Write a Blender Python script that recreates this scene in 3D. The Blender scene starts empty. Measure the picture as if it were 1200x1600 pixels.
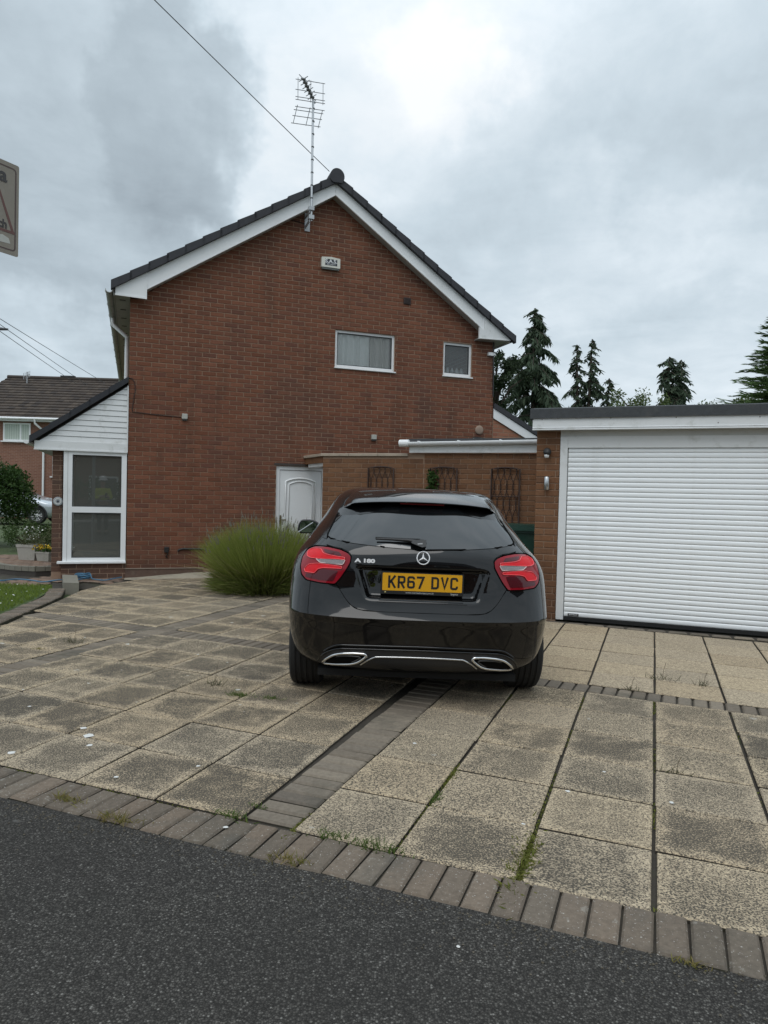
import bpy, bmesh, math, random
from mathutils import Vector, Matrix, noise
from mathutils.geometry import delaunay_2d_cdt
R = math.radians
sc = bpy.context.scene
COL = sc.collection

# ---------------------------------------------------------------- camera, sky, sun, exposure
cam_d = bpy.data.cameras.new('camera')
cam = bpy.data.objects.new('camera', cam_d); COL.objects.link(cam)
sc.camera = cam
cam_d.sensor_fit = 'VERTICAL'; cam_d.sensor_height = 32.0
cam_d.lens = 1100/1600*32.0
cam_d.clip_start = 0.02; cam_d.clip_end = 2000
PITCH, ROLL, CAMH = R(1.21), R(1.36), 1.37
_f = Vector((0, math.cos(PITCH), -math.sin(PITCH))); _u0 = Vector((0, math.sin(PITCH), math.cos(PITCH))); _r0 = Vector((1, 0, 0))
_r = math.cos(ROLL)*_r0 + math.sin(ROLL)*_u0; _u = -math.sin(ROLL)*_r0 + math.cos(ROLL)*_u0
cam.matrix_world = Matrix(((_r.x, _u.x, -_f.x, 0), (_r.y, _u.y, -_f.y, 0), (_r.z, _u.z, -_f.z, CAMH), (0, 0, 0, 1)))

SUN_EL, SUN_AZ = R(58), R(200)      # azimuth measured clockwise from +Y: high, behind the camera and to its left
sun_d = bpy.data.lights.new('sun', 'SUN'); sun = bpy.data.objects.new('sun', sun_d); COL.objects.link(sun)
sun_d.energy = 0.9; sun_d.angle = R(40); sun_d.color = (1.0, 0.97, 0.93)
_sd = Vector((math.sin(SUN_AZ)*math.cos(SUN_EL), math.cos(SUN_AZ)*math.cos(SUN_EL), math.sin(SUN_EL)))
sun.rotation_euler = _sd.to_track_quat('Z', 'Y').to_euler()

sc.view_settings.view_transform = 'Standard'; sc.view_settings.look = 'None'
sc.view_settings.gamma = 1.0; sc.view_settings.exposure = 0.14
try: sc.view_settings.use_curve_mapping = False
except Exception: pass

class NT:
    """tiny helper for node trees"""
    def __init__(s, tree): s.t = tree
    def n(s, typ, props=None, **inp):
        nd = s.t.nodes.new(typ)
        for k, v in (props or {}).items(): setattr(nd, k, v)
        for k, v in inp.items(): s.set(nd, k, v)
        return nd
    def set(s, nd, k, v):
        key = k
        if k.startswith('i') and k[1:].isdigit(): sock = nd.inputs[int(k[1:])]
        else:
            key = k.replace('_', ' ')
            sock = nd.inputs.get(key) or nd.inputs.get(k)
            if sock is None:
                for q in nd.inputs:
                    if q.name.lower() == key.lower(): sock = q; break
        if isinstance(v, bpy.types.NodeSocket): s.t.links.new(v, sock)
        elif isinstance(v, bpy.types.Node): s.t.links.new(v.outputs[0], sock)
        else:
            if sock.type == 'RGBA' and hasattr(v, '__len__') and len(v) == 3: v = (*v, 1)
            sock.default_value = v
    def math(s, op, a, b=0.0, c=0.0, clamp=False):
        m = s.n('ShaderNodeMath', {'operation': op, 'use_clamp': clamp}, i0=a, i1=b)
        if op in ('MULTIPLY_ADD', 'COMPARE', 'SMOOTH_MIN'): s.set(m, 'i2', c)
        return m.outputs[0]
    def vmath(s, op, a, b=None, out=0):
        m = s.n('ShaderNodeVectorMath', {'operation': op}, i0=a)
        if b is not None: s.set(m, 'i1', b)
        return m.outputs[out]
    def mix(s, f, a, b, blend='MIX'):
        m = s.n('ShaderNodeMix', {'data_type': 'RGBA', 'blend_type': blend})
        for i, v in ((0, f), (6, a), (7, b)):
            sock = m.inputs[i]
            if isinstance(v, bpy.types.NodeSocket): s.t.links.new(v, sock)
            else: sock.default_value = (*v, 1) if hasattr(v, '__len__') and len(v) == 3 else v
        return m.outputs[2]
    def ramp(s, f, stops, interp='LINEAR'):
        r = s.n('ShaderNodeValToRGB', None, Fac=f); cr = r.color_ramp; cr.interpolation = interp
        while len(cr.elements) < len(stops): cr.elements.new(0.5)
        for e, (p, c) in zip(cr.elements, stops):
            e.position = p; e.color = (c, c, c, 1) if not hasattr(c, '__len__') else (*c, 1)
        return r.outputs[0]
    def remap(s, v, a, b, c=0.0, d=1.0, smooth=False):
        m = s.n('ShaderNodeMapRange', {'interpolation_type': 'SMOOTHSTEP' if smooth else 'LINEAR', 'clamp': True}, i0=v, i1=a, i2=b, i3=c, i4=d)
        return m.outputs[0]
    def noise(s, vec, scale, detail=3, rough=0.5, out=0, dist=0.0, dims='3D'):
        m = s.n('ShaderNodeTexNoise', {'noise_dimensions': dims}, Scale=scale, Detail=detail, Roughness=rough, Distortion=dist)
        if vec is not None: s.set(m, 'Vector', vec)
        return m.outputs[out]

# ---- the sky: a Nishita sky seen through a broken overcast
W = bpy.data.worlds.new('World'); sc.world = W; W.use_nodes = True
W.node_tree.nodes.clear(); T = NT(W.node_tree)
sky = T.n('ShaderNodeTexSky', {'sky_type': 'NISHITA', 'sun_disc': False, 'sun_elevation': SUN_EL, 'sun_rotation': SUN_AZ})
bg1 = T.n('ShaderNodeBackground', None, Color=sky.outputs[0], Strength=0.10)
tc = T.n('ShaderNodeTexCoord'); D = tc.outputs['Generated']
sep = T.n('ShaderNodeSeparateXYZ', None, Vector=D)
zc = T.math('ADD', T.math('MAXIMUM', sep.outputs[2], 0.0), 0.16)
flat = T.n('ShaderNodeCombineXYZ', None, X=T.math('DIVIDE', sep.outputs[0], zc), Y=T.math('DIVIDE', sep.outputs[1], zc), Z=sep.outputs[2]).outputs[0]
n1 = T.noise(flat, 1.15, 7, 0.56, dist=0.35)
n2 = T.noise(T.vmath('ADD', flat, (7.3, 2.1, 0)), 3.4, 6, 0.6, dist=0.5)
n3 = T.noise(T.vmath('ADD', D, (3.3, 8.1, 2.0)), 5.0, 6, 0.6, dist=0.25)
warp = T.vmath('SCALE', T.vmath('SUBTRACT', T.noise(D, 6.0, 5, 0.62, out=1), (0.5, 0.5, 0.5)), None)
warp.node.inputs['Scale'].default_value = 0.34
DW = T.vmath('ADD', D, warp)
def blob(px, py, rad, soft):
    """a cloud mass round a direction of the sky (given as the place it has over the house)"""
    d = (_f + (px-600)/1100*_r + (800-py)/1100*_u).normalized()
    dist = T.vmath('DISTANCE', DW, tuple(d), out=1)
    return T.remap(dist, rad, rad*(1-soft), 0, 1, smooth=True)
v = T.math('MULTIPLY_ADD', T.math('SUBTRACT', n1, 0.5), 0.50, 0.60)
v = T.math('MULTIPLY_ADD', T.math('SUBTRACT', n2, 0.5), 0.30, v)
v = T.math('MULTIPLY_ADD', T.math('SUBTRACT', n3, 0.5), 0.30, v)
for px, py, rad, soft, amt in [(140, 175, .25, .36, -.20), (285, 195, .15, .36, -.12), (15, 520, .27, .6, -.20), (560, 90, .30, .9, .11), (800, 20, .32, .9, .12),
                               (60, 410, .16, .7, .10), (1010, 280, .36, .8, -.10), (940, 420, .15, .6, .12), (1130, 390, .10, .6, .08), (700, 100, .12, .5, .08), (1000, 110, .14, .5, -.05), (60, 600, .10, .7, .10), (1120, 520, .2, .8, .03), (480, 260, .16, .8, .08)]:
    v = T.math('MULTIPLY_ADD', blob(px, py, rad, soft), amt, v)
colr = T.ramp(v, [(0.16, (.30, .355, .40)), (0.36, (.42, .495, .55)), (0.55, (.555, .645, .71)), (0.74, (.71, .79, .85)), (0.95, (.91, .94, .965))])
zen = T.remap(sep.outputs[2], 0.45, 0.95, 1.0, 1.6, smooth=True)       # an overcast sky brightens towards its zenith
bg2 = T.n('ShaderNodeBackground', None, Color=colr, Strength=zen)
wm = T.n('ShaderNodeMixShader', None, Fac=0.96)
W.node_tree.links.new(bg1.outputs[0], wm.inputs[1]); W.node_tree.links.new(bg2.outputs[0], wm.inputs[2])
wo = T.n('ShaderNodeOutputWorld', None, Surface=wm.outputs[0])

# ---------------------------------------------------------------- helpers: objects
def tag(o, label=None, cat=None, group=None, kind=None):
    if label: o['label'] = label
    if cat: o['category'] = cat
    if group: o['group'] = group
    if kind: o['kind'] = kind
    return o
def empty(name, loc=(0, 0, 0), rz=0.0, parent=None):
    o = bpy.data.objects.new(name, None); o.empty_display_size = 0.1
    COL.objects.link(o); o.location = loc; o.rotation_euler = (0, 0, rz)
    if parent: o.parent = parent
    return o
def thing(name, loc, label, cat, rz=0.0, group=None):
    return tag(empty(name, loc, rz), label, cat, group)
def link(name, me, parent=None, loc=None, rot=None):
    o = bpy.data.objects.new(name, me); COL.objects.link(o)
    if parent: o.parent = parent
    if loc is not None: o.location = loc
    if rot is not None: o.rotation_euler = rot
    return o
def copy_tree(o, parent=None):
    c = o.copy(); COL.objects.link(c)
    if parent: c.parent = parent
    for ch in list(o.children): copy_tree(ch, c)
    return c

class MB:
    """collects verts and faces for one mesh"""
    def __init__(s): s.v = []; s.f = []; s.sm = []
    def add(s, vs, fs, smooth=False):
        b = len(s.v); s.v += [tuple(p) for p in vs]
        s.f += [tuple(i+b for i in f) for f in fs]; s.sm += [smooth]*len(fs)
    def box(s, x0, x1, y0, y1, z0, z1, M=None, skip=()):
        vs = [(x, y, z) for z in (z0, z1) for y in (y0, y1) for x in (x0, x1)]
        if M is not None: vs = [M(p) for p in vs]
        fs = {'-z': (0, 2, 3, 1), '+z': (4, 5, 7, 6), '-y': (0, 1, 5, 4), '+y': (2, 6, 7, 3), '-x': (0, 4, 6, 2), '+x': (1, 3, 7, 5)}
        s.add(vs, [f for k, f in fs.items() if k not in skip])
    def prism(s, poly, a0, a1, M):
        """polygon (p,q) extruded along third axis from a0 to a1; M maps (p,q,a)"""
        n = len(poly)
        vs = [M((p, q, a0)) for p, q in poly] + [M((p, q, a1)) for p, q in poly]
        fs = [tuple(range(n))[::-1], tuple(range(n, 2*n))] + [(i, (i+1) % n, (i+1) % n+n, i+n) for i in range(n)]
        s.add(vs, fs)
    def tube(s, pts, r, n=6, caps=True, closed=False, flat=1.0):
        P = [Vector(p) for p in pts]; rings = []; m = len(P)
        rr = r if hasattr(r, '__len__') else [r]*m
        prev = None
        for i in range(m):
            if closed: t = (P[(i+1) % m]-P[i-1])
            else: t = P[min(i+1, m-1)]-P[max(i-1, 0)]
            t.normalize()
            a = prev - t*prev.dot(t) if prev is not None else (t.orthogonal() if abs(t.z) > .95 else Vector((0, 0, 1))-t*t.z)
            a.normalize(); prev = a; b = t.cross(a)
            rings.append([P[i]+(a*math.cos(2*math.pi*k/n)+b*math.sin(2*math.pi*k/n)*flat)*rr[i] for k in range(n)])
        vs = [p for rg in rings for p in rg]; fs = []
        L = m if closed else m-1
        for i in range(L):
            j = (i+1) % m
            fs += [(i*n+k, i*n+(k+1) % n, j*n+(k+1) % n, j*n+k) for k in range(n)]
        s.add(vs, fs, True)
        if caps and not closed:
            s.add(rings[0], [tuple(range(n))[::-1]]); s.add(rings[-1], [tuple(range(n))])
    def lathe(s, prof, n=24, M=None, caps=True):
        """profile (r,z) turned about z"""
        vs = []
        for r, z in prof:
            for k in range(n):
                a = 2*math.pi*k/n; p = (r*math.cos(a), r*math.sin(a), z); vs.append(M(p) if M else p)
        m = len(prof)
        s.add(vs, [(i*n+k, i*n+(k+1) % n, (i+1)*n+(k+1) % n, (i+1)*n+k) for i in range(m-1) for k in range(n)], True)
        if caps:
            b = len(s.v)-len(vs)
            s.f += [tuple(b+k for k in range(n))[::-1], tuple(b+(m-1)*n+k for k in range(n))]; s.sm += [False, False]
    def mesh(s, name, mat):
        me = bpy.data.meshes.new(name); me.from_pydata(s.v, [], s.f)
        me.polygons.foreach_set('use_smooth', s.sm)
        for m in (mat if isinstance(mat, (list, tuple)) else [mat]): me.materials.append(m)
        me.update(); return me
    def build(s, name, mat, parent=None, loc=None, rot=None, fixn=False):
        me = s.mesh(name, mat)
        if fixn:
            bm = bmesh.new(); bm.from_mesh(me); bmesh.ops.recalc_face_normals(bm, faces=bm.faces); bm.to_mesh(me); bm.free()
        return link(name, me, parent, loc, rot)
def boxo(name, mat, parent, x0, x1, y0, y1, z0, z1, M=None, bevel=0.0, skip=()):
    b = MB(); b.box(x0, x1, y0, y1, z0, z1, M, skip); me = b.mesh(name, mat)
    bm = bmesh.new(); bm.from_mesh(me); bmesh.ops.recalc_face_normals(bm, faces=bm.faces)
    if bevel: bmesh.ops.bevel(bm, geom=list(bm.edges), offset=bevel, segments=2 if bevel > .008 else 1, profile=.5, affect='EDGES')
    bm.to_mesh(me); bm.free(); return link(name, me, parent)
def text_mesh(name, body, size, mat, parent, M, extrude=0.0008, align='CENTER', bold=0.0, xs=1.0):
    """flat lettering; M maps (x, y, depth) of the text plane"""
    cu = bpy.data.curves.new(name, 'FONT'); cu.body = body; cu.size = size; cu.align_x = align; cu.align_y = 'CENTER'
    cu.extrude = extrude; cu.offset = bold
    tmp = bpy.data.objects.new('tmp_text', cu); COL.objects.link(tmp)
    me = bpy.data.meshes.new_from_object(tmp.evaluated_get(bpy.context.evaluated_depsgraph_get()))
    bpy.data.objects.remove(tmp)
    for vtx in me.vertices: vtx.co = M((vtx.co.x*xs, vtx.co.y, vtx.co.z))
    me.materials.clear(); me.materials.append(mat); me.name = name
    return link(name, me, parent)
def stroke(mb, pts, th, M, z0=0.0, z1=.0012, closed=False):
    """a thick polyline with mitred corners, as a raised flat letter stroke"""
    n = len(pts); L = []; Rr = []
    for i in range(n):
        p = Vector(pts[i])
        a = Vector(pts[i-1]) if (i > 0 or closed) else None; b = Vector(pts[(i+1) % n]) if (i < n-1 or closed) else None
        d1 = (p-a).normalized() if a is not None else None; d2 = (b-p).normalized() if b is not None else None
        if d1 is None: d1 = d2
        if d2 is None: d2 = d1
        t = (d1+d2).normalized(); nn = Vector((-t.y, t.x)); k = 1/max(.5, nn.dot(Vector((-d1.y, d1.x))))
        L.append(p+nn*th/2*k); Rr.append(p-nn*th/2*k)
    m = n if closed else n-1
    for i in range(m):
        j = (i+1) % n
        q = [L[i], Rr[i], Rr[j], L[j]]
        mb.prism([(w.x, w.y) for w in q], z0, z1, M)
def pip(x, y, poly):
    c = False; n = len(poly)
    for i in range(n):
        x0, y0 = poly[i]; x1, y1 = poly[i-1]
        if (y0 > y) != (y1 > y) and x < (x1-x0)*(y-y0)/(y1-y0)+x0: c = not c
    return c
def clip(poly, a, b):
    """keep the part of a convex polygon left of the line a->b"""
    out = []; n = len(poly)
    def sd(p): return (b[0]-a[0])*(p[1]-a[1])-(b[1]-a[1])*(p[0]-a[0])
    for i in range(n):
        p, q = poly[i], poly[(i+1) % n]; sp, sq = sd(p), sd(q)
        if sp >= 0: out.append(p)
        if (sp >= 0) != (sq >= 0):
            t = sp/(sp-sq); out.append((p[0]+(q[0]-p[0])*t, p[1]+(q[1]-p[1])*t))
    return out

# ---------------------------------------------------------------- helpers: materials
MATS = {}
def mat(name, base, rough=0.6, metal=0.0, spec=0.5, var=0.0, vscale=8.0, bump=0.0, bscale=60.0, coat=0.0, coord='Object', dirt=None, dscale=2.0, damt=0.5, sub=None):
    if name in MATS: return MATS[name]
    m = bpy.data.materials.new(name); m.use_nodes = True; t = NT(m.node_tree)
    b = m.node_tree.nodes['Principled BSDF']; b.inputs['Roughness'].default_value = rough
    b.inputs['Metallic'].default_value = metal; b.inputs['Specular IOR Level'].default_value = spec
    if coat: b.inputs['Coat Weight'].default_value = coat; b.inputs['Coat Roughness'].default_value = 0.03
    vec = t.n('ShaderNodeTexCoord').outputs[coord]
    col = t.mix(0.0, base, base)
    if var:
        n = t.noise(vec, vscale, 4, 0.6)
        col = t.mix(n, tuple(c*(1-var) for c in base), tuple(min(1, c*(1+var)) for c in base))
    if dirt:
        d = t.remap(t.noise(vec, dscale, 6, 0.65), 0.52, 0.72, 0, damt, smooth=True)
        col = t.mix(d, col, dirt)
    t.set(b, 'Base_Color', col)
    if bump:
        bp = t.n('ShaderNodeBump', None, Strength=1.0, Distance=bump, Height=t.noise(vec, bscale, 4, 0.6))
        t.set(b, 'Normal', bp)
    MATS[name] = m; m['bsdf'] = b.name
    return m
def nodes(m): return NT(m.node_tree), m.node_tree.nodes['Principled BSDF']
def island_mat(name, cols, rough=0.85, bump=0.0015, bscale=90.0, fine=0.25, stain=None, sscale=.8, samt=.5, speck=None, streak=0, lichen=0):
    """colour drawn per piece: from the object for single pieces and from the mesh island for joined ones"""
    if name in MATS: return MATS[name]
    m = mat(name, cols[0], rough, spec=.18); t, b = nodes(m)
    geo = t.n('ShaderNodeNewGeometry'); oi = t.n('ShaderNodeObjectInfo')
    rnd = t.math('FRACT', t.math('ADD', geo.outputs['Random Per Island'], oi.outputs['Random']))
    k = len(cols); col = t.ramp(rnd, [(i/(k-1), c) for i, c in enumerate(cols)])
    pos = geo.outputs['Position']
    n = t.noise(pos, 45.0, 4, 0.7)
    col = t.mix(t.math('MULTIPLY', t.remap(n, .3, .75), fine), col, (.02, .018, .016))
    if stain:
        s = t.remap(t.noise(pos, sscale, 6, 0.6, dist=.4), .5, .72, 0, samt, smooth=True)
        col = t.mix(s, col, stain)
    if streak:
        sx_ = t.vmath('MULTIPLY', pos, (3.1, 3.1, .75))
        s = t.remap(t.noise(sx_, 1.0, 5, .6), .52, .72, 0, streak, smooth=True)
        col = t.mix(s, col, (.055, .036, .028))
        zz_ = t.n('ShaderNodeSeparateXYZ', None, Vector=pos).outputs[2]
        low = t.math('MULTIPLY', t.remap(t.math('ADD', zz_, t.math('MULTIPLY', t.noise(pos, 1.3, 4), 1.0)), 1.25, .55, smooth=True), .45)
        col = t.mix(low, col, (.075, .046, .034))
        eff = t.remap(t.noise(t.vmath('ADD', pos, (3.1, 0, 5.0)), 1.6, 6, .7), .66, .78, 0, .22, smooth=True)
        col = t.mix(eff, col, (.30, .22, .17))
    if lichen:
        s = t.remap(t.noise(pos, 16.0, 5, .7), .60, .68, 0, lichen, smooth=True)
        col = t.mix(s, col, (.33, .31, .27))
    if speck:
        s = t.remap(t.noise(pos, 130.0, 2, 0.5), .66, .72, 0, .8)
        col = t.mix(s, col, speck)
    t.set(b, 'Base_Color', col)
    t.set(b, 'Normal', t.n('ShaderNodeBump', None, Strength=1.0, Distance=bump, Height=t.noise(pos, bscale, 4, .65)))
    return m
def glass_mat(name, ior=1.7, tint=(.75, .8, .8), film=None):
    m = bpy.data.materials.new(name); m.use_nodes = True; t = NT(m.node_tree); m.node_tree.nodes.clear()
    fr = t.n('ShaderNodeFresnel', None, IOR=ior)
    gl = t.n('ShaderNodeBsdfGlossy', None, Roughness=0.004); tr = t.n('ShaderNodeBsdfTransparent', None, Color=tint)
    mx = t.n('ShaderNodeMixShader', None, Fac=fr.outputs[0]); m.node_tree.links.new(tr.outputs[0], mx.inputs[1]); m.node_tree.links.new(gl.outputs[0], mx.inputs[2])
    o = mx
    if film:      # pale diffuse mixed in, painting haze and reflected light onto the pane
        df = t.n('ShaderNodeBsdfDiffuse', None, Color=film[0])
        o = t.n('ShaderNodeMixShader', None, Fac=film[1]); m.node_tree.links.new(mx.outputs[0], o.inputs[1]); m.node_tree.links.new(df.outputs[0], o.inputs[2])
    t.n('ShaderNodeOutputMaterial', None, Surface=o.outputs[0]); return m

white_pvc = mat('white_upvc', (.82, .83, .835), .35, var=.03, dirt=(.5, .5, .47), damt=.25)
old_white = mat('weathered_white_paint', (.74, .75, .75), .5, var=.05, vscale=5, dirt=(.42, .42, .38), dscale=6, damt=.45)
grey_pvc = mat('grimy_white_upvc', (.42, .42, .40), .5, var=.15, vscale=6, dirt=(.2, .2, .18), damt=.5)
black_rub = mat('black_rubber', (.012, .012, .012), .75, bump=.0006, bscale=200)
black_plastic = mat('black_plastic', (.015, .015, .016), .45)
dark_roof = mat('dark_concrete_tile', (.040, .041, .047), .8, var=.3, vscale=10, bump=.001, bscale=120)
alum = mat('dull_aluminium', (.55, .56, .57), .38, metal=.9)
galv = mat('galvanised_steel', (.42, .43, .44), .45, metal=.7, var=.15)
brickwork = island_mat('red_brown_brick', [(0.177, 0.068, 0.039), (0.232, 0.094, 0.055), (0.197, 0.080, 0.048), (0.251, 0.103, 0.061), (0.163, 0.070, 0.048), (0.218, 0.088, 0.050)], fine=.35, streak=.38, stain=(.115, .060, .044), sscale=.7, samt=.6)
wallbrick = island_mat('brown_orange_brick', [(0.179, 0.087, 0.045), (0.233, 0.113, 0.057), (0.202, 0.099, 0.053), (0.243, 0.125, 0.067), (0.164, 0.084, 0.048)], fine=.35, streak=.35, stain=(.10, .068, .048), sscale=1.1, samt=.45)
mortar = mat('pinkish_mortar', (.30, .20, .14), .95, var=.2, vscale=14, bump=.0015, bscale=150)
pane_glass = glass_mat('window_glass', 1.6, (.95, .97, .97), ((.62, .66, .66), .12))
# ---------------------------------------------------------------- the ground, road, driveway
random.seed(7)
cA, sA = math.cos(R(-21)), math.sin(R(-21))
def DV(u, v, z=0.0): return (cA*u-sA*v, sA*u+cA*v, z)
def UV(x, y): return (cA*x+sA*y, -sA*x+cA*y)
hA = R(19.5); hd = Vector((math.cos(hA), math.sin(hA), 0)); hn = Vector((math.sin(hA), -math.cos(hA), 0)); P0 = Vector((-4.075, 11.156, 0))

soil = mat('dark_joint_soil', (.045, .037, .028), .95, var=.5, vscale=9, bump=.006, bscale=60, dirt=(.045, .06, .018), dscale=3.0, damt=.55)
grass_ground = mat('rough_grass_ground', (.06, .085, .03), .95, var=.4, vscale=1.5, bump=.02, bscale=20)
def plane_obj(name, pts, m, kind='structure', z=None):
    b = MB(); b.add([(p[0], p[1], p[2] if len(p) > 2 else z) for p in pts], [tuple(range(len(pts)))])
    return tag(b.build(name, m), kind=kind)
gs = MB(); N = 24; S = 420.0
for i in range(N+1):
    for j in range(N+1): gs.v.append((-S+2*S*i/N, -S+2*S*j/N, -.075))
gs.f = [(i*(N+1)+j, (i+1)*(N+1)+j, (i+1)*(N+1)+j+1, i*(N+1)+j+1) for i in range(N) for j in range(N)]; gs.sm = [False]*len(gs.f)
tag(gs.build('ground', grass_ground), kind='structure')

# road: worn tarmac with pale chippings
tar = mat('worn_tarmac', (.05, .05, .05), .95, spec=.12); t, b = nodes(tar)
pos = t.n('ShaderNodeNewGeometry').outputs['Position']
vor = t.n('ShaderNodeTexVoronoi', None, Vector=pos, Scale=150.0); vor.inputs['Randomness'].default_value = 1
chip = t.n('ShaderNodeSeparateColor', None, Color=vor.outputs['Color'])
stone = t.ramp(chip.outputs[0], [(0, (.044, .041, .037)), (.5, (.072, .067, .061)), (.82, (.108, .101, .091)), (.95, (.155, .146, .132)), (1, (.26, .247, .225))])
gap = t.remap(vor.outputs['Distance'], .35, .62)
col = t.mix(t.math('MULTIPLY', gap, .7), stone, (.020, .019, .018))
big = t.noise(pos, .9, 5, .6)
col = t.mix(t.remap(big, .35, .7, 0, .4), col, (.034, .032, .030))
gum = t.remap(t.noise(pos, 7.0, 2, .4), .735, .765, 0, .5)
col = t.mix(gum, col, (.16, .155, .145))
t.set(b, 'Base_Color', col)
t.set(b, 'Normal', t.n('ShaderNodeBump', None, Strength=.9, Distance=.0035, Height=t.math('SUBTRACT', t.noise(pos, 260, 2, .6), t.math('MULTIPLY', vor.outputs['Distance'], 1.3))))
rd = MB()
for i in range(41):
    for v in (-6.4, -3.0, 0.0, 1.6, 2.29+.02*math.sin(i*1.7)):
        rd.v.append(DV(-60+3.0*i, v + (.0), -.016 if v < 2 else -.010))
rd.f = [(i*5+j, (i+1)*5+j, (i+1)*5+j+1, i*5+j+1) for i in range(40) for j in range(4)]; rd.sm = [False]*len(rd.f)
tag(rd.build('road', tar), kind='structure')
pave = mat('grey_pavement', (.20, .195, .185), .9, var=.2, bump=.002)
b_ = MB(); b_.prism([(-60, -8.2), (60, -8.2), (60, -6.4), (-60, -6.4)], -.06, .10, lambda p: DV(p[0], p[1], p[2]))
tag(b_.build('pavement', pave, fixn=True), kind='structure')

# driveway: base sheet that shows in the joints, then every slab and block on it
dw_pts = [DV(-9, 2.28), DV(6, 2.28), DV(6, 8.40), DV(-1.0, 8.40), (P0+hd*7.2+hn*.01)[:], (P0+hd*(-.02)+hn*.01)[:], (-4.10, 10.9, 0), (-4.12, 9.6, 0), (-3.79, 7.2, 0), DV(-9, 4.0)]
driveway = plane_obj('driveway', [(p[0], p[1], -.020) for p in dw_pts], soil)
drive_obj = driveway

slabm = mat('exposed_aggregate_slab', (.4, .35, .25), .95, spec=.12); t, b = nodes(slabm)
g_ = t.n('ShaderNodeNewGeometry'); pos = g_.outputs['Position']; oi = t.n('ShaderNodeObjectInfo'); ob = t.n('ShaderNodeTexCoord').outputs['Object']
oc = t.n('ShaderNodeSeparateColor', None, Color=oi.outputs['Color'])
rnd = oi.outputs['Random']
base = t.ramp(rnd, [(0, (.40, .322, .226)), (.3, (.45, .362, .256)), (.6, (.41, .342, .256)), (1, (.46, .373, .262))])
so = t.n('ShaderNodeSeparateXYZ', None, Vector=t.n('ShaderNodeVectorRotate', {'rotation_type': 'Z_AXIS'}, Vector=ob, Angle=R(21)).outputs[0])
ax = t.math('ABSOLUTE', so.outputs[0]); ay = t.math('ABSOLUTE', so.outputs[1])
edge = t.math('MAXIMUM', ax, ay)
wob = t.noise(pos, 3.2, 5, .62)
wob2 = t.noise(pos, 11.0, 4, .65)
cen = t.math('ADD', t.remap(edge, .238, .15), t.math('MULTIPLY', t.math('SUBTRACT', wob, .5), 3.0))
cen = t.math('ADD', cen, t.math('MULTIPLY', t.math('SUBTRACT', wob2, .5), 1.6))
st = t.math('MULTIPLY', t.remap(cen, .05, 1.35, smooth=True), oc.outputs[0])     # grime worn into the middle of each slab
film = t.remap(t.noise(pos, .55, 4, .55), .38, .66)
st = t.math('MULTIPLY', st, t.math('MULTIPLY_ADD', film, .55, .6), clamp=True)
vor = t.n('ShaderNodeTexVoronoi', None, Vector=pos, Scale=105.0)
cc = t.n('ShaderNodeSeparateColor', None, Color=vor.outputs['Color'])
pebble = t.ramp(cc.outputs[0], [(0, (.62, .60, .58)), (.45, (.95, .94, .92)), (.8, (1.12, 1.10, 1.06)), (1, (1.3, 1.28, 1.22))])
col = t.mix(1.0, base, pebble, 'MULTIPLY')
thr = t.math('MULTIPLY_ADD', st, -.13, t.math('MULTIPLY_ADD', oc.outputs[1], -.115, .635))
sp = t.remap(t.math('SUBTRACT', t.noise(pos, 132.0, 2, .6), thr), -.012, .022)
col = t.mix(t.math('MULTIPLY', sp, .88), col, (.060, .056, .048))
col = t.mix(t.math('MULTIPLY', st, .55), col, (.088, .075, .060))
lich = t.remap(t.noise(pos, 8.5, 3, .5), .715, .735, 0, .8)
col = t.mix(t.math('MULTIPLY', lich, oc.outputs[2]), col, (.62, .61, .56))
t.set(b, 'Base_Color', col)
t.set(b, 'Normal', t.n('ShaderNodeBump', None, Strength=1.0, Distance=.0028, Height=t.math('SUBTRACT', t.noise(pos, 150, 3, .6), vor.outputs['Distance'])))

blockm = island_mat('grey_brown_paver', [(.185, .152, .118), (.23, .192, .15), (.20, .168, .134), (.275, .23, .178), (.15, .126, .103)], .9, bump=.002, bscale=170, fine=.4, stain=(.07, .068, .055), sscale=2.2, samt=.6)
kerbm = island_mat('mauve_grey_paver', [(.185, .143, .108), (.225, .178, .137), (.15, .122, .096), (.20, .165, .130), (.13, .108, .085), (.215, .18, .146)], .9, bump=.0025, bscale=150, fine=.4, stain=(.095, .09, .078), sscale=3.0, samt=.6, speck=(.46, .43, .39), lichen=.45)
pathm = island_mat('reddish_path_paver', [(.26, .17, .125), (.215, .15, .115), (.30, .21, .155), (.235, .165, .13), (.2, .15, .125)], .9, bump=.0015, bscale=150, fine=.35, stain=(.12, .10, .08), sscale=1.5, samt=.5)

def piece_mesh(name, sx, sy, h, bev, m):
    me = bpy.data.meshes.new(name); bm = bmesh.new(); bmesh.ops.create_cube(bm, size=1.0)
    for v_ in bm.verts: v_.co = Vector((v_.co.x*sx, v_.co.y*sy, (v_.co.z-.5)*h))
    top = [e for e in bm.edges if sum(abs(v_.co.z) < 1e-6 for v_ in e.verts) >= 1]
    bmesh.ops.bevel(bm, geom=[e for e in bm.edges if all(abs(v_.co.z) < 1e-6 for v_ in e.verts)], offset=bev, segments=1, affect='EDGES')
    bmesh.ops.delete(bm, geom=[f for f in bm.faces if f.normal.z < -.9], context='FACES')
    bm.normal_update()
    for f in bm.faces: f.material_index = 1 if f.normal.z < .3 else 0
    bm.to_mesh(me); bm.free(); me.materials.append(m); me.materials.append(soil); return me
block_me = piece_mesh('paving_block', .0875, .235, .05, .009, blockm)
edge_me = piece_mesh('edging_block', .0955, .24, .055, .008, kerbm)

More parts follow.
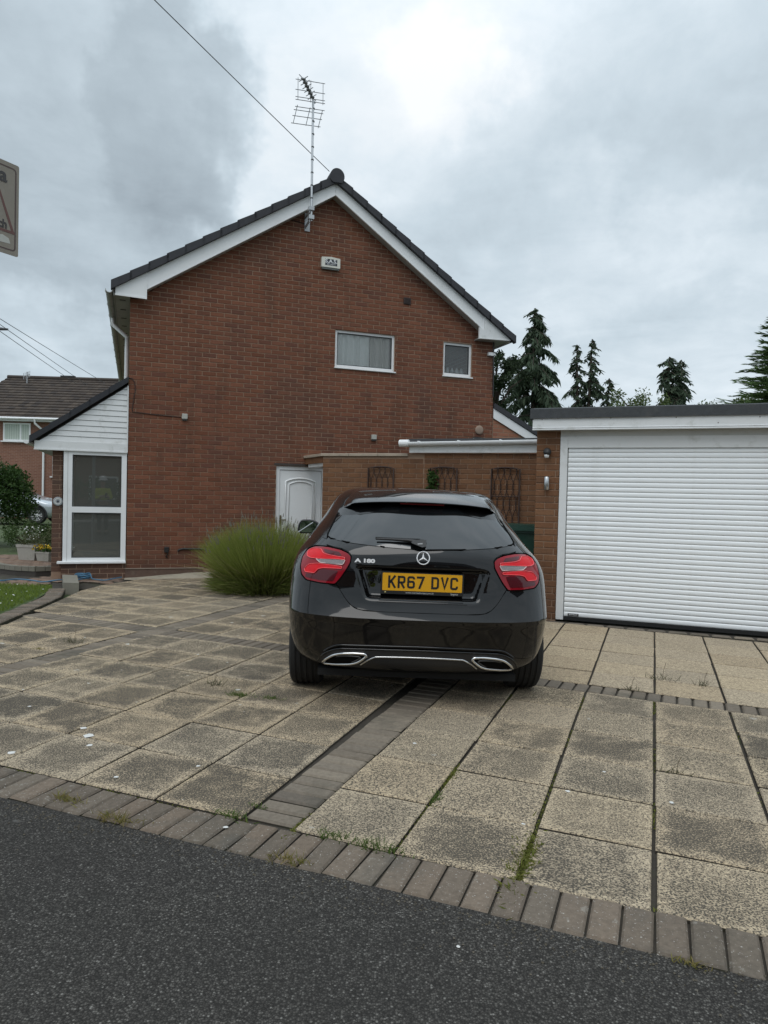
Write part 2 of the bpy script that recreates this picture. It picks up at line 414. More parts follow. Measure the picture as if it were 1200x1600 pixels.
def lerp_v(vl, vr, u): return vl+(vr-vl)*(u+3.0)/3.3
def place(name, me, u, v, z, parent, ang=0.0, sc_=(1, 1, 1), colr_=None, tilt=.006):
    o = link(name, me, parent); x, y, _ = DV(u, v)
    o.location = (x, y, z); o.rotation_euler = (random.gauss(0, tilt), random.gauss(0, tilt), R(-21)+ang); o.scale = sc_
    if colr_: o.color = (*colr_, 1)
    return o
colsR = [-1.345, -.905, -.425, .040, .507, .968, 1.43, 1.89, 2.35]
colsL = [-1.592, -2.045, -2.52, -3.03, -3.47, -3.935, -4.405]
colsLL = [-4.675, -5.14, -5.60, -6.06, -6.52, -6.98, -7.44]
rows1 = [(2.565+(5.44-2.565)*j/6, 2.515+(5.205-2.515)*j/6) for j in range(7)]
rows2R = [(5.68+(8.02-5.415)*j/6, 5.415+(8.02-5.415)*j/6) for j in range(7)]
rows2L = [(5.68+.468*j, 5.415+.45*j) for j in range(15)]
def clip_slab(u0, u1, r0, r1, slant=0.0):
    q = []
    for (u, r) in ((u0, r0), (u1, r0), (u1, r1), (u0, r1)):
        vv = lerp_v(r[0], r[1], u); q.append(DV(u - slant*(vv-2.6), vv)[:2])
    c = (sum(p[0] for p in q)/4, sum(p[1] for p in q)/4)
    poly = [(c[0]+(p[0]-c[0])*.972, c[1]+(p[1]-c[1])*.975) for p in q]
    n0 = poly
    a = P0+hn*.26
    poly = clip(poly, ((a+hd*9)[0], (a+hd*9)[1]), ((a-hd*9)[0], (a-hd*9)[1]))   # stop short of the gable wall
    # right of the lawn kerb
    if len(poly) > 2: poly = clip(poly, (-4.10, 9.60), (-3.53, 5.2))
    if len(poly) > 2: poly = clip(poly, (-4.00, 11.0), (-4.10, 9.60))
    if len(poly) < 3: return None
    ar = abs(sum(poly[i-1][0]*poly[i][1]-poly[i][0]*poly[i-1][1] for i in range(len(poly))))/2
    if ar < .012: return None
    return c, poly, ar, q
nslab = 0
def put_slab(u0, u1, r0, r1, zone, slant=0.0):
    global nslab
    r = clip_slab(u0, u1, r0, r1, slant)
    if r is None: return
    c, poly, ar, q = r
    dirt = {'R1': random.uniform(.25, 1.0), 'R2': random.uniform(.0, .22), 'L': random.uniform(.6, 1.25)}[zone]
    spk = {'R1': random.uniform(.55, .9), 'R2': random.uniform(.0, .25), 'L': random.uniform(.5, .85)}[zone]
    li = {'R1': .35, 'R2': 0.0, 'L': 1.0}[zone]
    full = abs((q[1][0]-q[0][0])*(q[3][1]-q[0][1])-(q[3][0]-q[0][0])*(q[1][1]-q[0][1]))
    z = random.gauss(0, .0015)
    gu, gv = (random.uniform(.008, .014) if zone == 'L' else random.uniform(.012, .020)), random.uniform(.013, .019)      # joint widths
    m_ = MB(); n = len(poly); pc = [(p[0]-c[0], p[1]-c[1]) for p in poly]
    def shrink(pl, g):
        return [(x*(1-g/max(.12, abs(x)+abs(y))), y*(1-g/max(.12, abs(x)+abs(y)))) for x, y in pl]
    if ar > .92*full:
        cu = [(-1, -1), (1, -1), (1, 1), (-1, 1)]; e1 = Vector((q[1][0]-q[0][0], q[1][1]-q[0][1])); e2 = Vector((q[3][0]-q[0][0], q[3][1]-q[0][1]))
        fa, fb = .5-gu/2/e1.length, .5-gv/2/e2.length
        jt = lambda: random.gauss(0, .0012)
        ro = [e1*(fa*a)+e2*(fb*b_)+Vector((jt(), jt())) for a, b_ in cu]; ri = [e1*((fa-.011)*a)+e2*((fb-.011)*b_)+Vector((jt(), jt())) for a, b_ in cu]
        m_.v = [(p.x, p.y, -.05) for p in ro]+[(p.x, p.y, -.006) for p in ro]+[(p.x, p.y, 0) for p in ri]
        m_.f = [(i+4*k, (i+1) % 4+4*k, (i+1) % 4+4*k+4, i+4*k+4) for k in (0, 1) for i in range(4)]+[(8, 9, 10, 11)]; m_.sm = [False]*9
        o = m_.build('slab', [slabm, soil], driveway, (c[0], c[1], z)); o.data.polygons.foreach_set('material_index', [1]*4+[0]*5); o.rotation_euler = (random.gauss(0, .004), random.gauss(0, .004), 0)
    else:
        m_.prism(shrink(pc, .004), -.05, 0.0, lambda p: p)
        o = m_.build('slab', slabm, driveway, (c[0], c[1], z), fixn=True)
    o.color = (dirt, spk, li, 1); nslab += 1
for i in range(len(colsR)-1):
    for j in range(6): put_slab(colsR[i], colsR[i+1], rows1[j], rows1[j+1], 'R1')
    for j in range(6):
        put_slab(colsR[i], colsR[i+1], rows2R[j], rows2R[j+1], 'R2')
for i in range(len(colsL)-1):
    for j in range(6): put_slab(colsL[i+1], colsL[i], rows1[j], rows1[j+1], 'L', .03)
    for j in range(13): put_slab(colsL[i+1], colsL[i], rows2L[j], rows2L[j+1], 'L', .0)
for i in range(len(colsLL)-1):
    for j in range(6): put_slab(colsLL[i+1], colsLL[i], rows1[j], rows1[j+1], 'L', .0)
    for j in range(13): put_slab(colsLL[i+1], colsLL[i], rows2L[j], rows2L[j+1], 'L', .0)
for j in range(5): put_slab(-1.592, -1.345, rows2L[j], rows2L[j+1], 'L')
# block bands between the slabs
def ok_band(x, y): return (Vector((x, y, 0))-P0).dot(hn) > .4 and x > -3.79-.1295*(y-7.2)+.05
v = 2.62
while v < 5.28:
    place('paving_block', block_me, -1.468+random.gauss(0, .002), v, random.gauss(-.001, .0012), driveway, R(90)+random.gauss(0, .012)); v += .1005
v = 2.62
while v < 9.3:
    x, y, _ = DV(-4.54, v)
    if ok_band(x, y): place('paving_block', block_me, -4.54+random.gauss(0, .002), v, random.gauss(-.001, .0012), driveway, R(90)+random.gauss(0, .012), (1, 1.06, 1))
    v += .1005
u = -7.1
while u < 2.35:
    v0 = lerp_v(5.44, 5.205, u); v1 = lerp_v(5.68, 5.415, u); x, y, _ = DV(u, (v0+v1)/2)
    if ok_band(x, y) and not (-4.66 < u < -4.42): place('paving_block', block_me, u, (v0+v1)/2, random.gauss(-.001, .0012), driveway, random.gauss(-.055, .012), (1, (v1-v0-.012)/.235, 1))
    u += .1005
u = -8.6
while u < 4.6:
    v_in = 2.563-.018*(u+3)/3.3*3.0*.5; wdt = .238+random.gauss(0, .003)
    place('edging_block', edge_me, u, v_in-.008-wdt/2, random.gauss(-.003, .002), driveway, random.gauss(-.012, .014), (1, wdt/.24, 1), tilt=.012); u += .1035
u = -1.0
while u < 2.4:                                                    # threshold blocks along the shutter
    place('paving_block', block_me, u, 8.14, random.gauss(-.001, .001), driveway, random.gauss(0, .01), (2.1, .42, 1)); u += .212
# concrete apron at the foot of the gable
conc = mat('rough_pale_concrete', (.33, .29, .225), .95, var=.3, vscale=6, bump=.006, bscale=40, dirt=(.12, .115, .09), dscale=4, damt=.7)
ap = MB(); n_ = 22
for i in range(n_+1):
    tt = -.02+3.0*i/n_
    for k, nn in enumerate((.005, .12, .20, .30+.05*math.sin(i*2.1))):
        p = P0+hd*tt+hn*nn; ap.v.append((p.x, p.y, (.075, .05, .02, -.012)[k]*min(1, max(0, (tt-.15)/.9))+random.uniform(-.004, .004)-.004))
ap.f = [(i*4+k, i*4+k+1, (i+1)*4+k+1, (i+1)*4+k) for i in range(n_) for k in range(3)]; ap.sm = [True]*len(ap.f)
tag(ap.build('concrete_apron', conc, fixn=True), kind='structure')

# block path to the porch, lawn edging, kerb stone, porch step
path_pts = [(-4.10, 9.9), (-3.98, 11.0), (-4.9, 11.0), (-5.4, 11.75), (-8.2, 13.2), (-9.0, 11.4), (-5.35, 9.98), (-4.5, 9.95)]
path = plane_obj('path', path_pts, soil, z=-.034)
pme = piece_mesh('paving_block', .192, .094, .05, .005, pathm)
for jr in range(26):
    for ir in range(34):
        u = -8.9+ir*.2+(.1 if jr % 2 else 0); v = 7.2+jr*.102; x, y, _ = DV(u, v)
        if pip(x, y, [(-4.14, 9.98), (-4.02, 11.05), (-4.4, 11.15), (-5.35, 11.75), (-6.6, 12.1), (-7.6, 11.6), (-6.7, 10.6), (-5.3, 10.06)]) and not (-4.9 < x < -4.05 and y < 10.62-.2*(x+4.9)):
            o = link('paving_block', pme, path); o.location = (x, y, random.gauss(-.012, .003)); o.rotation_euler = (random.gauss(0, .012), random.gauss(0, .012), R(-21)+random.gauss(0, .012))
kerbc = mat('mossy_concrete_kerb', (.20, .185, .15), .9, var=.25, vscale=12, bump=.002, bscale=120, dirt=(.12, .125, .075), dscale=8, damt=.6)
kb = MB(); kb.prism([(-4.80, 10.53), (-4.37, 9.62), (-4.145, 9.60), (-4.57, 10.51)], -.07, .095, lambda p: p)
ko = kb.build('concrete_kerb', kerbc, fixn=True); tag(ko, kind='structure')
edging = empty('lawn_edging'); tag(edging, kind='structure')
lawn_edge_me = piece_mesh('edging_block', .100, .21, .08, .012, kerbm)
yy = 5.3
while yy < 9.55:
    xc = -3.79-.1295*(yy-7.2)-.14-(.0 if yy < 8.8 else (yy-8.8)*.25)
    o = link('edging_block', lawn_edge_me, edging); o.location = (xc, yy, .028+random.gauss(0, .003)); o.rotation_euler = (random.gauss(0, .01), random.gauss(0, .01), R(97)+random.gauss(0, .02)+(0 if yy < 8.8 else .2)); yy += .116
lawn_poly = [(-4.05, 7.2), (-3.86, 5.2), (-12, 5.2), (-12, 11.0), (-5.5, 9.86), (-4.62, 9.82), (-4.45, 9.5), (-4.25, 8.6)]
lawn = plane_obj('lawn', lawn_poly, mat('lawn_soil', (.05, .075, .02), .95, var=.4, vscale=8), z=.012)
# ---------------------------------------------------------------- brickwork builder
BR_L, BR_H, JT = .215, .065, .010
def brick_mesh(name, L, m, seed):
    """one brick, its face proud of the joints and a little worn"""
    rn = random.Random(seed); b = MB(); x, h = L/2, BR_H/2
    j = lambda: rn.uniform(-.0025, .0025)
    c = .004
    fr = [(-x+c+j(), -h+c+j()), (x-c+j(), -h+c+j()), (x-c+j(), h-c+j()), (-x+c+j(), h-c+j())]
    bk = [(-x, -h), (x, -h), (x, h), (-x, h)]
    b.add([(p, -.004, q) for p, q in fr]+[(p, -.001, q) for p, q in bk]+[(p, .02, q) for p, q in bk],
          [(0, 1, 2, 3)]+[(i+4, (i+1) % 4+4, (i+1) % 4, i) for i in range(4)]+[(i+8, (i+1) % 4+8, (i+1) % 4+4, i+4) for i in range(4)])
    return b.mesh(name, m)
def lay_bricks(parent, O, d, n, t0, t1, z0, z1, m, holes=(), inside=None, limit=300, seed=1, top=None, hidden=None, back=False):
    """stretcher bond on the plane through O along d, facing n: the bricks that show largest are pieces, the rest one joined part"""
    rn = random.Random(seed); cells = []
    k = 0; z = z0
    while z+BR_H <= z1+.002:
        a = t0-((BR_L+JT)/2 if k % 2 else 0)
        while a < t1-.02:
            s, e = max(a, t0), min(a+BR_L, t1)
            segs = [(s, e)]
            for (h0, h1, g0, g1) in holes:
                if z+BR_H > g0+.012 and z < g1-.012:
                    ns = []
                    for (p, q) in segs:
                        if q <= h0 or p >= h1: ns.append((p, q))
                        else:
                            if p < h0-.02: ns.append((p, h0-.004))
                            if q > h1+.02: ns.append((h1+.004, q))
                    segs = ns
            for (p, q) in segs:
                if q-p < .022: continue
                if inside and not inside((p+q)/2, z+BR_H/2, q-p): continue
                cells.append(((p+q)/2, z+BR_H/2, q-p))
            a += BR_L+JT
        z += BR_H+JT; k += 1
    ang = math.atan2(d.y, d.x)
    cp = Vector((0, 0, CAMH)); scored = []
    for (c, zz, L) in cells:
        w = O+d*c+Vector((0, 0, zz)); dv = w-cp; sz = L*abs(n.dot(dv))/dv.length**3
        if hidden and hidden(c, zz): sz = 0
        scored.append((sz, c, zz, L))
    scored.sort(key=lambda q: -q[0])
    cache = {}
    core = Vector((d.x, d.y, 0))
    for (sz, c, zz, L) in scored[:limit]:
        key = (round(L, 3), rn.randrange(3))
        if key not in cache: cache[key] = brick_mesh('brick', key[0], m, hash(key) % 9999)
        o = link('brick', cache[key], parent); w = O+d*c+Vector((0, 0, zz))-n*rn.uniform(-.0012, .0016)
        o.location = w; o.rotation_euler = (0, 0, ang)
    rest = scored[limit:]
    if rest:
        b = MB(); x = (-d.y, d.x)
        for (sz, c, zz, L) in rest:
            off = rn.uniform(-.0016, .0012); h = BR_H/2; l = L/2; j = lambda: rn.uniform(-.002, .002)
            fr = [(-l+.004+j(), -h+.004+j()), (l-.004+j(), -h+.004+j()), (l-.004+j(), h-.004+j()), (-l+.004+j(), h-.004+j())]
            bk = [(-l, -h), (l, -h), (l, h), (-l, h)]
            P = [O+d*(c+p)+n*(.004+off)+Vector((0, 0, zz+q)) for p, q in fr]+[O+d*(c+p)-n*.006+Vector((0, 0, zz+q)) for p, q in bk]
            b.add(P, [(0, 1, 2, 3)]+[(i+4, (i+1) % 4+4, (i+1) % 4, i) for i in range(4)])
        tag(b.build('brickwork', m, parent), kind='stuff')
def walled(name, parent, O, d, n, t0, t1, z0, z1, holes, m, off=-.0035, th=.25, gable=None):
    """a wall sheet with square openings and reveals"""
    b = MB(); ts = sorted({t0, t1, *[h for q in holes for h in q[:2]]}); zs = sorted({z0, z1, *[h for q in holes for h in q[2:]]})
    P = lambda t, z, k=0.0: tuple(O+d*t+n*(off-k)+Vector((0, 0, z)))
    for i in range(len(ts)-1):
        for j in range(len(zs)-1):
            tm, zm = (ts[i]+ts[i+1])/2, (zs[j]+zs[j+1])/2
            if any(h[0] < tm < h[1] and h[2] < zm < h[3] for h in holes): continue
            b.add([P(ts[i], zs[j]), P(ts[i+1], zs[j]), P(ts[i+1], zs[j+1]), P(ts[i], zs[j+1])], [(0, 1, 2, 3)])
    for (a, c, g, h) in holes:
        q = [(a, g), (c, g), (c, h), (a, h)]
        for i in range(4):
            p0, p1 = q[i], q[(i+1) % 4]
            b.add([P(*p0), P(*p1), P(*p1, th), P(*p0, th)], [(0, 1, 2, 3)])
    if gable:
        b.add([P(*p) for p in gable], [tuple(range(len(gable)))])
    return b.build(name, m, parent)

# plain brick material for sides that are never seen close up
farbrick = mat('distant_brick', (.25, .11, .075), .9); t, b = nodes(farbrick)
g_ = t.n('ShaderNodeNewGeometry'); sp_ = t.n('ShaderNodeSeparateXYZ', None, Vector=g_.outputs['Position'])
nx = t.n('ShaderNodeSeparateXYZ', None, Vector=g_.outputs['Normal'])
along = t.math('SUBTRACT', t.math('MULTIPLY', sp_.outputs[1], nx.outputs[0]), t.math('MULTIPLY', sp_.outputs[0], nx.outputs[1]))
bv = t.n('ShaderNodeCombineXYZ', None, X=along, Y=sp_.outputs[2], Z=0.0)
bt = t.n('ShaderNodeTexBrick', {'offset': .5}, Vector=bv, Color1=(.25, .112, .07, 1), Color2=(.20, .085, .055, 1), Mortar=(.34, .26, .21, 1), Scale=1.0, Mortar_Size=.005, Bias=0.0, Brick_Width=.225, Row_Height=.075)
t.set(b, 'Base_Color', t.mix(t.math('MULTIPLY', t.noise(g_.outputs['Position'], .9, 4), .35), bt.outputs[0], (.13, .07, .055)))

# ---------------------------------------------------------------- the house
HW = 6.45; APX = 3.25
def H(t, z, n=0.0): return tuple(P0+hd*t+hn*n+Vector((0, 0, z)))
def HM(p): return H(p[0], p[1], p[2])              # (t, z, n)
def HB(p): return H(p[0], p[2], -p[1])             # box axes: x=t, y=into the wall, z
house = thing('house', tuple(P0), 'two storey red brick house seen gable end on, with white bargeboards and dark tiled roof', 'house')
house.matrix_world = Matrix.Translation(P0)
house.location = (0, 0, 0)                          # parts carry world coordinates
def apex_z(t, e0=4.43, e1=4.33, ap=6.52):           # underside of the verge above the brickwork
    return e0+(ap-e0)*(t/APX) if t < APX else e1+(ap-e1)*((HW-t)/(HW-APX))
holes = [(3.352, 4.455, 3.61, 4.262), (5.407, 5.985, 3.63, 4.246), (2.37, 3.24, -.02, 1.868)]
walled('wall', house, P0, hd, hn, 0.0, HW, -.05, 4.33, holes, mortar, gable=[(0, 4.33), (HW, 4.33), (APX, 6.60)])
lay_bricks(house, P0, hd, hn, 0.0, HW, .137, 6.62, brickwork, holes, inside=lambda t, z, L: z < apex_z(t)+.05 and 0 < t < HW, seed=3,
           hidden=lambda t, z: (t > 2.2 and z < 2.05) or (t > 1.15 and z < 1.0))
# the other walls of the house
b = MB(); DEP = 9.5
P = lambda t, z, k: H(t, z, -k)
b.add([P(0, -.05, DEP), P(0, -.05, .004), P(0, 4.45, .004), P(0, 4.45, DEP)], [(0, 1, 2, 3)])
b.add([P(HW, -.05, .004), P(HW, -.05, DEP), P(HW, 4.35, DEP), P(HW, 4.35, .004)], [(0, 1, 2, 3)])
b.add([P(HW, -.05, DEP), P(0, -.05, DEP), P(0, 4.33, DEP), P(APX, 6.6, DEP), P(HW, 4.33, DEP)], [(0, 1, 2, 3, 4)])
b.build('side_wall', farbrick, house)
plinth = boxo('plinth', mat('plinth_brick', (.115, .072, .055), .92, var=.3, vscale=14, bump=.002, dirt=(.2, .17, .13), dscale=5, damt=.5), house, -.012, 1.18, -.018, .05, -.06, .133, HB)
boxo('plinth_cap', mat('plinth_cap_mortar', (.26, .215, .17), .95, var=.2, bump=.002), house, -.02, 1.20, -.028, .05, .1335, .146, HB)
# roof: two pitched sheets with tile courses, verge tiles, ridge
def slope(t):  # top of the tiles
    return 4.585+(6.80-4.585)*((t+.27)/(APX+.27)) if t <= APX else 4.425+(6.80-4.425)*((6.75-t)/(6.75-APX))
roof = MB()
for (ta, tb) in ((-.27, APX), (6.75, APX)):
    nst = 13
    for i in range(nst):
        q0, q1 = ta+(tb-ta)*i/nst, ta+(tb-ta)*(i+1)/nst
        z0_, z1_ = slope(q0), slope(q1)
        roof.add([H(q0, z0_-.02, .17), H(q1, z1_-.045, .17), H(q1, z1_-.045, -DEP-.2), H(q0, z0_-.02, -DEP-.2)], [(0, 1, 2, 3)])
        roof.add([H(q0, z0_-.02, .17), H(q0, z0_-.02, -DEP-.2), H(q0, z0_-.085, -DEP-.2), H(q0, z0_-.085, .17)], [(0, 1, 2, 3)])
roof.add([H(-.25, slope(-.25)-.12, .17), H(APX, 6.66, .17), H(APX, 6.66, -DEP), H(-.25, slope(-.25)-.12, -DEP)], [(0, 1, 2, 3)])
roof.add([H(6.73, slope(6.73)-.12, .17), H(APX, 6.66, .17), H(APX, 6.66, -DEP), H(6.73, slope(6.73)-.12, -DEP)], [(0, 1, 2, 3)])
roof_o = roof.build('roof', dark_roof, house)
rn = random.Random(5)
for (ta, tb, nst) in ((-.28, APX-.02, 13), (6.76, APX+.02, 13)):      # dry verge units, each lapping the one below
    for i in range(nst):
        q0, q1 = ta+(tb-ta)*i/nst, ta+(tb-ta)*(i+1)/nst+(.03 if tb > ta else -.03)
        z0_, z1_ = slope(q0), slope(q1)
        a, c = (.012, -.012)
        pr = [(q0, z0_-.125), (q1, z1_-.125), (q1, z1_+c), (q0, z0_+a)]
        m_ = MB(); m_.prism(pr, .165, .262, HM); m_.build('verge_tile', dark_roof, house, fixn=True)
m_ = MB(); cap = [(APX+.125*math.cos(a), 6.755+.135*math.sin(a)) for a in [R(x) for x in range(-50, 231, 14)]]
m_.prism(cap, .02, .285, HM); m_.build('ridge_end_tile', dark_roof, house, fixn=True)
for i in range(20):
    m_ = MB(); cap = [(APX+.115*math.cos(a), 6.745+.13*math.sin(a)) for a in [R(x) for x in range(-10, 191, 20)]]
    m_.prism(cap, .0195-.46*i, .0195-.46*(i+1)+.004, HM); m_.build('ridge_tile', dark_roof, house, fixn=True)
# bargeboards and box ends
for s in (0, 1):
    if s == 0: pr = [(.235, 4.512), (APX-.002, 6.468), (APX-.002, 6.692), (.235, slope(.235)-.10)]
    else: pr = [(APX+.002, 6.468), (6.125, 4.472), (6.125, slope(6.125)-.10), (APX+.002, 6.692)]
    m_ = MB(); m_.prism(pr, .165, .192, HM); bb = m_.build('bargeboard', white_pvc, house, fixn=True)
    q = pr[0], pr[1]
    m_ = MB()
    lo = [(p[0], p[1]) for p in (pr[:2])]
    m_.prism([(lo[0][0], lo[0][1]+.002), (lo[1][0], lo[1][1]+.002), (lo[1][0], lo[1][1]+.022), (lo[0][0], lo[0][1]+.022)], .1925, .199, HM); m_.build('moulding', white_pvc, bb, fixn=True)
    sof = MB(); sof.add([H(lo[0][0], lo[0][1]+.012, .164), H(lo[1][0], lo[1][1]+.012, .164), H(lo[1][0], lo[1][1]+.012, .0045), H(lo[0][0], lo[0][1]+.012, .0045)], [(0, 1, 2, 3)])
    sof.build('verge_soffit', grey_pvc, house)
m_ = MB(); m_.prism([(-.215, 4.392), (.234, 4.378), (.234, slope(.234)-.105), (-.215, slope(-.215)-.12)], .165, .203, HM); be = m_.build('box_end', white_pvc, house, fixn=True)
m_ = MB(); m_.prism([(-.22, 4.380), (.245, 4.366), (.245, 4.392), (-.22, 4.406)], .2035, .212, HM); m_.prism([(.225, 4.393), (.245, 4.393), (.245, slope(.234)-.12), (.225, slope(.234)-.12)], .2035, .210, HM); m_.build('moulding', white_pvc, be, fixn=True)
m_ = MB(); m_.prism([(6.02, 4.318), (6.66, 4.335), (6.66, slope(6.66)-.11), (6.126, slope(6.126)-.11), (6.126, 4.478), (6.02, 4.53)], .165, .206, HM); be = m_.build('box_end', old_white, house, fixn=True)
m_ = MB(); m_.prism([(6.31, 4.345), (6.322, 4.345), (6.322, slope(6.32)-.13), (6.31, slope(6.32)-.13)], .2065, .209, HM); m_.prism([(6.01, 4.318), (6.67, 4.335), (6.67, 4.349), (6.01, 4.332)], .2065, .215, HM); m_.build('moulding', old_white, be, fixn=True)
boxo('box_base', grey_pvc, house, 6.02, 6.66, -.163, -.005, 4.320, 4.334, HB)
# eaves: soffit board with slots, fascia, gutter, downpipe on the front (left) side and at the back
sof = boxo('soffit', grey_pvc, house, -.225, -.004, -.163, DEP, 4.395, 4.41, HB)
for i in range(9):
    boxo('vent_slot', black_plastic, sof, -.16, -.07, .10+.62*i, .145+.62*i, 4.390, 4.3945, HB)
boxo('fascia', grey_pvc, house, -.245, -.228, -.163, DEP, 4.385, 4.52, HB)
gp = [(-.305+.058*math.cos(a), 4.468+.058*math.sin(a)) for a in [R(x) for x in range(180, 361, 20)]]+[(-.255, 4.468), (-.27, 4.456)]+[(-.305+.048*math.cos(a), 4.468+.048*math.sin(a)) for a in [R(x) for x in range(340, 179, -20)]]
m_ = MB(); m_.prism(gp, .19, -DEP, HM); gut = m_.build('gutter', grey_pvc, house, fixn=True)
for i in range(9):
    gb = [(-.305+.066*math.cos(a), 4.468+.066*math.sin(a)) for a in [R(x) for x in range(180, 361, 20)]]+[(-.305+.059*math.cos(a), 4.468+.059*math.sin(a)) for a in [R(x) for x in range(360, 179, -20)]]
    m_ = MB(); m_.prism(gb, .10-.8*i, .07-.8*i, HM); m_.build('bracket', grey_pvc, gut, fixn=True)
m_ = MB(); m_.tube([H(-.30, 4.42, -1.5), H(-.30, 4.30, -1.5), H(-.06, 4.10, -1.5), H(-.06, 3.9, -1.5), H(-.06, 2.4, -1.5)], .036, 8); m_.build('downpipe', white_pvc, house)
boxo('fascia', old_white, house, 6.662, 6.68, -.163, DEP, 4.31, 4.42, HB)
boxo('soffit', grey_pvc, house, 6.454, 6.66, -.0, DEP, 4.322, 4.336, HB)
gp2 = [(6.745+.055*math.cos(a), 4.40+.055*math.sin(a)) for a in [R(x) for x in range(180, 361, 20)]]
m_ = MB(); m_.prism(gp2, .17, -DEP, HM); m_.build('gutter', black_plastic, house, fixn=True)
# windows
curtain_m = mat('net_curtain', (.90, .92, .90), .9, var=.06, vscale=12)
room_m = mat('dim_room_wall', (.20, .19, .18), .9)
def window(t0, t1, z0, z1, fw, inner, sill=True, fwb=None):
    w = MB(); fb = fwb or fw
    w.box(t0, t1, .038, .105, z1-fw, z1, HB); w.box(t0, t1, .038, .105, z0, z0+fb, HB)
    w.box(t0, t0+fw, .0382, .1048, z0+fb, z1-fw, HB); w.box(t1-fw, t1, .0382, .1048, z0+fb, z1-fw, HB)
    o = w.build('window', white_pvc, house, fixn=True)
    g = .013
    fr = MB(); a0, a1, c0, c1 = t0+fw, t1-fw, z0+fb, z1-fw
    fr.box(a0, a1, .046, .075, c1-g, c1, HB); fr.box(a0, a1, .046, .075, c0, c0+g, HB); fr.box(a0, a0+g, .0462, .0748, c0+g, c1-g, HB); fr.box(a1-g, a1, .0462, .0748, c0+g, c1-g, HB)
    fr.build('bead', mat('dark_window_gasket', (.05, .055, .06), .6), o, fixn=True)
    pn = MB(); pn.add([H(a0+.01, c0+.01, -.060), H(a1-.01, c0+.01, -.060), H(a1-.01, c1-.01, -.060), H(a0+.01, c1-.01, -.060)], [(0, 1, 2, 3)])
    pn.build('pane', pane_glass, o)
    if sill: boxo('sill', white_pvc, o, t0-.015, t1+.02, -.035, .037, z0-.024, z0-.002, HB, bevel=.004)
    rm = MB(); q = lambda t, z, k: H(t, z, -k)
    A = (t0-.6, t1+.6, z0-.9, z1+.25)
    vs = [q(A[i], A[2+j], k) for k in (.26, 2.6) for j in (0, 1) for i in (0, 1)]
    rm.add(vs, [(4, 5, 7, 6), (0, 1, 5, 4), (2, 6, 7, 3), (0, 4, 6, 2), (1, 3, 7, 5)])
    rm.build('room', room_m, o)
    return o
w1 = window(3.352, 4.455, 3.61, 4.262, .042, None, fwb=.05)
def curtain(parent, t0, t1, z0, z1, k, wav, amp, m, seed=0):
    rn = random.Random(seed); b = MB(); n_ = 70
    for i in range(n_+1):
        t_ = t0+(t1-t0)*i/n_; d_ = k+amp*(math.sin(wav*t_*6.28)+.5*math.sin(wav*1.7*t_*6.28+1))
        b.v += [H(t_, z0, -d_), H(t_, z1, -d_*1.0)]
    b.f = [(2*i, 2*i+2, 2*i+3, 2*i+1) for i in range(n_)]; b.sm = [True]*n_
    return b.build('curtain', m, parent)
curtain(w1, 3.36, 4.02, 3.58, 4.3, .105, 6, .022, curtain_m, 1)
curtain(w1, 4.03, 4.45, 3.58, 4.3, .11, 8, .022, mat('beige_curtain', (.62, .60, .56), .9, var=.1, vscale=10), 2)
w2 = window(5.407, 5.985, 3.63, 4.246, .042, None, fwb=.055)
m_ = MB(); m_.box(5.45, 5.96, .16, .30, 3.66, 3.675, HB)
rn = random.Random(8)
m_.build('window_board', white_pvc, w2, fixn=True)
m_ = MB()
for k in range(5):
    c_ = Vector(H(5.50+.095*k, 3.675, -.23)); r_ = .035+.012*rn.random()
    m_.lathe([(r_*.8, 0), (r_, .04), (r_*.85, .09), (r_*.4, .12+.05*rn.random()), (r_*.35, .15)], 10, lambda p, c=c_: (c.x+p[0], c.y+p[1], c.z+p[2]))
m_.build('toiletries', mat('pale_bottles', (.6, .62, .63), .4, var=.2), w2)
# side door
dp = MB(); dz0, dz1 = -.02, 1.868
dp.box(2.37, 2.435, .035, .10, dz0, dz1, HB); dp.box(3.175, 3.24, .035, .10, dz0, dz1, HB); dp.box(2.435, 3.175, .0352, .0998, dz1-.07, dz1, HB)
door = dp.build('door', white_pvc, house, fixn=True)
boxo('door_leaf', white_pvc, door, 2.442, 3.168, .052, .095, dz0, dz1-.077, HB)
def arch(t0, t1, z0, z1, rise, n=14):
    return [(t0, z0), (t1, z0)]+[(t1+(t0-t1)*i/n, z1+rise*(1-(2*i/n-1)**2)) for i in range(n+1)]
m_ = MB()
for (g, r_) in ((0, .016), (.052, .013)):
    pts = arch(2.55+g, 3.06-g, .22+g, 1.60-g, .055)
    m_.tube([H(p[0], p[1], -.049) for p in pts], r_, 6, closed=True)
m_.build('moulding', white_pvc, door)
hb = MB(); hb.box(2.452, 2.474, .028, .051, .83, 1.02, HB); hb.box(2.448, 2.56, .015, .027, .93, .95, HB); hb.build('handle', mat('dull_brass', (.18, .14, .08), .4, metal=.8), door, fixn=True)
boxo('lintel', mat('shadowed_lintel', (.06, .05, .045), .9), house, 2.33, 3.28, -.006, .05, 1.869, 1.905, HB)  # dark strip: the shade above the side door put into its colour
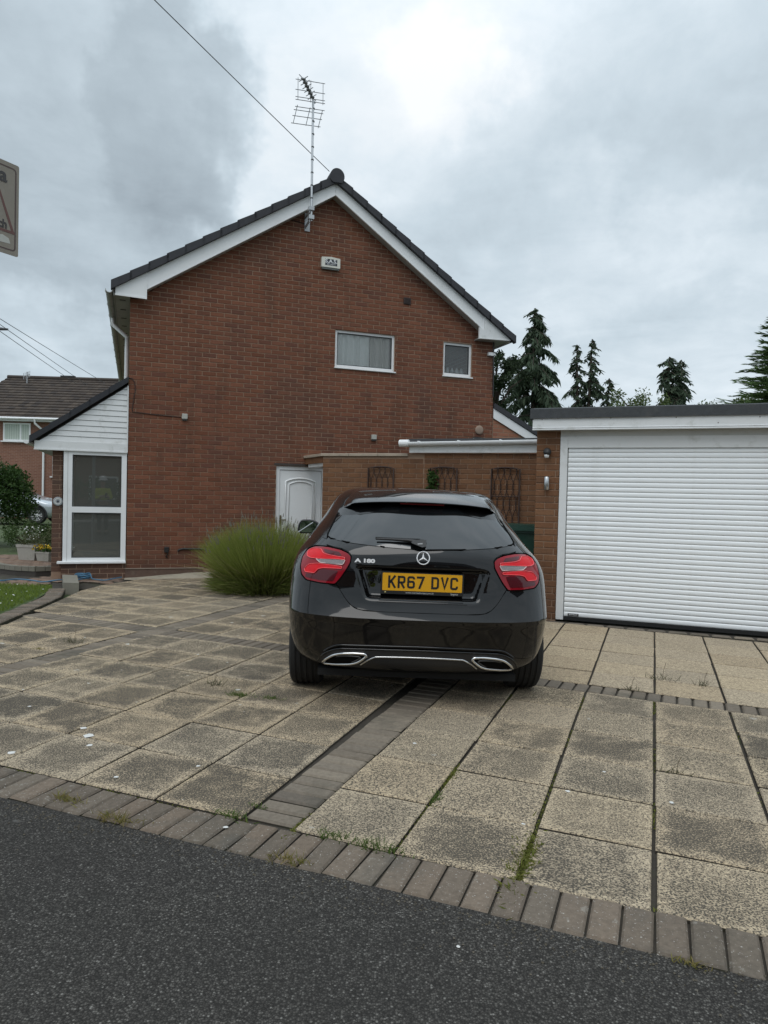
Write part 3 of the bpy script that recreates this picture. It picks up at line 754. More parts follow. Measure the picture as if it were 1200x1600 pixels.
# air vent, wall boxes
av = boxo('air_vent', mat('dark_clay_vent', (.05, .035, .033), .8), house, 4.60, 4.735, -.022, .02, 4.835, 4.955, HB, bevel=.005)
for i in range(5): boxo('louvre', mat('dark_clay_vent', (.05, .035, .033)), av, 4.612, 4.723, -.028, -.0225, 4.848+.021*i, 4.857+.021*i, HB)
rv = MB(); cv = Vector(H(6.17, 2.665))
rv.lathe([(.085, 0), (.085, .02), (.07, .03), (.03, .034), (.0, .034)], 20, lambda p: tuple(cv+hd*p[0]+Vector((0, 0, p[1]))+hn*p[2]), caps=False)
rv.build('round_vent', mat('sandy_vent_cover', (.30, .22, .17), .8), house)
# lean-to at the back of the house with its own white bargeboard
lt = [(6.46, -.05), (7.75, -.05), (7.75, 2.35), (6.46, 2.98)]
m_ = MB(); m_.prism(lt, -.012, -.06, HM); m_.build('rear_wall', mortar, house, fixn=True)
lay_bricks(house, P0+hn*(-.012), hd, hn, 6.47, 7.7, 1.9, 2.95, island_mat('new_red_brick', [(.33, .145, .09), (.39, .18, .11), (.29, .12, .08)], fine=.3), inside=lambda t, z, L: z < 2.93-(t-6.46)*.50, limit=0, seed=9)
m_ = MB(); m_.prism([(6.46, 2.905), (7.8, 2.25), (7.8, 2.41), (6.46, 3.085)], .0, .022, HM); m_.build('rear_bargeboard', white_pvc, house, fixn=True)
m_ = MB(); m_.prism([(6.458, 3.09), (7.85, 2.40), (7.85, 2.50), (6.458, 3.19)], .045, -3.4, HM); m_.build('rear_roof', dark_roof, house, fixn=True)
m_ = MB(); m_.tube([H(6.41, 4.33, .03), H(6.43, 3.3, .03)], .012, 6); m_.build('corner_cable', black_plastic, house)

# ---------------------------------------------------------------- porch
porch = thing('porch', (0, 0, 0), 'lean-to front porch with white boarded gable, tall glazed side and dark sloping roof', 'porch')
boards = MB()
def vtop(t): return 2.06+(3.02-2.06)*((t+1.33)/1.31)
fz = boxo('fascia', old_white, porch, -1.335, -.004, -.02, .03, 1.975, 2.108, HB)
boxo('moulding', old_white, fz, -1.34, -.004, -.03, -.0205, 1.968, 1.99, HB)
zz = 2.109; k = 0
while zz < 3.0:
    z2 = min(zz+.0865, 3.03)
    ta = -1.33+(zz-2.06)/(3.02-2.06)*1.31; tb = -1.33+(z2-2.06)/(3.02-2.06)*1.31
    pr = [(max(ta, -1.33), zz), (-.006, zz), (-.006, z2-.006), (min(tb, -.008), z2-.006)]
    m_ = MB()
    n0 = [H(p[0], p[1], .012 if i < 2 else .003) for i, p in enumerate(pr)]+[H(p[0], p[1], -.02) for p in pr]
    m_.add(n0, [(0, 1, 2, 3), (7, 6, 5, 4)]+[(i, i+4, (i+1) % 4+4, (i+1) % 4) for i in range(4)])
    m_.build('cladding_board', old_white, porch, fixn=True); zz = z2
m_ = MB(); m_.add([H(-1.33, 1.98, -.021), H(-.006, 1.98, -.021), H(-.006, 3.05, -.021), H(-1.33, 2.08, -.021)], [(0, 1, 2, 3)]); m_.build('gable_backing', mat('board_gap', (.05, .05, .05), .9), porch)
boxo('corner_trim', old_white, porch, -.02, -.001, -.026, -.013, 1.99, 3.03, HB)
PD = 2.3
m_ = MB(); m_.prism([(-1.385, 2.085), (-.012, 3.085), (-.012, 3.135), (-1.385, 2.135)], .03, -PD, HM); m_.build('roof', dark_roof, porch, fixn=True)
for i in range(5):
    a0, a1 = -1.40+1.385*i/5, -1.40+1.385*(i+1)/5+.012
    z0_, z1_ = 2.075+(3.085-2.075)*(a0+1.40)/1.39, 2.075+(3.085-2.075)*(a1+1.40)/1.39
    m_ = MB(); m_.prism([(a0, z0_-.010), (min(a1, -.006), z1_-.010), (min(a1, -.006), z1_+.078), (a0, z0_+.098)], .031, .075, HM); m_.build('verge_tile', mat('dark_slate_verge', (.022, .024, .03), .7, var=.2), porch, fixn=True)
gp3 = [(-1.44+.05*math.cos(a), 2.10+.05*math.sin(a)) for a in [R(x) for x in range(180, 361, 20)]]
m_ = MB(); m_.prism(gp3, .05, -PD, HM); m_.build('gutter', white_pvc, porch, fixn=True)
boxo('soffit', grey_pvc, porch, -1.33, -.006, .031, PD, 1.978, 1.99, HB)
# glazed side
porch_glass = glass_mat('porch_glass', 2.1, (.55, .57, .54), ((.30, .31, .28), .22))
fr = MB()
fr.box(-.925, -.80, .0, .07, .262, 1.967, HB); fr.box(-.088, -.012, .0, .07, .262, 1.967, HB)
fr.box(-.80, -.088, .0005, .0695, .262, .315, HB); fr.box(-.80, -.088, .0005, .0695, 1.915, 1.967, HB); fr.box(-.80, -.088, .0005, .0695, 1.02, 1.11, HB)
frame = fr.build('window_frame', white_pvc, porch, fixn=True)
for (q0, q1) in ((.315, 1.02), (1.11, 1.915)):
    g = MB(); g.add([H(-.798, q0+.002, -.03), H(-.09, q0+.002, -.03), H(-.09, q1-.002, -.03), H(-.798, q1-.002, -.03)], [(0, 1, 2, 3)]); g.build('pane', porch_glass, frame)
    g = MB()
    for (x0, x1, y0, y1) in ((-.80, -.088, q0, q0+.010), (-.80, -.088, q1-.010, q1), (-.80, -.79, q0+.01, q1-.01), (-.098, -.088, q0+.01, q1-.01)): g.box(x0, x1, .008, .029, y0, y1, HB)
    g.build('gasket', mat('dark_window_gasket', (.05, .055, .06)), frame, fixn=True)
boxo('trim_strip', mat('seam_grey', (.45, .45, .44), .5), frame, -.868, -.862, -.0025, -.0004, .262, 1.967, HB)
boxo('sill', white_pvc, porch, -1.0, -.006, -.055, .068, .226, .2615, HB, bevel=.004)
m_ = MB(); m_.box(-.945, -.006, .005, .20, -.08, .225, HB); m_.build('base_wall', mortar, porch, fixn=True)
darkbrick = island_mat('dark_base_brick', [(.13, .075, .055), (.16, .09, .065), (.11, .07, .055)], fine=.4)
lay_bricks(porch, P0-hn*.005, hd, hn, -.945, -.008, -.004, .2255, darkbrick, limit=40, seed=21)
m_ = MB(); m_.box(-1.09, -.945, .085, .40, -.05, 1.977, HB); pier = m_.build('pier', mortar, porch, fixn=True)
lay_bricks(porch, P0-hn*.0825, hd, hn, -1.09, -.945, .10, 1.975, darkbrick, limit=60, seed=22)
bx_ = MB(); q = lambda t, z, k: H(t, z, -k)
vs = [q(t_, z_, k_) for k_ in (.09, PD-.1) for z_ in (.26, 1.97) for t_ in (-.93, -.012)]
bx_.add(vs, [(4, 5, 7, 6), (0, 1, 5, 4), (2, 6, 7, 3), (1, 3, 7, 5)]); bx_.build('interior', mat('dim_porch_interior', (.13, .13, .12), .9, var=.25, vscale=2), porch)
ff = MB()
for k_ in (.45, 1.1, 1.72): ff.box(-.945, -.905, k_, k_+.07, .262, 1.967, HB)
ff.box(-.945, -.905, .45, PD-.1, .262, .32, HB); ff.box(-.945, -.905, .45, PD-.1, 1.9, 1.967, HB)
fo = ff.build('front_frame', white_pvc, porch, fixn=True)
g = MB(); g.add([q(-.925, .32, .45), q(-.925, .32, PD-.1), q(-.925, 1.9, PD-.1), q(-.925, 1.9, .45)], [(0, 1, 2, 3)]); g.build('pane', pane_glass, fo)
# round house number plate on the pier
np_ = thing('number_plaque', (0, 0, 0), 'small round grey plaque fixed to the dark brick pier beside the porch glass', 'plaque')
pc_ = Vector(H(-1.005, 1.185, -.074))
PM = lambda p: tuple(pc_+hd*p[0]+Vector((0, 0, p[1]))+hn*p[2])
m_ = MB(); m_.lathe([(0, 0.0), (.068, 0), (.07, .006), (.064, .013), (.054, .011), (0, .011)], 22, PM, caps=False); m_.build('plate', mat('grey_enamel', (.33, .35, .37), .45), np_)
m_ = MB(); m_.lathe([(.050, .0112), (.049, .0125), (.038, .0125), (.037, .0112)], 20, PM, caps=False); m_.build('ring', mat('off_white_enamel', (.62, .62, .60), .5), np_)
m_ = MB(); m_.lathe([(0, .0125), (.017, .0125), (.018, .0112)], 14, PM, caps=False); m_.build('boss', mat('dark_enamel', (.05, .055, .07), .5), np_)

# ---------------------------------------------------------------- small things fixed to the gable
al = thing('alarm_box', (0, 0, 0), 'white burglar alarm box marked S.A.S. high on the brick gable', 'alarm box')
a0, a1, az0, az1 = 3.062, 3.39, 5.285, 5.455
sh = [(a0, az0), (a1, az0), (a1, az1-.004), ((a0+a1)/2, az1+.012), (a0, az1-.004)]
m_ = MB(); m_.prism(sh, .0, .075, HM); m_.build('cover', mat('aged_cream_plastic', (.66, .65, .58), .45), al, fixn=True)
m_ = MB(); m_.prism([(a0+.012, az0-.028), (a1-.012, az0-.028), (a1-.012, az0-.0005), (a0+.012, az0-.0005)], .0, .06, HM); m_.build('base', mat('grey_green_plastic', (.17, .185, .175), .5), al, fixn=True)
m_ = MB(); m_.prism([(3.125, 5.318), (3.335, 5.318), (3.335, 5.425), (3.125, 5.425)], .0752, .077, HM); lab = m_.build('nameplate', mat('navy_black_print', (.02, .024, .035), .5), al, fixn=True)
prw = mat('white_print', (.75, .76, .77), .5)
TM = lambda cx, cz: (lambda p: H(cx+p[0], cz+p[1], .0774+p[2]))
text_mesh('lettering', 'S.A.S.', .088, prw, lab, TM(3.23, 5.388), bold=.0022, xs=1.08)
text_mesh('small_lettering', 'SECURITY', .034, prw, lab, TM(3.23, 5.335), xs=1.05)
boxg = mat('weathered_grey_plastic', (.42, .42, .38), .6)
for nm, t_, z_, lb in (('junction_box', .855, 2.60, 'grey junction box on the brick gable above the porch end, its cable running left'), ('junction_box', 4.09, 2.43, 'grey junction box on the brick gable just above the garden wall coping')):
    j = thing(nm, (0, 0, 0), lb, 'junction box', group='boxes on the gable')
    boxo('cover', boxg, j, t_-.045, t_+.045, -.055, 0, z_-.045, z_+.04, HB, bevel=.006); boxo('base', mat('dark_plastic_base', (.05, .05, .05)), j, t_-.038, t_+.038, -.045, 0, z_-.066, z_-.046, HB)
pir = thing('motion_sensor', (0, 0, 0), 'small white security sensor under the right hand eaves of the gable', 'sensor')
boxo('body', white_pvc, pir, 6.30, 6.41, -.06, 0, 4.06, 4.125, HB, bevel=.006); boxo('lens', mat('milky_lens', (.8, .8, .8), .2), pir, 6.412, 6.455, -.055, -.01, 4.07, 4.11, HB, bevel=.006)
cab = MB(); cab.tube([H(-.01, 3.155, .009), H(.05, 3.15, .009), H(.088, 3.08, .009), H(.095, 2.96, .009), H(.07, 2.80, .009), H(.055, 2.66, .009), H(.06, 2.625, .009), H(.4, 2.60, .009), H(.80, 2.585, .009)], .008, 5)
tag(cab.build('wall_cable', mat('brown_cable', (.05, .028, .022), .7)), 'thin brown cable stapled to the brick gable from the porch roof to the grey box', 'cable')
cab = MB(); cab.tube([H(.79, .41, .02), H(.80, .437, .02), H(.86, .452, .02), H(1.25, .445, .02), H(1.9, .43, .02)], .016, 6)
tag(cab.build('waste_pipe', black_plastic), 'black pipe running low along the gable wall into the lavender', 'pipe')
tp = thing('outdoor_socket', (0, 0, 0), 'black weatherproof socket low on the gable wall with a short lead', 'socket')
boxo('box', black_plastic, tp, .575, .645, -.06, 0, .395, .485, HB, bevel=.006)
m_ = MB(); m_.tube([H(.62, .40, .045), H(.625, .36, .04), H(.60, .33, .02), H(.63, .31, .015)], .009, 5); m_.build('lead', black_rub, tp)
st_ = MB()
# aerial on its mast
aer = thing('tv_aerial', (0, 0, 0), 'tall television aerial on a mast bracketed to the gable peak', 'aerial')
mt, mn = 2.80, .30
m_ = MB(); m_.tube([H(mt+.01, 5.93, mn), H(mt, 7.93, mn)], .019, 8); mast = m_.build('mast', alum, aer)
for i in range(8):
    m_ = MB(); zc_ = 6.3+.21*i; m_.tube([H(mt+.008, zc_, mn), H(mt+.008, zc_+.018, mn)], .024, 8); m_.build('clip', mat('dark_tape', (.09, .09, .09), .6), mast)
m_ = MB(); m_.box(mt-.035, mt+.055, -.02, 0, 5.86, 6.16, HB); m_.box(mt-.028, mt-.018, -.33, -.0205, 5.9, 5.95, HB); m_.box(mt-.028, mt-.018, -.33, -.0205, 6.06, 6.11, HB)
m_.box(mt-.04, mt+.05, -.345, -.255, 5.955, 6.02, HB); m_.box(mt-.04, mt+.05, -.345, -.255, 6.10, 6.16, HB)
m_.build('bracket', galv, aer, fixn=True)
# the boom points up and back to the left; two reflector panels of rods
m_ = MB(); bo0 = Vector(H(mt, 7.93, mn)); bdir = (hn*1.25-hd*.03+Vector((0, 0, -.05))).normalized()
am = mat('dull_aerial_metal', (.27, .28, .29), .5, metal=.6)
bo1 = bo0+Vector((-.095, -.62, -.02)); bdir = (bo1-bo0).normalized()
m_.tube([tuple(bo0-bdir*.12), tuple(bo1)], .011, 6); boom = m_.build('boom', am, aer)
for i in range(6):
    c_ = bo0+(bo1-bo0)*(.12+.17*i); m_ = MB()
    for sx, sz in ((1, 1), (1, -1), (-1, 1), (-1, -1)):
        m_.tube([tuple(c_), tuple(c_+hd*(.07*sx)+Vector((0, 0, .055*sz)))], .007, 4)
    m_.tube([tuple(c_-hd*.035), tuple(c_+hd*.035)], .02, 5)
    m_.build('director', am, aer)
for up_ in (0, 1):
    m_ = MB(); rows = ([8.24, 8.07, 7.95, 7.90] if up_ else [7.795, 7.75, 7.66, 7.545]); lean = (.02 if up_ else -.06)
    for i, z_ in enumerate(rows):
        k_ = i/3; dx = 0 if up_ else -.05*k_; m_.tube([H(2.51+dx, z_-.012, mn-.05+lean*k_), H(3.01+dx, z_+.018, mn-.05+lean*k_)], .0065, 4)
    for x_ in (2.55, 2.765, 2.975):
        m_.tube([H(x_, rows[0]+.02, mn-.05), H(x_-(0 if up_ else .055), rows[-1]-.01, mn-.05+lean)], .0065, 4)
    m_.build('reflector', am, aer)
ac = MB(); ac.tube([H(mt-.03, 5.98, .02), H(2.6, 6.005, .012), H(2.3, 6.05, .012), H(1.95, 5.98, .012)], .006, 4); tag(ac.build('aerial_cable', black_rub), 'black aerial cable sagging across the bricks under the left bargeboard', 'cable')
# ---------------------------------------------------------------- garden wall and flat roofed outhouse beyond the car
W0 = Vector((-.993, 11.258, 0)); wA = R(-20.8); wd = Vector((math.cos(wA), math.sin(wA), 0)); wn = Vector((math.sin(wA), -math.cos(wA), 0))
def WL(s, z, n=0.0): return tuple(W0+wd*s+wn*n+Vector((0, 0, z)))
def WB(p): return WL(p[0], p[2], -p[1])
def WM(p): return WL(p[0], p[1], p[2])
gw = thing('garden_wall', (0, 0, 0), 'brown brick garden wall with pale coping joining the house to the garage', 'wall')
m_ = MB(); m_.box(0, 4.4, .0035, .215, -.06, 2.045, WB, skip=()); m_.build('wall_core', mortar, gw, fixn=True)
lay_bricks(gw, W0, wd, wn, 0.0, 1.684, .02, 1.996, wallbrick, seed=31, limit=150, hidden=lambda t, z: z < 1.25)
lay_bricks(gw, W0, wd, wn, 1.697, 4.0, .02, 2.045, wallbrick, seed=32, limit=150, hidden=lambda t, z: z < .95 or t > 3.5)
coping = mat('pale_coping_stone', (.40, .33, .26), .9, var=.2, bump=.002, dirt=(.2, .19, .15), dscale=6, damt=.5)
for i in range(3): boxo('coping_stone', coping, gw, -.03+.49*i, .455+.49*i, -.03, .245, 2.0, 2.045, WB, bevel=.005)
# the short return over the side door
e0 = Vector(WL(0, 0, -.0)); e1 = Vector(H(2.86, 0, .0)); rd_ = (e1-e0).normalized(); rl = (e1-e0).length; rno = Vector((-rd_.y, rd_.x, 0))
RB = lambda p: tuple(e0+rd_*p[0]+rno*p[1]+Vector((0, 0, p[2])))
boxo('return_lintel', wallbrick, gw, .02, rl-.01, -.21, 0.0, 1.90, 1.999, RB); boxo('coping_stone', coping, gw, .0, rl-.01, -.235, .03, 2.0005, 2.0445, RB, bevel=.005)
boxo('lintel_board', old_white, gw, .03, rl-.1, -.19, -.03, 1.845, 1.899, RB)
oh = thing('flat_roof_outhouse', (0, 0, 0), 'low flat roof with white fascia and gutter above the garden wall', 'outhouse roof')
boxo('fascia', grey_pvc if False else old_white, oh, 1.47, 4.2, -.06, -.035, 2.052, 2.19, WB)
boxo('roof', mat('grey_roof_felt', (.05, .052, .055), .9, var=.25, bump=.002, bscale=160), oh, 1.44, 4.2, -.055, 2.4, 2.215, 2.262, WB)
boxo('soffit_board', old_white, oh, 1.47, 4.2, -.034, .0, 2.05, 2.07, WB)
gp4 = [(-.105+.052*math.cos(a), 2.198+.052*math.sin(a)) for a in [R(x) for x in range(180, 361, 20)]]+[(-.058, 2.205), (-.152, 2.205)]
m_ = MB(); m_.prism(gp4, 1.46, 4.2, lambda p: WL(p[2], p[1]+.012*(p[2]-1.4), -p[0])); g4 = m_.build('gutter', white_pvc, oh, fixn=True)
m_ = MB(); m_.prism([(-.105+.056*math.cos(a), 2.190+.056*math.sin(a)) for a in [R(x) for x in range(0, 360, 24)]], 1.33, 1.475, lambda p: WL(p[2], p[1]+.0, -p[0])); m_.build('gutter_outlet', white_pvc, g4, fixn=True)
for s_ in (1.63, 2.24, 2.86, 3.5):
    m_ = MB(); m_.prism([(-.105+.06*math.cos(a), 2.198+.06*math.sin(a)) for a in [R(x) for x in range(160, 381, 20)]], s_, s_+.022, lambda p: WL(p[2], p[1]+.012*(p[2]-1.4), -p[0])); m_.build('bracket', white_pvc, g4, fixn=True)
fl = thing('floodlight', (0, 0, 0), 'small black twin floodlight standing on the outhouse roof against the gable', 'floodlight')
fc = Vector(H(6.06, 2.50, .16))
for sx in (-1, 1):
    m_ = MB(); m_.lathe([(.02, 0), (.045, .03), (.055, .08), (.05, .085)], 12, lambda p, sx=sx: tuple(fc+hd*(sx*.07+p[2]*sx*.5)+hn*(p[2]*.9)+hd*p[0]*.9+Vector((0, 0, p[1]*.9-.02-p[2]*.35)))); hd_ = m_.build('lamp_head', black_plastic, fl)
    m_ = MB(); m_.lathe([(0, .0855), (.044, .0855)], 12, lambda p, sx=sx: tuple(fc+hd*(sx*.07+p[2]*sx*.5)+hn*(p[2]*.9)+hd*p[0]*.9+Vector((0, 0, p[1]*.9-.02-p[2]*.35))), caps=False); m_.build('lens', mat('pale_lens', (.6, .62, .6), .3), hd_)
m_ = MB(); m_.tube([tuple(fc), tuple(fc-hn*.155+Vector((0, 0, .01)))], .022, 8); m_.tube([tuple(fc-hd*.08), tuple(fc+hd*.08)], .016, 6); m_.build('arm', black_plastic, fl)

# ---------------------------------------------------------------- trellises on the garden wall
rust = mat('rust_brown_trellis', (.045, .026, .021), .8, var=.3)
for (sa, sb, zb, lb) in ((.80, 1.215, .55, 'brown lattice trellis on the garden wall nearest the white side door'), (1.80, 2.215, .55, 'middle brown lattice trellis on the garden wall with green ivy on its left edge'), (2.735, 3.145, .45, 'brown lattice trellis on the garden wall above the green wheelie bin')):
    tr = thing('trellis', (0, 0, 0), lb, 'trellis', group='trellises on the garden wall')
    zt_ = 1.835; w_ = sb-sa
    fr = MB(); pts = [WL(sa, zb, .035), WL(sa, zt_-.02, .035)]+[WL(sa+w_*k/8, zt_-.02+.022*math.sin(math.pi*k/8), .035) for k in range(1, 8)]+[WL(sb, zt_-.02, .035), WL(sb, zb, .035)]
    fr.tube(pts, .0125, 5); fr.tube([WL(sa, zb+.02, .035), WL(sb, zb+.02, .035)], .009, 5); fr.tube([WL(sa, 1.42, .035), WL(sb, 1.42, .035)], .008, 5); fr.build('frame', rust, tr)
    for k in range(9):
        c_ = sa+w_*(k+.5)/9; ph = math.pi*(k % 2); m_ = MB()
        m_.tube([WL(min(sb-.01, max(sa+.01, c_+.030*math.sin(2*math.pi*q/10+ph))), zb+(zt_-zb)*q/28*.998, .035+.006*(1 if k % 2 else -1)) for q in range(29)], .0052, 4)
        m_.build('lattice_bar', rust, tr)

# ---------------------------------------------------------------- garage
G0 = Vector((2.016, 8.128, 0)); gA = R(-20.7); gd = Vector((math.cos(gA), math.sin(gA), 0)); gn = Vector((math.sin(gA), -math.cos(gA), 0))
def GL(s, z, n=0.0): return tuple(G0+gd*s+gn*n+Vector((0, 0, z)))
def GB(p): return GL(p[0], p[2], -p[1])
def GM(p): return GL(p[0], p[1], p[2])
ga = thing('garage', (0, 0, 0), 'flat roofed brick garage with white roller shutter, white fascia and dark felt edge', 'garage')
DW = 2.62
m_ = MB(); m_.box(-.268, -.004, .0035, .30, -.05, 2.21, GB); m_.box(-.268, -.02, .30, 5.2, -.05, 2.21, GB); m_.box(DW+.004, DW+.30, .0035, 5.2, -.05, 2.21, GB)
m_.build('wall', mortar, ga, fixn=True)
lay_bricks(ga, G0, gd, gn, -.268, -.006, .004, 2.19, wallbrick, seed=41, limit=120)
lay_bricks(ga, G0, gd, gn, DW+.006, DW+.30, .004, 2.19, wallbrick, seed=42, limit=0)
lay_bricks(ga, G0-gd*.268+gn*0, -gn, -gd, .003, 5.2, .004, 2.19, wallbrick, seed=43, limit=0)
fas = boxo('fascia', old_white, ga, -.305, 3.1, -.125, -.10, 2.185, 2.335, GB)
boxo('moulding', old_white, fas, -.307, 3.1, -.135, -.1255, 2.198, 2.212, GB, bevel=.004); boxo('moulding', old_white, fas, -.307, 3.1, -.140, -.1255, 2.176, 2.194, GB, bevel=.004)
nail = mat('rusty_nail_head', (.16, .13, .11), .7)
for (s_, z_) in ((-.20, 2.30), (.55, 2.305), (1.22, 2.30), (2.02, 2.292), (1.63, 2.238)):
    m_ = MB(); m_.lathe([(0, 0), (.006, 0), (.005, .003), (0, .003)], 8, lambda p, s_=s_, z_=z_: GL(s_+p[0], z_+p[1], .1251+p[2]), caps=False); m_.build('nail', nail, fas)
boxo('fascia_side', old_white, ga, -.305, -.283, -.0995, 5.2, 2.20, 2.33, GB)
boxo('soffit', old_white, ga, -.283, 3.1, -.10, .005, 2.188, 2.197, GB)
felt = mat('mineral_roof_felt', (.060, .064, .068), .95, var=.3, vscale=18, bump=.003, bscale=170, dirt=(.10, .10, .095), dscale=7, damt=.5)
ss = [-.335, -.10, .96, 2.02, 3.12]
for i in range(4):
    m_ = MB(); z_b = 2.336+.001*i; off = .132+.004*(i % 2)
    m_.prism([(off-.012, z_b-.024), (off+.010, z_b-.026), (off+.004, z_b+.085), (off-.03, z_b+.098), (-.30, z_b+.100), (-.30, z_b-.005), (off-.012, z_b-.005)], ss[i], ss[i+1]+.012, lambda p: GL(p[2], p[1], p[0])); m_.build('felt_edge', felt, ga, fixn=True)
m_ = MB(); m_.box(-.335, -.30, -.13, .30, 2.30, 2.43, GB); m_.build('felt_corner', felt, ga, fixn=True)
boxo('roof', felt, ga, -.33, 3.15, .31, 5.3, 2.33, 2.405, GB)
# white frame round the shutter
boxo('frame_side', old_white, ga, .0, .083, -.012, .12, .006, 2.115, GB, bevel=.003)
boxo('frame_side', old_white, ga, DW-.083, DW, -.012, .12, .006, 2.115, GB, bevel=.003)
boxo('header_panel', mat('grubby_white_board', (.55, .56, .55), .55, var=.12, vscale=4, dirt=(.3, .28, .24), dscale=3, damt=.6), ga, .0, DW, -.004, .12, 2.116, 2.187, GB)
boxo('header_panel', old_white, ga, .0835, DW-.0835, -.008, .10, 1.986, 2.115, GB)
boxo('shutter_guide', mat('dark_grey_seal', (.06, .065, .07), .6), ga, .0835, .0905, .016, .05, .04, 1.986, GB)  # dark grey strip between the frame and the slats
# shutter: every curved slat is a piece
slatm = mat('white_shutter_slat', (.88, .905, .92), .35, var=.025, vscale=3, dirt=(.6, .6, .57), dscale=4, damt=.22)
NS = 35; sh0, sh1 = .045, 1.985; ph = (sh1-sh0)/NS
prof = [(-.010, 0), (-.0035, .003), (-.0008, ph*.25), (.0004, ph*.5), (-.0008, ph*.75), (-.004, ph-.0045), (-.010, ph-.001)]
sm = MB(); x0, x1 = .0905, DW-.088
for (x) in (x0, x1):
    for (n_, z_) in prof: sm.v.append((x, -n_, z_))
k = len(prof); sm.f = [(i, i+1, k+i+1, k+i) for i in range(k-1)]; sm.sm = [True]*(k-1)
slat_me = sm.mesh('slat', slatm)
bm = bmesh.new(); bm.from_mesh(slat_me); bmesh.ops.recalc_face_normals(bm, faces=bm.faces); bm.to_mesh(slat_me); bm.free()
shutter = boxo('shutter', mat('shutter_joint_grey', (.45, .46, .47), .6), ga, .0906, DW-.089, .0305, .04, .042, 1.99, GB)
for i in range(NS):
    o = link('slat', slat_me, shutter); p = Vector(GL(0, sh0+ph*i, -.012)); o.location = p; o.rotation_euler = (0, 0, gA)
boxo('bottom_seal', black_rub, shutter, .0906, DW-.089, .006, .03, .004, .0435, GB)
stk = boxo('maker_sticker', mat('black_sticker', (.015, .015, .017), .4), shutter, .135, .255, .0062, .0095, .057, .083, GB)
text_mesh('lettering', 'NOVELLA', .019, prw, stk, lambda p: GL(.195+p[0], .0705+p[1], -.0060+p[2]), extrude=.0002, bold=.0004, xs=1.15)
dr = MB()
sl = thing('security_light', (0, 0, 0), 'black and white sensor light high on the brick pier beside the garage shutter', 'security light')
c_ = Vector(GL(-.14, 1.935, .03))
m_ = MB(); m_.lathe([(.03, -.03), (.042, 0), (.046, .04), (.036, .062), (0, .07)], 14, lambda p: tuple(c_+gd*p[0]+Vector((0, 0, p[1]))+gn*p[2])); m_.build('body', black_plastic, sl)
m_ = MB(); m_.lathe([(0, -.070), (.022, -.066), (.029, -.045), (.028, -.018)], 14, lambda p: tuple(c_+gd*(p[0]-.005)+gn*(p[1]+.035)+Vector((0, 0, p[2]))), caps=False); m_.build('sensor_dome', mat('milky_lens', (.8, .8, .8)), sl)
wl = thing('tube_wall_light', (0, 0, 0), 'slim silver cylinder wall light on the brick pier below the sensor light', 'wall light')
m_ = MB(); q_ = Vector(GL(-.140, 1.50, .045)); m_.lathe([(.027, 0), (.030, .003), (.030, .147), (.027, .150)], 16, lambda p: (q_.x+p[0], q_.y+p[1], q_.z+p[2])); m_.build('tube', mat('brushed_steel', (.55, .56, .57), .33, metal=1.0), wl)
boxo('bracket', alum, wl, -.155, -.125, -.02, 0, 1.55, 1.60, GB)

# ---------------------------------------------------------------- green wheelie bin
bin_ = thing('wheelie_bin', (0, 0, 0), 'dark green wheelie bin standing between the car and the garage pier', 'wheelie bin')
bc = Vector(WL(3.235, 0, .47)); bA = wA+R(3)
bx = Vector((math.cos(bA), math.sin(bA), 0)); by = Vector((-math.sin(bA), math.cos(bA), 0))
BM_ = lambda p: tuple(bc+bx*p[0]+by*p[1]+Vector((0, 0, p[2])))
green = mat('dark_green_plastic', (.012, .052, .036), .42, var=.15, dirt=(.06, .075, .06), dscale=5, damt=.35)
m_ = MB(); rg = [(.19, .22, .06), (.215, .255, .45), (.24, .285, .93), (.262, .31, .935), (.262, .31, .965)]
for (a, c, z_) in rg: m_.v += [BM_((-a, -c, z_)), BM_((a, -c, z_)), BM_((a, c, z_)), BM_((-a, c, z_))]
m_.f = [(4*i+k, 4*i+(k+1) % 4, 4*i+4+(k+1) % 4, 4*i+4+k) for i in range(4) for k in range(4)]+[(3, 2, 1, 0), (16, 17, 18, 19)]; m_.sm = [False]*len(m_.f)
m_.build('body', green, bin_, fixn=True)
m_ = MB(); m_.box(-.285, .285, -.35, .31, .967, 1.0, BM_); m_.prism([(-.285, 1.0005), (.285, 1.0005), (.25, 1.045), (-.25, 1.045)], -.32, .28, lambda p: BM_((p[0], p[2], p[1]))); lid = m_.build('lid', green, bin_, fixn=True)
m_ = MB(); m_.tube([BM_((-.24, .33, .99)), BM_((-.24, .37, 1.0)), BM_((.24, .37, 1.0)), BM_((.24, .33, .99))], .014, 6); m_.build('handle', green, bin_)
for sx in (-1, 1):
    m_ = MB(); m_.lathe([(.02, -.02), (.1, -.025), (.1, .025), (.02, .03)], 16, lambda p, sx=sx: BM_((sx*.25+p[2], .22+p[0], .1+p[1]))); m_.build('wheel', black_rub, bin_)

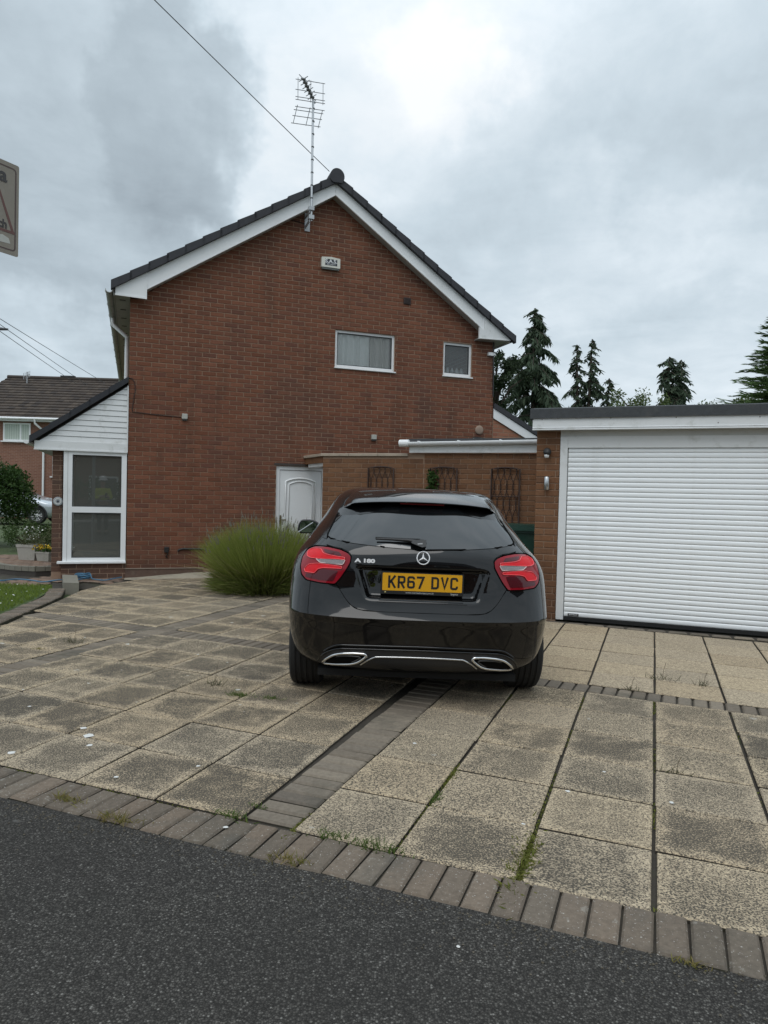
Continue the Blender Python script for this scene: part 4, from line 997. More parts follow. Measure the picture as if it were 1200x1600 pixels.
# ---------------------------------------------------------------- blue hose
hose = MB(); hz = [(-6.6, 10.15, .05), (-5.9, 10.28, .04), (-5.48, 10.06, .045), (-5.37, 10.30, .04), (-5.1, 10.24, .035), (-4.9, 10.14, .03), (-4.72, 10.24, .05), (-4.66, 10.5, .02), (-4.62, 10.64, .012)]
rn = random.Random(4)
for k in range(22): a = k*.9; hz.append((-4.62+.13*math.cos(a)*(1-.01*k)+rn.uniform(-.03, .03), 10.80+.12*math.sin(a)+rn.uniform(-.03, .03), .012+.006*k*.6+rn.uniform(0, .015)))
hz += [(-4.45, 10.76, .02), (-4.3, 10.66, .012), (-4.19, 10.66, .012), (-4.12, 10.85, .02), (-4.08, 10.98, .02)]
def smooth_pts(pts, n=5):
    P = [Vector(p) for p in pts]; out = []
    for i in range(len(P)-1):
        p0, p1, p2, p3 = P[max(i-1, 0)], P[i], P[i+1], P[min(i+2, len(P)-1)]
        for k in range(n):
            t = k/n; out.append(.5*((2*p1)+(p2-p0)*t+(2*p0-5*p1+4*p2-p3)*t*t+(3*p1-p0-3*p2+p3)*t**3))
    return out+[P[-1]]
hose.tube(smooth_pts(hz), .0095, 6)
tag(hose.build('garden_hose', mat('blue_hose', (.06, .16, .26), .5, var=.15)), 'blue hose trailing across the path and coiled behind the kerb stone', 'hose')

# ---------------------------------------------------------------- raised porch step, planters
st = thing('porch_step', (0, 0, 0), 'curved raised step of grey pavers in front of the porch', 'step')
out = [(-7.6, 13.0), (-7.05, 12.35), (-6.62, 11.85), (-6.26, 11.50), (-5.9, 11.29), (-5.55, 11.23), (-5.32, 11.40), (-5.26, 11.60), (-5.35, 11.85), (-6.1, 13.3), (-6.6, 13.7)]
m_ = MB(); m_.prism(out, -.05, .098, lambda p: p); m_.build('base', mat('dark_step_face', (.06, .052, .045), .95, bump=.003), st, fixn=True)
m_ = MB(); stepm = island_mat('grey_step_paver', [(.18, .145, .12), (.215, .175, .145), (.16, .135, .115), (.2, .16, .13)], fine=.35)
for i in range(26):
    for j in range(26):
        x, y = -7.6+.098*i*1.02, 11.1+.104*j
        u_, v_ = (i % 2)*.0, 0
for i in range(16):
    for j in range(28):
        u_ = -11.4+.205*i+(.1 if j % 2 else 0); v_ = 8.0+.104*j; x, y, _ = DV(u_, v_)
        cx_, cy_ = (-6.25, 12.35)
        if pip(x+(x-cx_)*.10, y+(y-cy_)*.10, out):
            o = link('paving_block', pme, st); o.data = pme; o.location = (x, y, .1185+random.gauss(0, .0015)); o.rotation_euler = (random.gauss(0, .006), random.gauss(0, .006), R(-21)); 
# grey bull nose edge along the curve
for i in range(2, 7):
    a, c = Vector((*out[i], 0)), Vector((*out[i+1], 0)); d_ = (c-a); L_ = d_.length; d_.normalize(); n_ = Vector((d_.y, -d_.x, 0))
    n_seg = max(1, int(L_/.105))
    for k in range(n_seg):
        p0, p1 = a+d_*(L_*k/n_seg+.004), a+d_*(L_*(k+1)/n_seg-.004)
        m_ = MB(); m_.prism([(p0.x+n_.x*.012, p0.y+n_.y*.012), (p1.x+n_.x*.012, p1.y+n_.y*.012), (p1.x-n_.x*.09, p1.y-n_.y*.09), (p0.x-n_.x*.09, p0.y-n_.y*.09)], .05, .124, lambda p: p); m_.build('edging_block', kerbc, st, fixn=True)
def leafy(name, parent, pts, m, size, seed, wid=.5):
    """many small folded leaves at the given points"""
    rn = random.Random(seed); b = MB()
    for p in pts:
        a = Vector((rn.gauss(0, 1), rn.gauss(0, 1), rn.gauss(.3, .8))).normalized(); c = a.orthogonal().normalized()
        c.rotate(Matrix.Rotation(rn.uniform(0, 6.28), 3, a)); s = size*rn.uniform(.6, 1.3); w_ = s*wid; nn = a.cross(c)
        p = Vector(p); q = [p, p+a*s*.5+c*w_*.5, p+a*s, p+a*s*.5-c*w_*.5]
        q[1] += nn*s*.1; q[3] += nn*s*.1
        b.add([tuple(v_) for v_ in q], [(0, 1, 2), (0, 2, 3)])
    return b.build(name, m, parent)
def leaf_mat(name, cols, rough=.55, trans=.25):
    if name in MATS: return MATS[name]
    m = island_mat(name, cols, rough, bump=.0, fine=.15); t, b = nodes(m)
    b.inputs['Subsurface Weight'].default_value = 0
    tr = t.n('ShaderNodeBsdfTranslucent'); mx = t.n('ShaderNodeMixShader', None, Fac=trans)
    src = b.inputs['Base Color'].links[0].from_socket; m.node_tree.links.new(src, tr.inputs['Color'])
    out_ = [n for n in m.node_tree.nodes if n.type == 'OUTPUT_MATERIAL'][0]
    m.node_tree.links.new(b.outputs[0], mx.inputs[1]); m.node_tree.links.new(tr.outputs[0], mx.inputs[2]); m.node_tree.links.new(mx.outputs[0], out_.inputs[0])
    for l in list(b.inputs['Normal'].links): m.node_tree.links.remove(l)
    return m
leaf_a = leaf_mat('mid_green_leaf', [(.045, .085, .02), (.07, .12, .03), (.05, .095, .028), (.09, .13, .04)])
leaf_d = leaf_mat('dark_green_leaf', [(.030, .068, .016), (.050, .10, .025), (.038, .08, .02), (.075, .135, .034)])
potm = mat('pale_stone_pot', (.38, .36, .32), .85, var=.15, vscale=10, bump=.002, dirt=(.2, .19, .15), dscale=6, damt=.5)
def planter(loc, w, d_, h, lb, rz):
    p = thing('planter', loc, lb, 'planter', rz, 'planters on the porch step')
    m_ = MB(); rg = [(w*.40, d_*.40, 0), (w*.47, d_*.47, h*.82), (w*.5, d_*.5, h*.83), (w*.5, d_*.5, h), (w*.45, d_*.45, h), (w*.44, d_*.44, h*.85)]
    for (a, c, z_) in rg: m_.v += [(-a, -c, z_), (a, -c, z_), (a, c, z_), (-a, c, z_)]
    m_.f = [(4*i+k, 4*i+(k+1) % 4, 4*i+4+(k+1) % 4, 4*i+4+k) for i in range(5) for k in range(4)]+[(3, 2, 1, 0), (20, 21, 22, 23)]; m_.sm = [False]*len(m_.f)
    m_.build('pot', potm, p, fixn=True); return p
rn = random.Random(12)
pl1 = planter((-6.20, 12.40, .122), .40, .30, .27, 'taller pale planter of white flowers on the porch step', R(-14))
leafy('leaves', pl1, [(rn.gauss(0, .13), rn.gauss(0, .09), .27+abs(rn.gauss(0, .12))) for _ in range(420)], leaf_mat('grey_green_leaf', [(.10, .12, .05), (.13, .14, .07), (.08, .10, .045)]), .045, 2)
leafy('flowers', pl1, [(rn.gauss(.03, .12), rn.gauss(0, .08), .42+rn.uniform(-.08, .18)) for _ in range(60)], mat('white_petal', (.75, .75, .72), .7), .03, 3, .9)
pl2 = planter((-5.86, 12.26, .122), .30, .24, .16, 'low pale planter of yellow pansies on the porch step', R(-18))
leafy('leaves', pl2, [(rn.gauss(0, .10), rn.gauss(0, .07), .16+abs(rn.gauss(0, .05))) for _ in range(260)], leaf_d, .045, 4)
leafy('flowers', pl2, [(rn.gauss(0, .10), rn.gauss(-.02, .07), .22+rn.uniform(-.03, .06)) for _ in range(70)], mat('yellow_petal', (.70, .48, .03), .7, var=.2), .04, 5, 1.0)
wp = thing('white_trough', (-2.62, 11.62, 0), 'white plastic trough half hidden behind the lavender clump', 'trough', R(19))
m_ = MB(); rg = [(.14, .11, 0), (.17, .13, .31), (.185, .145, .315), (.185, .145, .34), (.165, .125, .34), (.16, .12, .30)]
for (a, c, z_) in rg: m_.v += [(-a, -c, z_), (a, -c, z_), (a, c, z_), (-a, c, z_)]
m_.f = [(4*i+k, 4*i+(k+1) % 4, 4*i+4+(k+1) % 4, 4*i+4+k) for i in range(5) for k in range(4)]+[(3, 2, 1, 0), (20, 21, 22, 23)]; m_.sm = [False]*len(m_.f)
m_.build('pot', white_pvc, wp, fixn=True)
boxo('compost', soil, wp, -.155, .155, -.115, .115, .295, .305)
# ---------------------------------------------------------------- the black hatchback
def pchip(xs, ys):
    n = len(xs); h = [xs[i+1]-xs[i] for i in range(n-1)]; d = [(ys[i+1]-ys[i])/h[i] for i in range(n-1)]
    m = [d[0]]+[0 if d[i-1]*d[i] <= 0 else 3*(h[i-1]+h[i])/((2*h[i]+h[i-1])/d[i-1]+(h[i]+2*h[i-1])/d[i]) for i in range(1, n-1)]+[d[-1]]
    def f(x):
        if x <= xs[0]: return ys[0]
        if x >= xs[-1]: return ys[-1]
        i = 0
        while x > xs[i+1]: i += 1
        t = (x-xs[i])/h[i]; a = t*t*(3-2*t); b = t*(1-t)**2; c = t*t*(t-1)
        return ys[i]+(ys[i+1]-ys[i])*a+h[i]*(b*m[i]+c*m[i+1])
    return f
YR = pchip([.20, .25, .30, .40, .50, .575, .592, .61, .70, .78, .90, .98, 1.02, 1.06, 1.15, 1.25, 1.33, 1.37, 1.40, 1.43, 1.450],
           [-.50, -.60, -.655, -.682, -.706, -.728, -.740, -.731, -.693, -.673, -.664, -.652, -.636, -.607, -.520, -.405, -.305, -.24, -.14, .10, .80])
WD = pchip([.20, .30, .40, .55, .70, .80, .88, .95, 1.0, 1.05, 1.1, 1.2, 1.3, 1.37, 1.415, 1.437, 1.450],
           [.76, .835, .868, .885, .89, .888, .882, .862, .835, .80, .772, .715, .655, .605, .54, .45, .20])
DR = pchip([.2, .6, .8, .95, 1.05, 1.2, 1.35, 1.45], [.46, .50, .54, .68, .92, 1.2, 1.4, 1.0])
PR = pchip([.2, .6, .9, 1.05, 1.45], [2.9, 3.0, 2.9, 3.1, 3.1])
YF = pchip([.20, .30, .45, .60, .70, .78, .86, .92, .97, 1.02, 1.1, 1.2, 1.3, 1.38, 1.42, 1.45], [3.30, 3.46, 3.56, 3.58, 3.52, 3.36, 3.02, 2.70, 2.45, 2.28, 2.10, 1.88, 1.62, 1.36, 1.15, 1.0])
def Yrear(x, z, q_=None):
    q = min(abs(x)/WD(z), 1.0); p = PR(z)
    return YR(z)+DR(z)*(1-max(0, 1-q**p)**(1/p))
def ss_(a, b, x):
    t = min(1, max(0, (x-a)/(b-a))); return t*t*(3-2*t)
def recess(x, z):
    """the hollow of the tailgate round the number plate: sharp ledge on top, sloping cheeks, shelf below"""
    hw = .372+(.435-.372)*(z-.715)/(.905-.715)
    k = ss_(0, .055, hw-abs(x)); top = ss_(.914, .900, z); bot = ss_(.708, .738, z)
    return .044*k*top*bot
def body_mesh(name, m, arches, WDf=WD, zs=None, inset=True, sc3=(1, 1, 1)):
    zs = zs or ([.215]+[.235+.02*i for i in range(15)]+[.535+.012*i for i in range(10)]+[.66+.018*i for i in range(44)]); zs = [z for z in zs if z < 1.43]+[1.43, 1.437, 1.442, 1.446, 1.449]
    NR, NS_, NF = 34, 26, 16; V = []; n = 0
    for z in zs:
        w = WDf(z); yr, yf = YR(z), YF(z); D = min(DR(z), (yf-yr)*.55); p = PR(z); Df = min(.75, (yf-yr-D)*.95); half = []
        for i in range(NR):
            th = (math.pi/2)*(i/NR)**.9; x = w*math.sin(th)**(2/p); y = yr+D*(1-math.cos(th)**(2/p))
            if inset and z < 1.0: y += .055*ss_(.44, .36, x)*ss_(.67, .72, z)*ss_(.95, .91, z)
            half.append((x, y))
        for i in range(NS_): half.append((w*(1-.012*math.sin(math.pi*i/NS_)), yr+D+(yf-Df-yr-D)*i/NS_))
        for i in range(NF+1):
            th = (math.pi/2)*(1-i/NF); pf = 2.5; half.append((w*math.sin(th)**(2/pf), yf-Df*(1-math.cos(th)**(2/pf))))
        loop = half+[(-x, y) for (x, y) in half[-2:0:-1]]; n = len(loop); V += [(x*sc3[0], y*sc3[1], z*sc3[2]) for x, y in loop]
    F = [(i*n+k, i*n+(k+1) % n, (i+1)*n+(k+1) % n, (i+1)*n+k) for i in range(len(zs)-1) for k in range(n)]
    F += [tuple(range(n))[::-1], tuple((len(zs)-1)*n+k for k in range(n))]
    me = bpy.data.meshes.new(name); me.from_pydata(V, [], F); me.materials.append(m)
    ob = bpy.data.objects.new('tmp_body', me); COL.objects.link(ob)
    cm = MB()
    for (yy_, zz_, rr_) in arches:
        for sx in (-1, 1):
            cm.lathe([(rr_, -.22), (rr_, .22)], 40, lambda p, sx=sx: (sx*(.84*sc3[0]+p[2]*1.0), yy_+p[0], zz_+p[1]))
    cme = cm.mesh('tmp_cut', m); bmx = bmesh.new(); bmx.from_mesh(cme); bmesh.ops.recalc_face_normals(bmx, faces=bmx.faces); bmx.to_mesh(cme); bmx.free()
    co = bpy.data.objects.new('tmp_cut', cme); COL.objects.link(co)
    md = ob.modifiers.new('cut', 'BOOLEAN'); md.operation = 'DIFFERENCE'; md.solver = 'EXACT'; md.object = co; md.use_self = True
    out = bpy.data.meshes.new_from_object(ob.evaluated_get(bpy.context.evaluated_depsgraph_get())); out.name = name
    bpy.data.objects.remove(ob); bpy.data.objects.remove(co)
    out.materials.clear(); out.materials.append(m)
    for pl in out.polygons: pl.use_smooth = True
    try: out.set_sharp_from_angle(angle=R(38))
    except Exception: pass
    return out

paint = mat('black_metallic_paint', (.0022, .0022, .0025), .3, spec=.05, coat=1.0); t, b = nodes(paint)
b.inputs['Coat IOR'].default_value = 1.52
dustn = t.n('ShaderNodeNewGeometry').outputs['Position']
t.set(b, 'Roughness', t.remap(t.noise(dustn, 5, 5, .65), .3, .8, .25, .4))
zc_ = t.n('ShaderNodeSeparateXYZ', None, Vector=dustn).outputs[2]
film_ = t.remap(t.math('ADD', zc_, t.math('MULTIPLY', t.math('SUBTRACT', t.noise(dustn, 6, 5, .7), .5), .35)), .70, .30)      # road film low on the body
t.set(b, 'Coat_Roughness', t.math('ADD', t.remap(t.noise(dustn, 2.5, 5, .65), .35, .8, .012, .05), t.math('MULTIPLY', film_, .11)))
t.set(b, 'Base_Color', t.mix(t.math('MULTIPLY', film_, .012), (.0022, .0022, .0025), (.16, .14, .115)))
tint = mat('privacy_glass', (.006, .007, .008), .03, spec=.5); b = tint.node_tree.nodes['Principled BSDF']; b.inputs['IOR'].default_value = 1.85
gloss_black = mat('gloss_black_trim', (.008, .008, .009), .12, spec=.5)
satin_black = mat('satin_black_bumper_plastic', (.020, .020, .021), .42)
chrome = mat('chrome', (.78, .78, .78), .12, metal=1.0)
gap_m = mat('panel_gap', (.002, .002, .002), .9, spec=.1)

CX = R(1.0); car = thing('black_hatchback', (.245, 5.1695, 0), 'glossy black hatchback parked tail towards the road on the slabs', 'car', CX)
RA, WB_ = .316, 2.699
body = link('body', body_mesh('body', paint, [(0.0, .316, .352), (WB_, .316, .352)]), car)

def densify(poly, g):
    out = []
    for i in range(len(poly)):
        a, b = Vector(poly[i]), Vector(poly[(i+1) % len(poly)]); n = max(1, int((b-a).length/g+.5))
        out += [a.lerp(b, k/n) for k in range(n)]
    return out
def rounded(poly, r=.012, n=4):
    """round the corners of a polygon"""
    out = []; m = len(poly)
    for i in range(m):
        p0, p1, p2 = Vector(poly[i-1]), Vector(poly[i]), Vector(poly[(i+1) % m])
        d0, d2 = (p0-p1), (p2-p1); rr = min(r, d0.length*.45, d2.length*.45); a, c = p1+d0.normalized()*rr, p1+d2.normalized()*rr
        for k in range(n+1):
            t = k/n; out.append(((1-t)**2*a+2*t*(1-t)*p1+t*t*c))
    return [(p.x, p.y) for p in out]
def patch(name, poly, m, parent, off=.004, grid=.012, fn=None, depth=.012, surf=Yrear, axis='rear', sgn=1, lip=.0):
    """a panel that follows the body: outline (x, z) laid on the rear surface, or (y, z) on a flank, proud by off, with a turned edge"""
    bd = densify([Vector(p) for p in poly], grid)
    xs = [p.x for p in bd]; zs_ = [p.y for p in bd]; pts = list(bd); nb = len(bd); pl = [(p.x, p.y) for p in bd]
    x = min(xs)+grid*.5
    while x < max(xs):
        z = min(zs_)+grid*.5
        while z < max(zs_):
            if pip(x, z, pl) and min((Vector((x, z))-q).length_squared for q in bd) > (grid*.45)**2: pts.append(Vector((x, z)))
            z += grid
        x += grid
    vo, eo, fo, _, _, _ = delaunay_2d_cdt(pts, [(i, (i+1) % nb) for i in range(nb)], [], 1, 1e-6)
    def mp(x, z, o):
        if fn: o = o-fn(x, z)
        if axis == 'rear': return (x, surf(x, z)-o, z)
        return (sgn*(surf(x, z)+o), x, z)
    V = [mp(p.x, p.y, off) for p in vo]; F = [tuple(f) for f in fo]
    me_ = MB(); 
    flip = (axis == 'rear') == True
    def nrm(f):
        a, b_, c = (Vector(V[i]) for i in f[:3]); return (b_-a).cross(c-a)
    want = Vector((0, -1, 0)) if axis == 'rear' else Vector((sgn, 0, 0))
    F = [f if nrm(f).dot(want) > 0 else f[::-1] for f in F]
    me_.add(V, F, True)
    ring = [mp(p.x, p.y, off) for p in bd]+[mp(p.x, p.y, off-depth) for p in bd]
    sk = [(i, (i+1) % nb, (i+1) % nb+nb, i+nb) for i in range(nb)]
    area = sum(bd[i-1].x*bd[i].y-bd[i].x*bd[i-1].y for i in range(nb))
    me_.add(ring, sk if area < 0 else [f[::-1] for f in sk], False)
    return me_.build(name, m, parent)
def mir(h):
    return h+[(-x, z) for (x, z) in h[::-1]]
# tailgate lower panel (from the bumper line up to the glass), rounded where it meets the bumper
tg_half = [(0, .641), (.30, .641), (.40, .648), (.447, .668), (.485, .705), (.522, .755), (.548, .797), (.520, .838), (.492, .880), (.463, .932), (.459, .975), (.480, 1.000), (.530, 1.020), (.60, 1.028), (.632, 1.034), (.648, 1.066), (.50, 1.052), (.25, 1.034), (0, 1.024)]
tgp = [(x, z) for x, z in tg_half]; full = tgp+[(-x, z) for x, z in tgp[::-1] if x > 0]
tailgate = patch('tailgate', full, paint, car, .005, .011, recess, depth=.05)
# a shadow gap follows its edge
for sgn in (1, -1):
    g = MB(); pts = []
    for (x, z) in tg_half[:15]:
        pts.append((sgn*x, Yrear(x, z)-.0015+recess(x, z), z))
    g.tube(smooth_pts(pts, 4), .0035, 5); g.build('shut_line', gap_m, car)
# rear window, black pillars beside it, roof spoiler
win_half = [(0, 1.034), (.25, 1.044), (.50, 1.061), (.612, 1.076), (.636, 1.088), (.634, 1.105), (.608, 1.17), (.578, 1.245), (.545, 1.325), (.542, 1.345), (.30, 1.355), (0, 1.358)]
patch('rear_window', win_half+[(-x, z) for x, z in win_half[::-1] if x > 0], tint, car, .005, .02, depth=.02)
g = MB(); wl_ = [(x, z) for x, z in win_half]+[(-x, z) for x, z in win_half[::-1] if x > 0]
g.tube([(x, Yrear(x, z)-.004, z) for x, z in wl_ if z < 1.3], .0055, 5); g.build('window_seal', gap_m, car)
for sgn in (1, -1):
    pp = [(.640, 1.070), (.672, 1.075), (.672, 1.10), (.612, 1.25), (.575, 1.335), (.548, 1.335), (.583, 1.25), (.613, 1.175), (.642, 1.10)]
    patch('pillar_trim', [(sgn*x, z) for x, z in (pp if sgn > 0 else pp[::-1])], gloss_black, car, .0075, .012, depth=.02)
    g = MB(); g.tube([(sgn*x, Yrear(x, z)-.007, z) for x, z in [(.637, 1.078), (.637, 1.102), (.611, 1.172), (.581, 1.247), (.547, 1.335)]], .0035, 5); g.build('window_seal', gap_m, car)
sp_ = MB(); nx_ = 41; pr_n = 9
for i in range(nx_):
    x = -.575+1.15*i/(nx_-1); q = abs(x)/.575; yb = .19*q**2.3; zb_ = -.034*q**2.4; e = 1-.75*ss_(.88, 1.0, q)
    prof_ = [(.10, 1.434), (-.06, 1.425), (-.15, 1.410), (-.22, 1.393), (-.30, 1.370), (-.385, 1.344), (-.394, 1.337), (-.385, 1.331), (-.24, 1.352)]
    for (y, z) in prof_:
        yy = -.20+(y+.20)*e if y < -.2 else y
        p3 = Vector((x, yy+yb, z+zb_+.004*(1-q**4)))
        f = ss_(.80, 1.0, q)                            # the ends sweep down into the pillars
        zt = z-.060; xt = x*1.03
        p3 = p3.lerp(Vector((xt, Yrear(xt, zt)-.010*(1-abs(z-1.38)/.06), zt)), f)
        sp_.v.append(tuple(p3))
sp_.f = [(i*pr_n+k, i*pr_n+k+1, (i+1)*pr_n+k+1, (i+1)*pr_n+k) for i in range(nx_-1) for k in range(pr_n-1)]; sp_.sm = [True]*len(sp_.f)
roofp = paint.copy(); roofp.name = 'high_sheen_spoiler_paint'; roofp.node_tree.nodes['Principled BSDF'].inputs['Coat IOR'].default_value = 2.1  # stronger coat on the spoiler alone, building in a brighter sky highlight
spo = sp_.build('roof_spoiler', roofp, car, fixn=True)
for f in spo.data.polygons: f.use_smooth = True
try: spo.data.set_sharp_from_angle(angle=R(42))
except Exception: pass
boxo('high_brake_light', mat('dark_red_lens', (.10, .004, .006), .15), spo, -.15, .15, -.372, -.34, 1.322, 1.333)
# tail lamps
red = mat('deep_red_lens', (.26, .005, .014), .3, spec=.05, coat=.7); redl = mat('bright_red_light_guide', (.66, .010, .018), .4, spec=.1, coat=.3, var=.2, vscale=40); redh = mat('pink_red_edge', (.85, .085, .095), .3, coat=.3)
dark_l = mat('smoked_red_lens', (.075, .006, .011), .3, spec=.1, coat=.8); clear_l = mat('clear_indicator_lens', (.22, .20, .20), .15, coat=1.0, var=.5, vscale=160)
lamp = [(.466, .972), (.488, .993), (.535, 1.010), (.62, 1.021), (.712, 1.017), (.764, .992), (.796, .945), (.803, .885), (.790, .835), (.755, .806), (.66, .797), (.562, .796), (.528, .838), (.499, .884), (.471, .935)]
for sgn in (1, -1):
    mm = lambda pl: [(sgn*x, z) for x, z in (pl if sgn > 0 else pl[::-1])]
    tl = patch('tail_light', mm(rounded(lamp, .012)), red, car, .010, .012, depth=.03)
    g = MB(); g.tube([(sgn*x, Yrear(x, z)-.004, z) for x, z in rounded([(.45+(x-.45)*1.0+(.004 if x > .7 else -.004 if x < .6 else 0), z+(.005 if z > .95 else -.005)) for x, z in lamp], .012)], .004, 5, closed=True); g.build('seal', gap_m, tl)
    up = [(.505, .953), (.505, .966), (.615, .976), (.650, .984), (.668, 1.008), (.735, 1.004), (.762, .985), (.765, .955), (.735, .945), (.690, .946), (.55, .954)]
    lo = [(.522, .895), (.522, .908), (.685, .916), (.745, .905), (.775, .872), (.768, .853), (.702, .853), (.678, .882), (.640, .891)]
    ind = [(.500, .950), (.516, .920), (.668, .922), (.700, .945)]
    dk = [(.525, .973), (.542, .998), (.652, 1.010), (.640, .989), (.612, .982)]
    bd_ = [(.545, .880), (.64, .882), (.675, .872), (.695, .845), (.760, .843), (.765, .822), (.66, .812), (.575, .812)]
    patch('reflector', mm(rounded(bd_, .008)), dark_l, tl, .0135, .014, depth=.004)
    patch('light_guide', mm(rounded(up, .010)), redl, tl, .0145, .012, depth=.005)
    patch('light_guide', mm(rounded(lo, .010)), redl, tl, .0145, .012, depth=.005)
    patch('smoked_panel', mm(rounded(dk, .008)), dark_l, tl, .0135, .012, depth=.004)
    patch('indicator', mm(rounded(ind, .006)), clear_l, tl, .0155, .012, depth=.006)
    for nm, pl, r_, m2 in (('light_line', up, .0030, redh), ('light_line', lo, .0030, redh), ('chrome_line', ind, .0028, mat('pale_lens_edge', (.75, .55, .53), .2))):
        g = MB(); g.tube([(sgn*x, Yrear(x, z)-.0165, z) for x, z in rounded(pl, .009)], r_, 5, closed=True); g.build(nm, m2, tl)
# bumper: lower insert, crease beads, chrome strip, exhaust finishers, reflectors
ins_half = [(0, .258), (.375, .250), (.62, .232), (.665, .262), (.628, .318), (.585, .350), (.525, .372), (.46, .378), (0, .388)]
patch('bumper_insert', ins_half+[(-x, z) for x, z in ins_half[::-1] if x > 0], satin_black, car, .010, .018, depth=.03)
for (pts, r_, m2, nm, o_) in (([(.615, .352), (.575, .381), (.525, .401), (.44, .407), (.2, .413), (0, .415)], .0085, paint, 'bumper_crease', .002), ([(.665, .270), (.632, .320), (.588, .354), (.527, .377), (.46, .384), (.2, .391), (0, .393)], .0065, paint, 'insert_edge', .010), ([(.376, .278), (.335, .312), (.290, .336), (.262, .341), (.13, .345), (0, .346)], .0062, mat('satin_chrome', (.62, .62, .62), .25, metal=1.0), 'chrome_strip', .014)):
    P_ = [(x, Yrear(x, z)-o_, z) for x, z in pts]; P_ = P_+[(-x, y, z) for x, y, z in P_[-2::-1]]
    g = MB(); g.tube(smooth_pts(P_, 5), r_, 6); g.build(nm, m2, car)
exh = [(.338, .344), (.352, .357), (.42, .358), (.50, .350), (.555, .335), (.600, .302), (.628, .270), (.618, .258), (.545, .262), (.445, .276), (.400, .292), (.366, .318)]
for sgn in (1, -1):
    mm = lambda pl: [(sgn*x, z) for x, z in (pl if sgn > 0 else pl[::-1])]
    ep = patch('exhaust_finisher', mm(rounded(exh, .02)), mat('dark_recess', (.004, .004, .004), .8, spec=.1), car, .0135, .016, depth=.01)
    g = MB(); g.tube([(sgn*x, Yrear(x, z)-.018, z) for x, z in rounded(exh, .02)], .0085, 8, closed=True); g.build('chrome_ring', chrome, ep)
    g = MB(); 
    cxy = (.48, .308)
    g.tube([(sgn*(cxy[0]+(x-cxy[0])*.72), Yrear(x, z)-.012, cxy[1]+(z-cxy[1])*.62) for x, z in rounded(exh, .02)], .005, 6, closed=True); g.build('inner_pipe', mat('sooty_steel', (.10, .10, .10), .4, metal=.8), ep)
# handle slot shelf under the plate, plate, badge, model lettering, wiper
slot = [(.27, .704), (.285, .716), (.24, .722), (-.24, .722), (-.285, .716), (-.27, .704)]
patch('handle_recess', slot, gap_m, tailgate, .004, .012, recess, depth=.002)
g = MB(); g.tube([(x, Yrear(x, .700)-.006, .6985) for x in [-.29+.02*i for i in range(30)]], .0022, 5); g.build('ledge_bead', paint, tailgate)
PY = lambda z: YR(z)+.036-.016
yellow = mat('yellow_plate', (.72, .36, .012), .38); blk = mat('black_print', (.012, .012, .012), .5)
def PLM(p): # plate plane: x across, y up, depth outwards
    return (p[0], -.668-.010*(p[1])/.06*0-p[2], .822+p[1])
plate = boxo('number_plate', black_plastic, car, -.266, .266, -.664, -.640, .748, .888)
plf = MB(); plf.prism(rounded([(-.256, -.0515), (.256, -.0515), (.256, .0615), (-.256, .0615)], .006), .0, .0012, lambda p: (p[0], -.6641-p[2], .822+p[1])); plf.build('plate_face', yellow, plate, fixn=True)
ch = MB(); LW, LH, LT = .050, .079, .0135
def letter(c, x0):
    h, w, q = LH-LT, LW-LT, LT/2
    PMc = lambda p: (x0+q+p[0], -.6654-p[2], .822+.005-LH/2+q+p[1])
    r_ = .010
    def arc(cx_, cy_, a0, a1, n=5, rx=r_): return [(cx_+rx*math.cos(R(a0+(a1-a0)*k/n)), cy_+rx*math.sin(R(a0+(a1-a0)*k/n))) for k in range(n+1)]
    if c == 'K': stroke(ch, [(0, -q), (0, h+q)], LT, PMc); stroke(ch, [(w+q*.3, h+q), (.004, h*.42)], LT, PMc, .00005); stroke(ch, [(w*.30, h*.62), (w+q*.4, -q)], LT, PMc, .0001)
    if c == 'R': stroke(ch, [(0, -q), (0, h+q)], LT, PMc); stroke(ch, [(0, h)]+arc(w-r_, h-r_, 90, 0)+arc(w-r_, h*.46+r_, 0, -90)+[(0, h*.46)], LT, PMc, .00005); stroke(ch, [(w*.42, h*.46), (w, -q)], LT, PMc, .0001)
    if c == '6': stroke(ch, [(w, h*.80)]+arc(w-r_, h-r_, 0, 90)+arc(r_, h-r_, 90, 180)+arc(r_, r_, 180, 270)+arc(w-r_, r_, 270, 360)+arc(w-r_, h*.56-r_, 0, 90)+[(.004, h*.56)], LT, PMc)
    if c == '7': stroke(ch, [(-q, h), (w, h), (w*.30, -q)], LT, PMc)
    if c == 'D': stroke(ch, [(0, 0), (0, h)]+arc(w-.014, h-.014, 90, 0, 5, .014)+arc(w-.014, .014, 0, -90, 5, .014), LT, PMc, closed=True)
    if c == 'V': stroke(ch, [(-.001, h+q), (w/2, .002), (w+.001, h+q)], LT, PMc)
    if c == 'C': stroke(ch, [(w, h*.74)]+arc(w-r_, h-r_, 0, 90)+arc(r_, h-r_, 90, 180)+arc(r_, r_, 180, 270)+arc(w-r_, r_, 270, 360)+[(w, h*.26)], LT, PMc)
x = -.2195
for c in 'KR67 DVC':
    if c == ' ': x += .033; continue
    ch = MB(); letter(c, x); x += LW+.011; ch.build('registration_letter', blk, plate, fixn=True)
smallp = mat('grey_white_print', (.55, .55, .54), .5)
text_mesh('dealer_lettering', 'www.mercedes-benz.co.uk', .0165, smallp, plate, lambda p: (p[0]-.015, -.6644-p[2], .7595+p[1]), extrude=.0002)
text_mesh('maker_lettering', 'bepco', .019, smallp, plate, lambda p: (.208+p[0], -.6644-p[2], .7590+p[1]), extrude=.0002)
